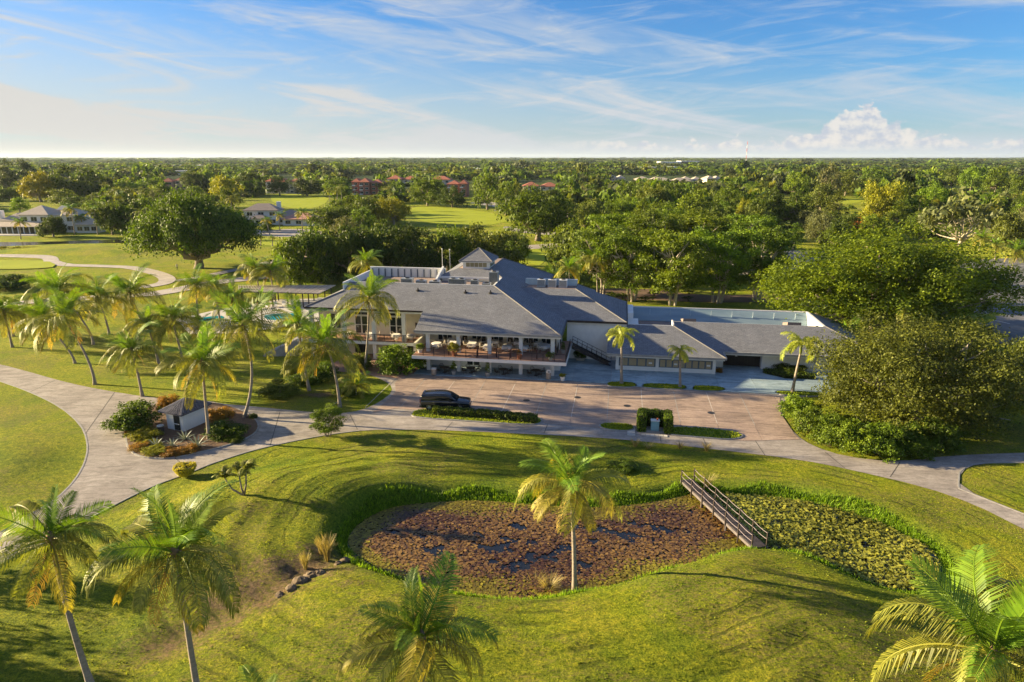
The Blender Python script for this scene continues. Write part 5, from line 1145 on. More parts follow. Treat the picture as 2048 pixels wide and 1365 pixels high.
for i in range(4): MB().box(-.4, .4, -1.2+i*.62, -.66+i*.62, 0, .07).build('stone', MATS['pale_stone'], st)
# kiosk island planting
kr = radians(-23)
ki = thing('kiosk', 'small white kiosk with a dark tiled pyramid roof on the traffic island', 'kiosk', (-34.9, 68.6, .1), kr)
MB().box(-1.15, 1.15, -1.55, 1.55, 0, 2.05).build('wall', white, ki)
rt = mat('slate_blue_tile', (.13,.13,.16), (.09,.09,.12), 3, .6, tint=.25)
rf = MB().slab([(-1.65,-2.05,2.02),(1.65,-2.05,2.02),(0,0,3.05)], .06).build('roof', rt, ki)
for pts_ in ([(1.65,-2.05,2.02),(1.65,2.05,2.02),(0,0,3.05)], [(1.65,2.05,2.02),(-1.65,2.05,2.02),(0,0,3.05)], [(-1.65,2.05,2.02),(-1.65,-2.05,2.02),(0,0,3.05)]): MB().slab(pts_, .06).build('roof_slope', rt, ki)
for side in range(4):                                  # rows of half-round tiles
    a = [(-1.65,-2.05),(1.65,-2.05),(1.65,2.05),(-1.65,2.05)]; A0, A1 = Vector((*a[side], 2.04)), Vector((*a[(side+1) % 4], 2.04)); AP_ = Vector((0, 0, 3.08)); n = 11
    for r_ in range(7):
        s0, s1 = r_/7.5, (r_+1.15)/7.5; B0, B1 = A0.lerp(AP_, s0), A1.lerp(AP_, s0); m_ = int(n*(1-s0))
        for k in range(m_):
            c0_ = B0.lerp(B1, (k+.5)/m_); c1_ = A0.lerp(AP_, min(1, s1)).lerp(A1.lerp(AP_, min(1, s1)), (k+.5)/m_)
            MB().tube([c0_, c1_], [.125, .10], 6).build('tile', rt, ki)
for a in [(-1.65,-2.05),(1.65,-2.05),(1.65,2.05),(-1.65,2.05)]: MB().tube([(*a,2.06),(0,0,3.12)], .07, 6).build('ridge_tile', rt, ki)
MB().box(-.1, .75, -1.60, -1.552, .1, 1.85).build('window', MATS['opening_shade'], ki); MB().box(-.16, .0-.06, -1.62, -1.602, .05, 1.9).build('frame', white, ki); MB().box(-.04, .7, -1.64, -1.606, .75, .82).build('sill', white, ki)  # opening is a near-black panel, its inside shade put into the colour
MB().box(-1.2, 1.2, -1.6, -1.56, 1.9, 2.05).build('fascia', white, ki)
bn = thing('litter_bin', 'round dark bin with a grey lid beside the kiosk', 'bin', at(323,868,.13)); MB().lathe([(.28,0),(.33,.1),(.33,.85),(.30,.87)], (0,0,0), 14).build('body', wood_d, bn, True); MB().lathe([(.36,0),(.36,.08),(.22,.14),(.20,.06)], (0,0,.872), 14).build('lid', metal, bn)
shrub('large glossy round bush at the west tip of the kiosk island', 266,858,118,2.9,'bush0','deep')
shrub('dark red-leaved shrub behind the kiosk', 338,815,46,1.6,'bush1','croton'); shrub('yellow-green mounded shrub left of the kiosk bin', 292,878,70,1.2,'bush1','yellow'); shrub('orange and yellow croton shrub at the back of the island', 440,838,62,1.5,'bush2','croton')
shrub('large dark green shrub between kiosk and kinked palm', 452,872,95,1.5,'bush0','deep'); shrub('small round shrub at the east tip of the kiosk island', 506,838,20,.7,'bush1','dark')
shrub('low green shrub on the mulch at the island edge', 468,884,45,.7,'bush2','green'); shrub('reddish croton on the west rim of the island', 262,872,26,.9,'bush1','croton')
for i, (x_, y_, w_, lf) in enumerate([(282,898,52,'croton'),(312,906,60,'yellow'),(348,908,58,'croton'),(378,904,48,'croton'),(300,892,40,'yellow')]):
    shrub(['croton clump at the west end of the colourful front border','yellow croton clump second in the front border','orange croton clump in the middle of the front border','croton clump at the east end of the front border','yellowish croton clump behind the front border'][i], x_, y_, w_, .75, 'bush%d' % (i % 3), lf, group='croton border on the kiosk island', name='croton', cat='croton')
agm = leafmat('agave_blue', (.16,.20,.17), (.34,.38,.33), .1, .05, .5, .3)
def rosette(label, p, n, L, m, w=.07, up0=.3, up1=1.3, name='agave', cat='agave', seed=0, group=None, bend=.25):
    rr = random.Random(seed); t_ = thing(name, label, cat, p, 0, group); me = None
    for i in range(n):
        a = i*2.4; u_ = up0+(up1-up0)*(i/n)
        V = []; F = []
        for k in range(5):
            s = k/4; r_ = L*s; z_ = r_*sin(u_)-bend*s*s*L; x = r_*cos(u_); ww = w*(1-s)**.6*(1 if s > 0 else .6)
            V += [(x, -ww, z_+ww*.35), (x, 0, z_), (x, ww, z_+ww*.35)]
            if k: F += [((k-1)*3, (k-1)*3+1, k*3+1, k*3), ((k-1)*3+1, (k-1)*3+2, k*3+2, k*3+1)]
        me = npmesh('leaf', V, F, m, [rr.random()]*len(V)); o = obj('leaf', me, t_); o.rotation_euler = (0, 0, a)
    return t_
for i, (x_, y_, L_) in enumerate([(312,893,1.3),(345,893,1.2),(395,893,1.7),(370,880,1.5)]): rosette(['blue-grey agave at the west of the agave group','blue-grey agave second from the west','largest blue-grey agave at the east of the group','blue-grey agave tucked under the kiosk wall'][i], at(x_, y_, .13), 24, L_, agm, seed=i, group='agaves on the kiosk island')
# lawn plants
tp = gp(372, 953); t_ = thing('topiary_bush', 'bowl-shaped clipped yellow bush at the lawn edge by the driveway', 'bush', tp)
rr = RS(2); n = 6500; a = rr.rand(n)*2*pi; s = rr.rand(n); top = rr.rand(n) < .45; rad = np.where(top, np.sqrt(s)*.95, .25+.72*np.sqrt(s)); zz = np.where(top, 1.0+.1*np.sin(a*3), .15+.85*s)
leafcloud('leaves', np.column_stack([np.cos(a)*rad, np.sin(a)*rad, zz]), np.column_stack([np.cos(a)*~top, np.sin(a)*~top, top*1.0+.1]), .05, leafmat('topiary_leaf', (.30,.28,.02), (.62,.55,.04), .3, 0), t_, kind='stuff'); MB().tube([(0,0,-.1),(0,0,.8)], [.09,.06], 7).build('stem', bark, t_)
mb = MB(); mb.lathe([(.2,.15),(.5,.4),(.85,.9),(.8,.98)], (0,0,0), 14); mb.build('twigs', MATS['hedge_twigs'], t_)
fr('tuft', 21, 'mid', up=1.0, droop=1.7, hang=.35, leaf=.42, L=1.3, pairs=26, w=.03)
def tuftpalm(label, bx, by, stems, seed, name='pony_palm'):
    rr = random.Random(seed); b_ = gp(bx, by); t_ = thing(name, label, 'small tree', b_)
    for hx, hy in stems:
        h = up_at(hx, hy, b_.y+rr.uniform(-.3, .3))-b_; MB().tube([(0,0,-.1), h*.5+Vector((h.x*.15, 0, -.2)), h], [.10,.07,.05], 7).build('trunk', bark, t_, True)
        for i in range(14):
            f = obj('frond', FR['tuft'], t_); f.location = h; f.rotation_euler = (0, -rr.uniform(-.2, .7), rr.uniform(0, 6.28)); f.scale = (rr.uniform(.7, 1.0),)*3
    return t_
tuftpalm('pair of leaning small tufted palms on a grass mound west of the pond', 488, 990, [(450,958),(492,940),(478,950)], 5)
px_ = gp(657, 873); t_ = tree('lawn_shrub_tree', 'multi-stemmed shrub with open green crown at the junction of lawn and driveway', 'small tree', px_, 2.15, 3.1, 'ficus1', 'green', z0=.0, multi=5, nb=22, tr=.05, split=.2)
def grasstuft(label, px, py, h, n=90, spread=.3, m=None, name='ornamental_grass', group=None, seed=0):
    p = gp(px, py); rr = RS(seed+7); a = rr.rand(n)*2*pi; r0 = rr.rand(n)*.15; V = []; F = []; T_ = []
    for i in range(n):
        d = np.array([cos(a[i]), sin(a[i]), 0]); s_ = np.array([-d[1], d[0], 0])*.014; b_ = d*r0[i]+np.array([0,0,-.03]); H_ = h*rr.uniform(.6, 1.1); m1 = b_+d*spread*.35+np.array([0, 0, H_*.6]); e = b_+d*spread*rr.uniform(.7, 1.5)+np.array([0, 0, H_])
        k = len(V); V += [b_-s_, b_+s_, m1+s_, m1-s_, e+s_*.4, e-s_*.4]; F += [(k,k+1,k+2,k+3),(k+3,k+2,k+4,k+5)]; T_ += [rr.rand()]*6
    t_ = thing(name, label, 'grass clump', p, 0, group); obj('blades', npmesh('blades', V, F, m or leafmat('straw_grass', (.20,.17,.05), (.48,.40,.18), .3, .1), T_), t_, kind='stuff'); return t_
for i, a in enumerate([('tall dry grass clump above the washed-out bank west of the pond',655,1122,1.9,200,.5),('short dry grass clump left of the taller one',612,1138,1.2,120,.3),('dry grass clump behind the tallest one',643,1108,1.3,90,.3),('straw-coloured grass clump by the far end of the footbridge',1414,975,1.2,130,.7),('yellow grass tuft at the road edge, first of four',1270,893,.8,90,.5),
    ('dark grass tuft at the road edge, second of four',1297,897,.6,90,.6),('grass tuft at the road edge, third of four',1360,897,.6,90,.5),('brownish grass tuft at the road edge, last of four',1413,902,.8,100,.55),('dead reed clump standing in the water near the pond palm',1098,1186,1.2,120,.8),('pale dead reeds left of the pond palm',1068,1178,.9,70,.9)]): grasstuft(a[0], a[1], a[2], a[3], a[4], a[5], seed=i)
shrub('low dark spreading bush on the lawn north of the pond', 1242,936,78,.8,'bush2','deep'); 
# rocks along the washed-out gully
rockm = mat('brown_rock', (.20,.15,.10), (.10,.075,.05), 3, .9, .03, 9)
for i, (x_, y_, r_) in enumerate([(600,1165,.6),(622,1152,.5),(583,1178,.45),(690,1122,.4),(706,1118,.35),(676,1128,.3),(722,1130,.3),(640,1148,.4),(560,1190,.3)]):
    p = gp(x_, y_); rr = RS(i); mb = MB(); nlat = 6; prof = [(0.01,-.3)]+[(cos(t0)*(.8+.3*rr.rand()), sin(t0)*.6) for t0 in np.linspace(-.4, 1.3, 5)]+[(.02,.62)]
    mb.lathe([(a*r_, b_*r_) for a, b_ in prof], (0,0,0), 7); mb.v = [(x*(1+.25*rr.normal()*.5), y*(1+.2*rr.normal()*.5), z*(1+.15*rr.normal())) for x, y, z in mb.v]
    o = mb.build('rock', rockm); o.location = p; o.rotation_euler = (0, 0, rr.rand()*6); tag(o, 'largest broken rock lying in the washed-out gully' if i == 0 else 'broken brown rock in the washed-out gully west of the pond', 'rock', 'rocks in the washed-out gully')
# shrubs round the clubhouse
for a in [('big rounded dark shrub at the west corner of the dining terrace',800,742,118,3.4,'bush0','green'),('shrub with flowers on the low wall by the terrace corner',830,700,50,1.2,'bush1','bright'),('spreading shrub on the lawn below the terrace stairs',560,790,92,1.9,'bush2','olive'),('dark low shrub right of the spreading lawn shrub',600,770,60,1.5,'bush1','deep'),
    ('shrub mass beneath the bushy coconut palm',640,760,80,2.3,'bush0','deep'),('tall shrub against the lower terrace wall',715,738,70,2.4,'bush2','olive'),('shrub under the areca palm on the lawn tip',690,790,60,1.4,'bush1','green'),('shrub at the foot of the stairs',590,745,50,1.6,'bush0','dark'),
    ('bright shrub at the west foot of the huge oak',1600,838,90,2.8,'bush0','bright'),('round bright shrub beneath the huge oak beside the lot corner',1630,868,100,3.0,'bush1','green'),('bright leafy shrub between lot corner and oak front',1660,888,90,3.0,'bush0','green'),('broad shrub right of the utility box under the oak',1795,900,110,3.2,'bush2','deep'),('shrub at the east foot of the huge oak',1880,895,110,3.0,'bush0','deep'),('shrub under the front of the huge oak',1705,900,110,3.2,'bush2','bright'),('dark shrub under the middle of the huge oak',1755,908,110,3.0,'bush0','green'),('shrub near the trunk of the huge oak',1830,908,90,2.0,'bush1','green'),
    ('dark hedge-like shrub east of the garage',1580,748,90,1.3,'bush2','deep'),('dark shrub beside the wall east of the garage',1610,728,40,1.8,'bush0','dark'),('low red shrub at the corner of the window-band building',1436,746,20,.8,'bush1','croton'),('dark mound shrub at the left frame edge by the cart path',15,578,100,3.0,'bush0','dark')]:
    shrub(a[0], a[1], a[2], a[3], a[4], a[5], a[6])
rosette('dark spiky bird-of-paradise plant in the bed east of the garage', at(1553,733,.1), 22, 2.0, leafmat('strelitzia_leaf', (.02,.05,.01), (.06,.12,.02), .2), .16, .5, 1.5, 'strelitzia', 'plant', 5); rosette('second dark spiky plant in the bed east of the garage', at(1585,733,.1), 20, 1.8, MATS.get('strelitzia_leaf') or LM['deep'], .16, .5, 1.5, 'strelitzia', 'plant', 6)
hedge('low clipped dark hedge edging the bed east of the garage', [at(1532,748), at(1570,757), at(1625,759)], .7, .9, 'deep', .09, 120, seed=12)
hedge('dark continuous hedge behind the blue screen wall', [bl(28,27), bl(42,28.5), bl(57,29)], 2.0, 1.6, 'dark', .16, 45, seed=13)
bx_ = thing('utility_box', 'small pale blue utility box under the huge oak', 'utility box', gp(1751,905)); MB().box(-.25,.25,-.2,.2,0,.9).build('casing', cbm, bx_); MB().box(-.28,.28,-.23,.23,.902,.96).build('lid', cbm, bx_)
# ------------------------------------------------------------------ black large SUV
car = thing('parked_car', 'long black sport utility vehicle parked beside the low hedge island', 'car', (*at(892,817)[:2], .07), radians(-2))
cp = mat('black_car_paint', (.012,.014,.018), (.014,.016,.02), 1, .12, spec=.9); cg = mat('car_glass', (.015,.03,.035), (.012,.025,.03), 1, .05, spec=1.0); chrome = mat('chrome', (.6,.6,.62), (.5,.5,.52), 4, .2, metallic=.9)
def loft(secs, m, name, par):
    """secs: (x, half width, z low, z high, half width at top)"""
    V = []; F = []; n = 8
    for x, w0, zl, zh, w1 in secs:
        r_ = .10; V += [(x,-w0+.06,zl),(x,-w0,zl+.12),(x,-w0,zh-.18),(x,-w1,zh),(x,w1,zh),(x,w0,zh-.18),(x,w0,zl+.12),(x,w0-.06,zl)]
    for i in range(len(secs)-1): F += [(i*n+k, i*n+(k+1) % n, (i+1)*n+(k+1) % n, (i+1)*n+k) for k in range(n)]
    F += [tuple(range(n-1,-1,-1)), tuple(range(len(V)-n, len(V)))]
    mb = MB().add(V, [f[::-1] for f in F]); o = mb.build(name, m, par, True); b_ = o.modifiers.new('bevel', 'BEVEL'); b_.width = .03; b_.segments = 2; b_.limit_method = 'ANGLE'; return o
loft([(-2.82,.90,.45,1.12,.84),(-2.70,.99,.32,1.17,.92),(-1.0,1.01,.30,1.18,.94),(1.05,1.01,.30,1.17,.94),(1.6,1.0,.30,1.13,.90),(2.5,.96,.32,1.05,.84),(2.78,.88,.40,.98,.76),(2.84,.80,.48,.86,.72)], cp, 'body', car)
loft([(-2.74,.86,1.10,1.60,.78),(-2.55,.90,1.10,1.84,.74),(-1.0,.92,1.10,1.92,.76),(.15,.92,1.10,1.90,.75),(.62,.90,1.10,1.76,.73),(1.42,.86,1.10,1.18,.80)], cp, 'cabin', car)
for s_ in (-1, 1):
    for a, b_, zt0, zt1 in ((-2.5,-1.52,1.70,1.74),(-1.42,-.52,1.74,1.75),(-.42,.36,1.75,1.70)):
        MB().add([(a,s_*.925,1.20),(b_,s_*.925,1.20),(b_,s_*.855,zt1),(a,s_*.855,zt0)], [(0,1,2,3) if s_ < 0 else (3,2,1,0)]).build('side_window', cg, car)
    MB().box(.55,.78,s_*1.0-.02 if s_ > 0 else -1.22,s_*1.22 if s_ > 0 else -.98,1.16,1.34).build('mirror', cp, car)
    for x in (-1.78, 1.78):
        w = MB().tube([(x,s_*.74,.40),(x,s_*1.0,.40)], .40, 20).build('wheel', blackm, car); MB().tube([(x,s_*.98,.40),(x,s_*1.025,.40)], .25, 16).build('rim', chrome, w)
        for k in range(6): MB().tube([(x,s_*1.03,.40),(x+.23*cos(k*pi/3),s_*1.03,.40+.23*sin(k*pi/3))], .025, 5).build('spoke', metal, w)
    MB().box(2.62,2.80,s_*.60-.17,s_*.60+.17,.78,.95).build('headlight', mat('headlamp_glass', (.75,.74,.70), None, 4, .1, spec=1), car); MB().box(-2.86,-2.80,s_*.80-.09,s_*.80+.09,.85,1.35).build('taillight', mat('tail_red', (.35,.02,.015), None, 4, .2), car)
    MB().tube([(-2.3,s_*.66,1.99),(.0,s_*.66,1.98)], .025, 6).build('roof_rail', chrome, car)
    for x in (-1.35, -.30): MB().box(x,x+.2,s_*1.02-.02,s_*1.02+.02,1.02,1.06).build('door_handle', chrome, car)
    MB().box(-1.2,1.2,s_*1.0-.09,s_*1.0+.09,.26,.32).build('running_board', blackm, car)
MB().add([(.66,-.72,1.73),(.66,.72,1.73),(1.36,.82,1.24),(1.36,-.82,1.24)], [(3,2,1,0)]).build('windscreen', cg, car).location = (.02,0,.02)
MB().add([(-2.64,-.72,1.78),(-2.64,.72,1.78),(-2.80,.80,1.25),(-2.80,-.80,1.25)], [(0,1,2,3)]).build('rear_window', cg, car)
MB().box(2.80,2.86,-.42,.42,.62,.90).build('grille', chrome, car); MB().box(2.70,2.90,-.9,.9,.36,.54).build('bumper', cp, car); MB().box(-2.92,-2.74,-.92,.92,.38,.56).build('bumper', cp, car); MB().box(-2.5,-2.35,-.5,.5,1.9,1.96).build('spoiler', cp, car)
# ------------------------------------------------------------------ terrace furniture
def chair0(m, name, label, dark=False):
    t_ = thing(name, label, 'chair')
    MB().box(-.24,.24,-.22,.24,.42,.47).build('seat', m, t_)
    mb = MB(); mb.tube([(-.25,.24,.45),(-.25,.29,.8),(-.15,.30,.92),(.15,.30,.92),(.25,.29,.8),(.25,.24,.45)], .022, 5)
    for k in range(5): mb.tube([(-.18+k*.09,.25,.46),(-.16+k*.08,.29,.9)], .012, 4)
    mb.build('backrest', m, t_)
    for s_ in (-1, 1):
        MB().tube([(s_*.25,.26,.70),(s_*.29,0,.68),(s_*.26,-.2,.66),(s_*.24,-.22,.45)], .02, 5).build('armrest', m, t_)
        for y_ in (-.2, .22): MB().tube([(s_*.22,y_,.42),(s_*.25,y_*1.1,0)], .02, 5).build('leg', m, t_)
    return t_
def table(label, p, r, dark=False, group=None):
    t_ = thing('dining_table', label, 'table', p, BA, group)
    m = blackm if dark else white
    MB().lathe([(r*.96,.70),(r,.71),(r,.735),(r*.96,.74)], (0,0,0), 16).build('tabletop', m, t_); MB().tube([(0,0,.04),(0,0,.70)], .05, 7).build('pedestal', m, t_); MB().lathe([(.3,0),(.3,.03),(.08,.05)], (0,0,0), 10).build('base', m, t_)
    return t_
def tcloth(label, p, r, seed, group, square=False):
    rr = RS(seed); n = 24 if not square else 16; V = [(0,0,.752)]; F = []
    for k in range(n):
        a = 2*pi*k/n; R_ = r if not square else r/max(abs(cos(a)), abs(sin(a)))*.88
        for j, (f, z) in enumerate(((1.0,.75),(1.04,.72),(1.06+.07*cos(a*6),.55),(1.08+.10*cos(a*6+.6),.36+.05*(square and cos(4*a) or 0)))): V.append((R_*f*cos(a), R_*f*sin(a), z))
    for k in range(n):
        q_ = (k+1) % n; F.append((0, 1+k*4, 1+q_*4)); F += [(1+k*4+j, 2+k*4+j, 2+q_*4+j, 1+q_*4+j) for j in range(3)]
    me = bpy.data.meshes.new('tablecloth'); me.from_pydata(V, [], F); me.materials.append(cloth); o = obj('tablecloth', me); o.location = p; o.rotation_euler = (0, 0, BA); tag(o, label, 'tablecloth', group); return o
ch0 = chair0(wicker, 'terrace_chair', 'x'); chd = chair0(blackm, 'patio_chair', 'x')
KIDS[ch0.name] = list(ch0.children); KIDS[chd.name] = list(chd.children); used = {'a': False, 'b': False}
def seat(src, key, p, rz, label, group):
    if not used[key]: used[key] = True; o = src
    else: o = dup(src)
    o.location = p; o.rotation_euler = (0, 0, rz); o['label'] = label; o['group'] = group
ord_ = ['first','second','third','fourth','fifth','sixth','seventh','eighth']
def tabset(lab, u, w, z, r, nch, seed, dark=False, square=False, a0=0.0, zone='covered terrace'):
    p = bl(u, w, z); g_ = 'tables on the '+zone
    table(('dark metal' if dark else 'white')+' table '+lab, p, r, dark, g_)
    if not dark: tcloth('white cloth on the table '+lab, p, r+.04, seed, 'cloths on the '+zone, square)
    for k in range(nch):
        a = a0+2*pi*k/nch; q_ = bl(u+cos(a)*(r+.32), w+sin(a)*(r+.32), z)
        seat(chd if dark else ch0, 'b' if dark else 'a', q_, BA+a-pi/2, ('metal' if dark else 'wicker')+' armchair, '+('east' if cos(a) > .5 else 'west' if cos(a) < -.5 else 'back' if sin(a) > 0 else 'front')+' side of table '+lab, 'chairs on the '+zone)
def uw(px, py, z): q_ = BM.inverted()@at(px, py, z); return q_.x, q_.y
for i, (px, py, r, n, sq, lab) in enumerate([(873,686,.62,4,False,'nearest the terrace west corner'),(906,684,.55,3,True,'behind the big yellow-green potted shrub'),(944,686,.60,4,True,'between second and third terrace columns'),(976,690,.58,4,True,'half behind the middle terrace column'),(1014,691,.60,4,True,'left of the fourth terrace column'),(1049,692,.5,3,True,'just right of the fourth terrace column'),(1087,690,.80,5,False,'with the widest round cloth')]):
    u, w = uw(px, py, 3.5); tabset(lab, u, min(w, 3.4), 2.755, r, n, i, False, sq, .7 if not sq else pi/4*2)
for i, u in enumerate((2.2, 5.2, 8.4, 11.6, 14.4)): tabset('in the back row, %s from west' % ord_[i], u, 4.0, 2.755, .5, 2, 20+i, False, True, 0, 'covered terrace')
for i, (u, lab) in enumerate(((-4.0,'beside the small window of the west terrace'),(-6.2,'by the french door of the west terrace'),(-9.9,'under the tall palm on the west terrace'),(-13.6,'at the far west of the west terrace'))): tabset(lab, u, 5.2, 2.755, .55, 3, 30+i, False, False, .4, 'open west terrace')
for i, (px, py) in enumerate([(889,741),(942,742),(1007,745),(1072,747)]):
    u, w = uw(px, py-4, .7); tabset('%s from west under the terrace' % ord_[i], u, min(w, .9), .135, .62, 4, 40+i, True, False, .6, 'lower patio')
def pot(label, p, r, h, pm_, key, lf, pr, ph, group='potted plants at the clubhouse', name='potted_plant'):
    t_ = thing(name, label, 'potted plant', p, 0, group); MB().lathe([(r*.7,0),(r,h*.9),(r*1.08,h*.92),(r*1.08,h),(r*.9,h),(r*.88,h*.9)], (0,0,0), 12).build('pot', pm_, t_)
    c = obj('foliage', CR[key][0], t_); c.scale = (pr, pr, ph); c.location = (0, 0, h*.9); setmat(c, LM[lf]); MB().tube([(0,0,h*.6),(0,0,h+ph*.4)], .04, 5).build('stem', bark, t_)
deckp = lambda px, py: at(px, py, 2.752)
pot('terracotta pot with a big yellow-green shrub on the terrace edge', bl(4.0,-1.5,2.752), .36,.5,terra,'bush0','yellow',.95,1.35); pot('terracotta pot with spiky red and green plant on the terrace edge', bl(12.65,-1.7,2.752), .36,.5,terra,'tall0','croton',.6,.9)
pot('pale pot with round green plant at the terrace corner', bl(16.7,-1.8,2.752), .33,.45,wicker,'bush1','green',.68,.75); pot('pale pot with small tree inside the east railing', bl(18.0,1.6,2.752), .28,.45,grey,'tall1','green',.6,1.2)
pot('pale pot with flowering green shrub at the west end of the terrace', bl(-.9,-.9,2.752), .35,.45,white,'bush2','bright',.75,.95)
pot('stone pot with a tall slim shrub by the second lower column', (*at(908,752)[:2],.14), .33,.55,grey,'tall0','green',.65,1.6); pot('stone pot with a yellow-flowered shrub by the third lower column', (*at(975,755)[:2],.14), .33,.55,grey,'tall1','bright',.62,1.6)
pot('white tub with yellow and white flowers in front of the patio', (*at(1125,764)[:2],.14), .32,.6,white,'bush1','yellow',.5,.5); pot('wide low stone bowl with dark palm-like plant under the outside stair', (*at(1161,722)[:2],.14), .8,.45,wicker,'bush0','deep',1.1,1.2)
def bin_(label, p, dome):
    t_ = thing('litter_bin', label, 'bin', p, 0, 'bins in front of the clubhouse'); MB().lathe([(.30,0),(.33,.05),(.33,.82),(.31,.84)], (0,0,0), 14).build('body', mat('pebble_tan', (.45,.36,.28), (.30,.24,.19), 14, .9), t_, True)
    if dome: MB().lathe([(.34,0),(.34,.12),(.30,.30),(.18,.42),(.02,.46)], (0,0,.842), 14).build('dome_lid', white, t_, True); MB().box(-.13,.13,-.345,-.30,.95,1.1).build('flap', blackm, t_)
    else: MB().box(-.34,.34,-.34,.34,.842,.92).build('lid', white, t_)
bin_('tan bin with white domed lid beside the last lower column', (*at(1097,760)[:2],.14), True); bin_('square-lidded tan bin near the first lower column', (*at(868,752)[:2],.14), False)
# stairs and low wall at the west end
ws = thing('terrace_stair', 'pale outdoor staircase descending west from the terrace', 'staircase', bl(-20.5, 3.6, 0), BA+pi+.25)
for i in range(15): MB().box(i*.34,(i+1)*.34+.02,-2.2,-.2,0,2.72-(i+1)*.17).build('step', grey, ws)
for y_ in (-2.25,-.15):
    MB().tube([(0,y_,3.7),(5.1,y_,1.1)], .03, 6).build('handrail', blackm, ws)
    for k in range(7): MB().box(k*.85-.02,k*.85+.02,y_-.02,y_+.02,2.6-k*.425,3.68-k*.425).build('railing_post', blackm, ws)
# pergola and pool
pc = [at(478,573,3.0), at(668,573,3.0), at(640,587,3.0), at(478,583,3.0)]
pg = thing('pergola', 'long flat pergola with weathered pale slats west of the clubhouse', 'pergola', pc[0])
d1, d2, e1, e2 = Vector((0,0,0)), pc[1]-pc[0], pc[3]-pc[0], pc[2]-pc[0]
slm = mat('weathered_slat', (.50,.46,.43), (.34,.31,.30), 2, .8, tint=.2)
for i in range(58):
    s = i/57; a, b_ = d1.lerp(d2, s), e1.lerp(e2, s); v = (b_-a).normalized(); a = a-v*.8; b_ = b_+v*.5; n_ = Vector((-v.y, v.x, 0))*.05
    MB().add([a-n_,a+n_,b_+n_,b_-n_]+[q_+Vector((0,0,.14)) for q_ in (a-n_,a+n_,b_+n_,b_-n_)], [(3,2,1,0),(4,5,6,7),(0,1,5,4),(1,2,6,5),(2,3,7,6),(3,0,4,7)]).build('slat', slm, pg)
for s in (0.02, .5, .98):
    a, b_ = d1.lerp(e1, s), d2.lerp(e2, s); v = (b_-a).normalized(); n_ = Vector((-v.y, v.x, 0))*.07
    MB().add([a-n_,a+n_,b_+n_,b_-n_]+[], [(0,1,2,3)]).box(0,0,0,0,0,0).build('beam', wood_d, pg) if False else MB().tube([a-Vector((0,0,.12)), b_-Vector((0,0,.12))], .11, 4).build('beam', wood_d, pg)
    for t2 in np.linspace(.03, .97, 6): q_ = a.lerp(b_, t2); MB().box(q_.x-.09,q_.x+.09,q_.y-.09,q_.y+.09,-3.0,-.1).build('post', wood_d, pg)
sheet('pool_deck', [(350,640),(440,620),(560,600),(680,598),(660,640),(570,655),(480,668),(380,670)], mat('pale_deck', (.55,.52,.48), (.45,.43,.40), 1.2, .8), .12, False)
poolm = watermat('pool_water', (.02,.30,.38), .05)
sheet('pool_water', [(378,641),(440,632),(452,637),(430,652),(392,652)], poolm, .135, True); sheet('pool_water', [(530,630),(600,628),(604,636),(560,643),(528,640)], poolm, .135, True)
lg = thing('sun_lounger', 'x', 'sun lounger'); MB().box(-.33,.33,-.95,.5,.28,.36).build('mattress', cloth, lg); MB().add([(-.33,.5,.3),(.33,.5,.3),(.33,1.0,.75),(-.33,1.0,.75),(-.33,.5,.38),(.33,.5,.38),(.33,.97,.82),(-.33,.97,.82)], [(3,2,1,0),(4,5,6,7),(0,1,5,4),(1,2,6,5),(2,3,7,6),(3,0,4,7)]).build('backrest', cloth, lg)
for sx_ in (-.28,.28):
    for sy_ in (-.85,.6): MB().box(sx_-.02,sx_+.02,sy_-.02,sy_+.02,0,.28).build('leg', metal, lg)
KIDS[lg.name] = list(lg.children)
for i in range(6):
    o = lg if i == 0 else dup(lg)
    o.location = at(500+i*17, 620-i*2, .13); o.rotation_euler = (0, 0, .3); o['label'] = 'pale sun lounger on the pool deck, %s from the west' % ord_[i]; o['group'] = 'sun loungers on the pool deck'
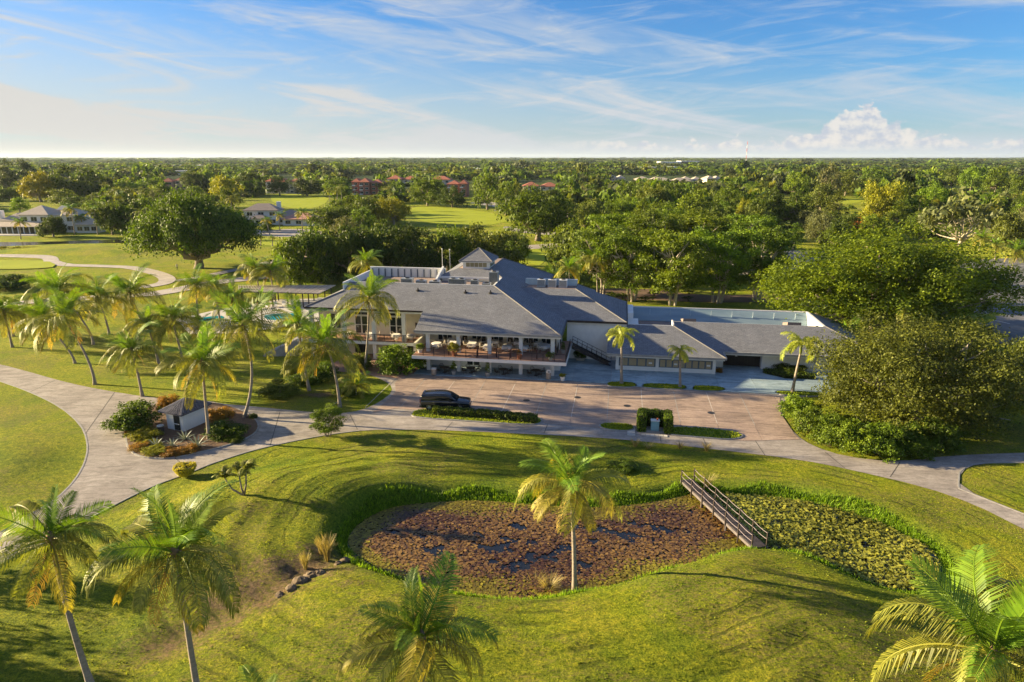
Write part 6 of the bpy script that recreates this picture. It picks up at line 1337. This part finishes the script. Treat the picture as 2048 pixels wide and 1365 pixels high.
# golfer standing on the lawn near the cart path, seen small
def golfer():
    p = at(355, 541); g_ = thing('person', 'person in pale top and dark trousers standing on the lawn beside the rain tree', 'person', (p.x, p.y, gz(p.x, p.y)))
    V = [(0,0,.95),(0,0,1.15),(0,0,1.42),(0,0,1.52),(0,.0,1.66),(-.20,0,1.42),(-.26,-.05,1.15),(-.22,-.18,.95),(.20,0,1.42),(.26,-.05,1.15),(.22,-.18,.95),(-.10,0,.9),(-.12,.02,.5),(-.13,0,.06),(-.13,-.16,.04),(.10,0,.9),(.12,.02,.5),(.13,0,.06),(.13,-.16,.04)]
    E = [(0,1),(1,2),(2,3),(3,4),(2,5),(5,6),(6,7),(2,8),(8,9),(9,10),(0,11),(11,12),(12,13),(13,14),(0,15),(15,16),(16,17),(17,18)]; R_ = [.16,.15,.17,.06,.11,.07,.05,.04,.07,.05,.04,.10,.07,.045,.04,.10,.07,.045,.04]
    me = bpy.data.meshes.new('body'); me.from_pydata(V, E, []); o = obj('body', me, g_); s_ = o.modifiers.new('skin', 'SKIN'); 
    for v, r_ in zip(me.skin_vertices[0].data if me.skin_vertices else [], R_): v.radius = (r_, r_*.8)
    o.modifiers.new('sub', 'SUBSURF').levels = 1
    m = bpy.data.materials.new('clothes'); m.use_nodes = True; t = m.node_tree; g = nd(t, 'ShaderNodeTexCoord'); s2 = nd(t, 'ShaderNodeSeparateXYZ'); t.links.new(g.outputs['Object'], s2.inputs[0])
    t.links.new(ramp(t, mth(t, 'DIVIDE', s2.outputs[2], 2.0), [(0, (.03,.03,.04)), (.465, (.03,.03,.04)), (.47, (.65,.62,.5)), (.755, (.65,.62,.5)), (.76, (.45,.28,.2))]), t.nodes['Principled BSDF'].inputs[0]); me.materials.append(m)
golfer()
# ------------------------------------------------------------------ houses beyond
stuc = mat('pale_stucco', (.66,.60,.50), (.56,.50,.42), .8, .85); whs = mat('white_stucco', (.74,.73,.70), (.64,.63,.61), .8, .8); salmon = mat('salmon_stucco', (.60,.36,.26), (.50,.30,.22), .8, .85)
rred = mat('red_tile_roof', (.46,.17,.10), (.34,.12,.08), 1.2, .85, c3=(.52,.24,.15)); rbeige = mat('beige_tile_roof', (.52,.44,.35), (.42,.36,.30), 1.0, .85); rbrown = mat('brown_grey_roof', (.36,.29,.24), (.28,.23,.20), 1.0, .85); rgrey = mat('slate_grey_roof', (.22,.24,.28), (.17,.19,.22), 1.0, .8); rwhite = mat('white_flat_roof', (.72,.72,.70), (.6,.6,.6), 1, .7)
brk = mat('red_brick', (.36,.16,.12), (.28,.12,.09), 1.5, .9)
def hip(mb, x0, x1, y0, y1, z, rise, o=.6, t=.25):
    x0 -= o; x1 += o; y0 -= o; y1 += o; w = min(x1-x0, y1-y0)/2
    if x1-x0 >= y1-y0: a, b_ = (x0+w, (y0+y1)/2, z+rise), (x1-w, (y0+y1)/2, z+rise)
    else: a, b_ = ((x0+x1)/2, y0+w, z+rise), ((x0+x1)/2, y1-w, z+rise)
    c = [(x0,y0,z),(x1,y0,z),(x1,y1,z),(x0,y1,z)]; n = len(mb.v)
    if x1-x0 >= y1-y0: f = [(0,1,5,4),(1,2,5),(2,3,4,5),(3,0,4)]
    else: f = [(0,1,4),(1,2,5,4),(2,3,5),(3,0,4,5)]
    lo = [(p[0], p[1], z-t) for p in c]
    mb.add(c+[a, b_]+lo, f+[(0,6,7,1),(1,7,8,2),(2,8,9,3),(3,9,6,0),(9,8,7,6)]); return mb
def house(name, label, cat, p, rz, blocks, wallm, roofm, group=None, frame=white):
    """blocks: (x0, x1, y0, y1, wall height, roof rise, storeys, windows along the front)"""
    t_ = thing(name, label, cat, (p[0], p[1], -.02), rz, group)
    for x0, x1, y0, y1, h, rise, st_, nw in blocks:
        MB().box(x0, x1, y0, y1, 0, h).build('wall', wallm, t_)
        if rise: hip(MB(), x0, x1, y0, y1, h, rise).build('roof', roofm, t_)
        else: MB().box(x0-.2, x1+.2, y0-.2, y1+.2, h, h+.4).build('roof', roofm, t_)
        for s in range(st_):
            sh = h/st_
            for k in range(nw):
                xc = x0+(x1-x0)*(k+.5)/nw; ww = min(1.1, (x1-x0)/nw*.36); z0 = s*sh+sh*.28
                f = MB().box(xc-ww-.12, xc+ww+.12, y0-.06, y0-.003, z0-.12, z0+sh*.46+.12).build('window', frame, t_); MB().box(xc-ww, xc-.05, y0-.09, y0-.063, z0, z0+sh*.46).build('pane', glass, f); MB().box(xc+.05, xc+ww, y0-.09, y0-.063, z0, z0+sh*.46).build('pane', glass, f)
            if nw and y1-y0 > 5:
                f = MB().box(x0-.06, x0-.003, (y0+y1)/2-1, (y0+y1)/2+1, s*sh+sh*.3, s*sh+sh*.75).build('window', frame, t_); MB().box(x0-.09, x0-.063, (y0+y1)/2-.9, (y0+y1)/2+.9, s*sh+sh*.33, s*sh+sh*.72).build('pane', glass, f)
    return t_
# white mansion at the left
mp_ = at(88, 467); mn = house('mansion', 'white two-storey mansion with pale hip roofs behind the lake at the left frame edge', 'mansion', mp_, 0, [(-9,2,1,12,6.9,3.2,2,3),(2.1,11,3,13,6.6,2.8,2,2),(-17,-9.1,2,12,4.6,2.6,0,0),(12,20,1,9,3.2,2.0,1,3)], whs, rbeige)
MB().slab([(-18,-4,2.9),(6,-4,2.9),(6,1,4.3),(-18,1,4.3)], .2).build('porch_roof', rbeige, mn)
for i in range(12): MB().box(-17.6+i*2.1,-17.35+i*2.1,-3.7,-3.45,0,2.75).build('porch_column', white, mn)
MB().box(-17.5,6,-1.2,-1.0,0,2.7).build('porch_shade_sheet', glass, mn); MB().box(-19.5,-17.2,3,5,0,8.2).build('chimney', whs, mn); MB().box(-3,-1.2,-4.1,-3.98,3.3,3.5).build('skylight', white, mn)  # dark sheet behind the columns stands in for the porch's shade
MB().slab([(3.4,4,8.5),(7,4,8.5),(7,8,9.9),(3.4,8,9.9)], .1).build('solar_panel', rgrey, mn)
MB().box(-22,4,-9,-3.5,0,.25).build('pool_terrace', MATS['pale_deck'], mn)
# white house with brown and grey roofs
hp = at(520, 452); wh = house('white_house', 'white two-storey house with brown and slate roofs and a white chimney beyond the road', 'house', hp, radians(4), [(-7,7,3,12,6.2,2.6,2,3),(6,16,4,13,3.6,2.4,1,2),(-16,-7.5,0,8,3.2,1.8,1,2),(-3,3,-1,3,3.1,1.5,1,1)], whs, rbrown)
for o in wh.children:
    if o.name.startswith('roof') and o.name.endswith(tuple('13579')): pass
MB().slab([(7.2,2.6,6.22),(7.2,12.4,6.22),(2.4,8,8.85)], .1).build('slate_roof', rgrey, wh); MB().box(5.2,6.8,9,10.4,5,9.4).build('chimney', white, wh)
house('pink_house', 'low house with a salmon-pink tiled roof right of the white house', 'house', at(598,452), radians(-6), [(-7,7,0,9,2.8,2.3,1,3)], whs, mat('salmon_tile_roof', (.50,.27,.21), (.42,.22,.18), 1, .85))
# three-storey apartment blocks with red roofs
GA = 'red-roofed apartment blocks'
for lab, px, py, bl_, wm in [('cream apartment block with red roof at the west end of the row', 565,388,[(-13,-3,0,12,9.5,2.8,3,2),(-2.5,4,-2,10,9.2,2.6,3,1),(4.5,15,2,14,9.0,2.6,3,2)],stuc),('brick apartment block with white balconies above the dark thicket', 728,390,[(-9,-3,0,12,9.6,2.6,3,1),(-2.8,5,-2,10,9.6,2.8,3,2),(5.3,14,1,13,9.0,2.6,3,2)],brk),
    ('apartment block with red roof half hidden by broad trees', 800,385,[(-12,0,6,18,10.5,3,3,2),(0.5,12,8,20,10,2.8,3,2)],stuc),('brick apartment block beside the small dark tree at the east end of the row', 922,394,[(-10,-1,0,12,9.0,2.6,3,2),(-.5,5,-3,8,9.4,2.8,3,1)],brk),
    ('cream block with red roof just left of the brick east block', 880,385,[(-8,8,4,16,10,2.8,3,3)],stuc)]:
    b_ = house('apartment_block', lab, 'apartment block', at(px, py), radians(-5), bl_, wm, rred, GA)
    for x0, x1, y0, y1, h, rise, st_, nw in bl_[:2]:
        for s in range(3): MB().box(x0+.4, x0+2.8, y0-1.1, y0-.01, s*h/3+.1, s*h/3+.25).build('balcony', white, b_); MB().box(x0+.4, x0+2.8, y0-1.12, y0-1.06, s*h/3+.25, s*h/3+1.0).build('balcony_rail', white, b_)
house('red_roof_house', 'low red-roofed house glimpsed over the wood north-east of the fairway', 'house', at(1082,388), 0, [(-14,-1,0,12,6,3,2,3),(0,14,2,14,5.5,3,2,3)], stuc, rred)
house('salmon_house', 'salmon-coloured house among trees left of the yellow-green tree', 'house', at(352,380), .1, [(-12,-2,0,10,7,3,2,2),(-1,9,2,12,8,3,2,2)], salmon, rred)
for i, (px, py, w_) in enumerate([(1300,368,15),(1345,371,20),(1385,368,12),(1235,364,10),(1430,366,10)]):
    house('row_house', ['pale house first from the west in the sunlit row beyond the wood','widest pale house of the sunlit row beyond the wood','small pale house right of the widest of the row','pale house left of the sunlit row','pale house at the east end of the sunlit row'][i], 'house', at(px, py), .05*i, [(-w_,0,0,14,4.5,3,1,3),(1,w_,3,16,4,3.2,1,2)], stuc, rbeige, 'pale houses beyond the wood')
for i, (px, py, w_, h_) in enumerate([(262,340,34,9),(365,338,60,8),(1265,345,30,9),(1352,334,30,14),(1380,334,18,16),(980,344,60,7),(1340,342,20,8),(420,350,50,6),(930,347,30,7)]):
    house('distant_building', 'white flat-roofed building on the suburban horizon, %s' % ['left of the two brightest','longest at the left','low blue-grey one north-east','twin block west','twin block east','long low one above the apartments','small one under the twin blocks','behind the salmon house','left of the horizon centre'][i], 'building', at(px, py), 0, [(-w_/2*3,w_/2*3,0,60,h_,0,2,6)], whs, rwhite, 'distant buildings')
# radio masts
def mast(label, px, py, top):
    p = at(px, py); h = up_at(px, top, p.y).z; t_ = thing('radio_mast', label, 'radio mast', (p.x, p.y, 0)); w_ = h*.02
    redw = [mat('mast_red', (.55,.10,.07), None, 1, .6), mat('mast_white', (.7,.7,.7), None, 1, .6)]
    n = 7
    for k in range(n):
        z0, z1 = h*k/n, h*(k+1)/n; r0, r1 = w_*(1-.6*k/n), w_*(1-.6*(k+1)/n); mb = MB()
        for a in (0, 2.09, 4.19): mb.tube([(r0*cos(a), r0*sin(a), z0), (r1*cos(a), r1*sin(a), z1)], w_*.12, 4); mb.tube([(r0*cos(a), r0*sin(a), z0), (r1*cos(a+2.09), r1*sin(a+2.09), z1)], w_*.08, 4)
        mb.build('lattice_section', redw[k % 2], t_)
    MB().box(-w_, w_, -w_*.6, w_*.6, h*.55, h*.58).build('antenna', whs, t_); MB().box(-w_*.9, w_*.9, -w_*.6, w_*.6, h*.75, h*.78).build('antenna', whs, t_)
mast('tall red and white lattice radio mast on the horizon', 1491, 332, 283); mast('thin distant radio mast near the middle of the horizon', 1116, 322, 306)
# small dead tree, signs of the road by the wood
# ------------------------------------------------------------------ trees filling the middle distance
CLEAR = [(815,408,1012,447),(540,386,650,414),(-50,402,185,502),(478,398,640,500),(1565,390,1720,410),(1880,352,2100,380),(1895,476,2100,560),(560,350,590,386),(705,352,748,390),(900,362,945,395),
         (1045,360,1108,378),(1225,352,1440,360),(-60,478,300,512),(335,394,425,406),(930,398,1010,420),(1030,485,1130,530),(1005,450,1060,470),(330,352,375,372),(470,476,570,510)]
def free(cx, y0, y1, w):
    for a, b_, c, d in CLEAR:
        if cx+w*.42 > a and cx-w*.42 < c and y1 > b_ and y0 < d: return False
    return True
def proj(x, y, z):
    zc = y*cos(PITCH)+(CAM_H-z)*sin(PITCH); yc = (z-CAM_H)*cos(PITCH)+y*sin(PITCH); return 1024+FPX*x/zc, 682.5-FPX*yc/zc
rr = random.Random(77); placed = [(o.location.x, o.location.y) for o in col.objects if o.parent is None and o.get('category') == 'tree']
# palm head for far palms: one mesh
hv, hf, ht = [], [], []
for key, cnt in (('far_up', 5), ('far_mid', 8), ('far_old', 5)):
    me = FR[key]; n = len(me.vertices); co = np.empty(n*3, np.float32); me.vertices.foreach_get('co', co); co = co.reshape(-1, 3); fi = np.array([p.vertices[:] for p in me.polygons]); tn = np.empty(n, np.float32); me.attributes['tint'].data.foreach_get('value', tn)
    for i in range(cnt):
        a = 2*pi*i/cnt+rr.uniform(-.3, .3); R_ = np.array([[cos(a), -sin(a), 0], [sin(a), cos(a), 0], [0, 0, 1]]); hf.append(fi+sum(len(v) for v in hv)); hv.append(co@R_.T*rr.uniform(.8, 1.1)); ht.append(tn)
headme = npmesh('crown', np.vstack(hv), np.vstack(hf), PF['mid'], np.concatenate(ht)); ptr = MB().tube([(0,0,0),(.02,0,.5),(0,0,1)], [.2,.14,.12], 6)
ptm = bpy.data.meshes.new('trunk'); ptm.from_pydata(ptr.v, [], ptr.f); ptm.materials.append(palmbark)
def farpalm(p, h, R, zone):
    t_ = thing('slender_palm', 'slender palm with feathery head '+zone, 'palm', (p[0], p[1], 0), rr.uniform(0, 6.28), 'slender palms '+zone)
    k_ = obj('trunk', ptm, t_); k_.scale = (1, 1, h-R*.4); c = obj('crown', headme, t_); c.location = (0, 0, h-R*.4); c.scale = (R/3.2,)*3
tries = 0; cnt = 0
leafs = ['green','olive','deep','deep','green','bright','olive','dark','yellow','grey','bright']
while cnt < 235 and tries < 9000:
    tries += 1; y = 175+(520-175)*rr.random()**.8; x = rr.uniform(-.85, .85)*y
    if y < 235 and (x < -20 or x > 175): continue
    if y < 200 and x < 40: continue
    px, py = proj(x, y, 0)
    if not -80 < px < 2130: continue
    far_ = y > 320; pal = rr.random() < (.25 if px < 1150 else .06); h = rr.uniform(7, 12.5) if not pal else rr.uniform(8, 12); w = rr.uniform(7, 15)
    wp_ = w*FPX/depth((x, y, 0)); top = proj(x, y, h)[1]
    if not free(px, top, py, wp_*.5 if pal else wp_): continue
    if any((x-a)**2+(y-b_)**2 < (5.0+w*.30)**2 for a, b_ in placed): continue
    if px < 320 and 405 < py and y < 235: continue
    placed.append((x, y)); cnt += 1
    if pal: farpalm((x, y), h, rr.uniform(2.8, 3.8), zone_of(px, py)); continue
    key = rr.choice(['far0','far1','far2','farumb0','farumb1','tall1'] if far_ else ['oak0','oak1','oak2','oak3','round0','round1','round2','oak2','tall0']); lf = rr.choice(leafs)
    zone_tree(px, py, top, wp_, key, lf)
# the wooded suburb that runs to the horizon: a mass of crowns nobody could count
def mass(name, label, m, seed, share):
    rs = RS(seed); V, F, T_ = [], [], []; base = []
    for k in range(5):
        v, f, tn, _ = crown_data(300+seed*7+k, 'umbrella' if k == 2 else 'oak', 8, 4, 4, .17, asp=.7, subs=.12); base.append((v.astype(np.float32), f, tn))
    off = 0; P_ = []
    D0 = 300.0
    while D0 < 14000:
        D1 = D0*1.07; s = .021*max(D0, 620); n = int(.78*(D1**2-D0**2)/(s*s)*share*(1.0 if D0 > 520 else .9)); n = max(n, 8)
        y = np.sqrt(rs.uniform(D0**2, D1**2, n)); x = rs.uniform(-.84, .84, n)*y
        for xi, yi in zip(x, y): P_.append((xi, yi, s))
        D0 = D1
    for xi, yi, s in P_:
        px, py = proj(xi, yi, 0); h = rs.uniform(6.5, 11.5)*(rs.uniform(1.25, 1.8) if rs.rand() < .10 else 1); w = s*rs.uniform(.5, .85); top = proj(xi, yi, h)[1]
        if not free(px, top, py, 2*w*FPX/yi): continue
        if yi < 620 and any((xi-a)**2+(yi-b_)**2 < 60 for a, b_ in placed[-240:]): continue
        v, f, tn = base[rs.randint(5)]; a = rs.rand()*6.28; c_, s_ = cos(a), sin(a); q_ = v*np.array([w, w, h], np.float32)
        V.append(np.column_stack([q_[:,0]*c_-q_[:,1]*s_+xi, q_[:,0]*s_+q_[:,1]*c_+yi, q_[:,2]])); F.append(f+off); off += len(v); T_.append(np.clip(tn*.8+rs.uniform(-.25, .4), 0, 1))
    o = obj(name, npmesh(name, np.vstack(V), np.vstack(F), m, np.concatenate(T_)), kind='stuff'); tag(o, label, 'woodland', kind='stuff'); return len(F)
n1 = mass('distant_woodland', 'deep green canopy of the wooded suburb reaching to the horizon', LM['deep'], 1, .5); n2 = mass('distant_woodland', 'lighter green crowns scattered through the wooded suburb up to the horizon', LM['bright'], 2, .16); n3 = mass('distant_woodland', 'olive crowns mixed into the wooded suburb up to the horizon', LM['olive'], 3, .26); n4 = mass('distant_woodland', 'blue-green pines mixed into the distant suburb canopy', LM['pine'], 4, .15)
print('mass', n1, n2, n3, n4, 'trees', NT)
# understorey that closes the woods
def underst(name, label, boxes, n, m, seed, h0=.8, h1=3.2, force=False):
    rs = RS(seed); V, F, T_ = [], [], []; off = 0
    v, f, tn, _ = crown_data(500+seed, 'bush', 10, 6, 5, .11, asp=.6, subs=.09)
    for (a, b_, c, d) in boxes:
        for _ in range(n):
            p = at(rs.uniform(a, c), rs.uniform(b_, d)); px, py = proj(p.x, p.y, 0); h = rs.uniform(h0, h1); w = h*rs.uniform(.7, 1.5)
            if not force and not free(px, py-5, py, 4): continue
            q_ = v*np.array([w, w, h]); V.append(q_+np.array([p.x, p.y, 0])); F.append(f+off); off += len(v); T_.append(np.clip(tn*.8+rs.uniform(-.2, .2), 0, 1))
    o = obj(name, npmesh(name, np.vstack(V), np.vstack(F), m, np.concatenate(T_)), kind='stuff'); tag(o, label, 'undergrowth', kind='stuff')
underst('undergrowth', 'green undergrowth and shrubs filling the woods behind the clubhouse', [(1100,430,1560,500),(1500,400,1900,470),(1640,440,1900,480)], 130, LM['deep'], 1)
underst('undergrowth', 'shrubs and low plants filling the gardens beyond the lake and the road', [(180,395,470,470),(600,430,830,500),(440,360,560,395)], 70, LM['green'], 2, .8, 2.6)
underst('undergrowth', 'dark shrubs in the shade of the trees behind the clubhouse roofs', [(500,520,700,560),(1100,560,1600,605),(700,525,1000,560)], 40, LM['dark'], 3, .6, 1.9)
underst('reeds', 'band of yellow-green reeds along the near bank of the lake', [(-40,498,290,504)], 240, LM['yellow'], 4, .5, 1.1, True)
underst('hedge_row', 'long dark hedge rows across the far lawns beyond the car park', [(1560,386,1700,388),(1920,380,2060,384)], 130, LM['deep'], 5, 1.5, 3.0, True)
# shade trees standing beyond the left edge of the view
for i, (x, y, r, h) in enumerate([(-48,36,3.6,7.5),(-52,31,4.2,9.5),(-46,42.5,2.4,6.0)]):
    tree('shade_tree', 'rounded shade tree beyond the left frame edge that shades the near lawn', 'tree', (x, y), r, h, 'round%d' % (i % 3), 'deep', z0=.15, group='shade trees beyond the left frame edge')
# ---- give look-alikes their own place
byl = {}
for o in list(col.objects):
    if o.parent is None and o.get('category') and o.get('label'): byl.setdefault(o['label'], []).append(o)
NUM = ['first','second','third','fourth','fifth','sixth','seventh','eighth','ninth','tenth','eleventh','twelfth','thirteenth','fourteenth']
for lab, L_ in byl.items():
    if 1 < len(L_) <= 14 and L_[0].get('kind') != 'stuff':
        L_.sort(key=lambda o: proj(*o.location)[0] if o.location.y > 1 else 0)
        for k, o in enumerate(L_):
            if len(lab.split()) <= 13: o['label'] = lab+', '+NUM[k]+' from left'
# ------------------------------------------------------------------ air
hz = MB().box(-14500, 14500, -250, 23500, -3.0, 95).build('haze', None, None, kind='stuff')
m = bpy.data.materials.new('haze'); m.use_nodes = True; t = m.node_tree; t.nodes.clear(); v = nd(t, 'ShaderNodeVolumePrincipled', i_Density=HAZE, i_Anisotropy=.2); v.inputs['Color'].default_value = (.72,.86,1.0,1); oo = nd(t, 'ShaderNodeOutputMaterial'); t.links.new(v.outputs[0], oo.inputs['Volume']); hz.data.materials.append(m)
tag(hz, 'thin pale blue haze over the distance', 'haze', kind='stuff')
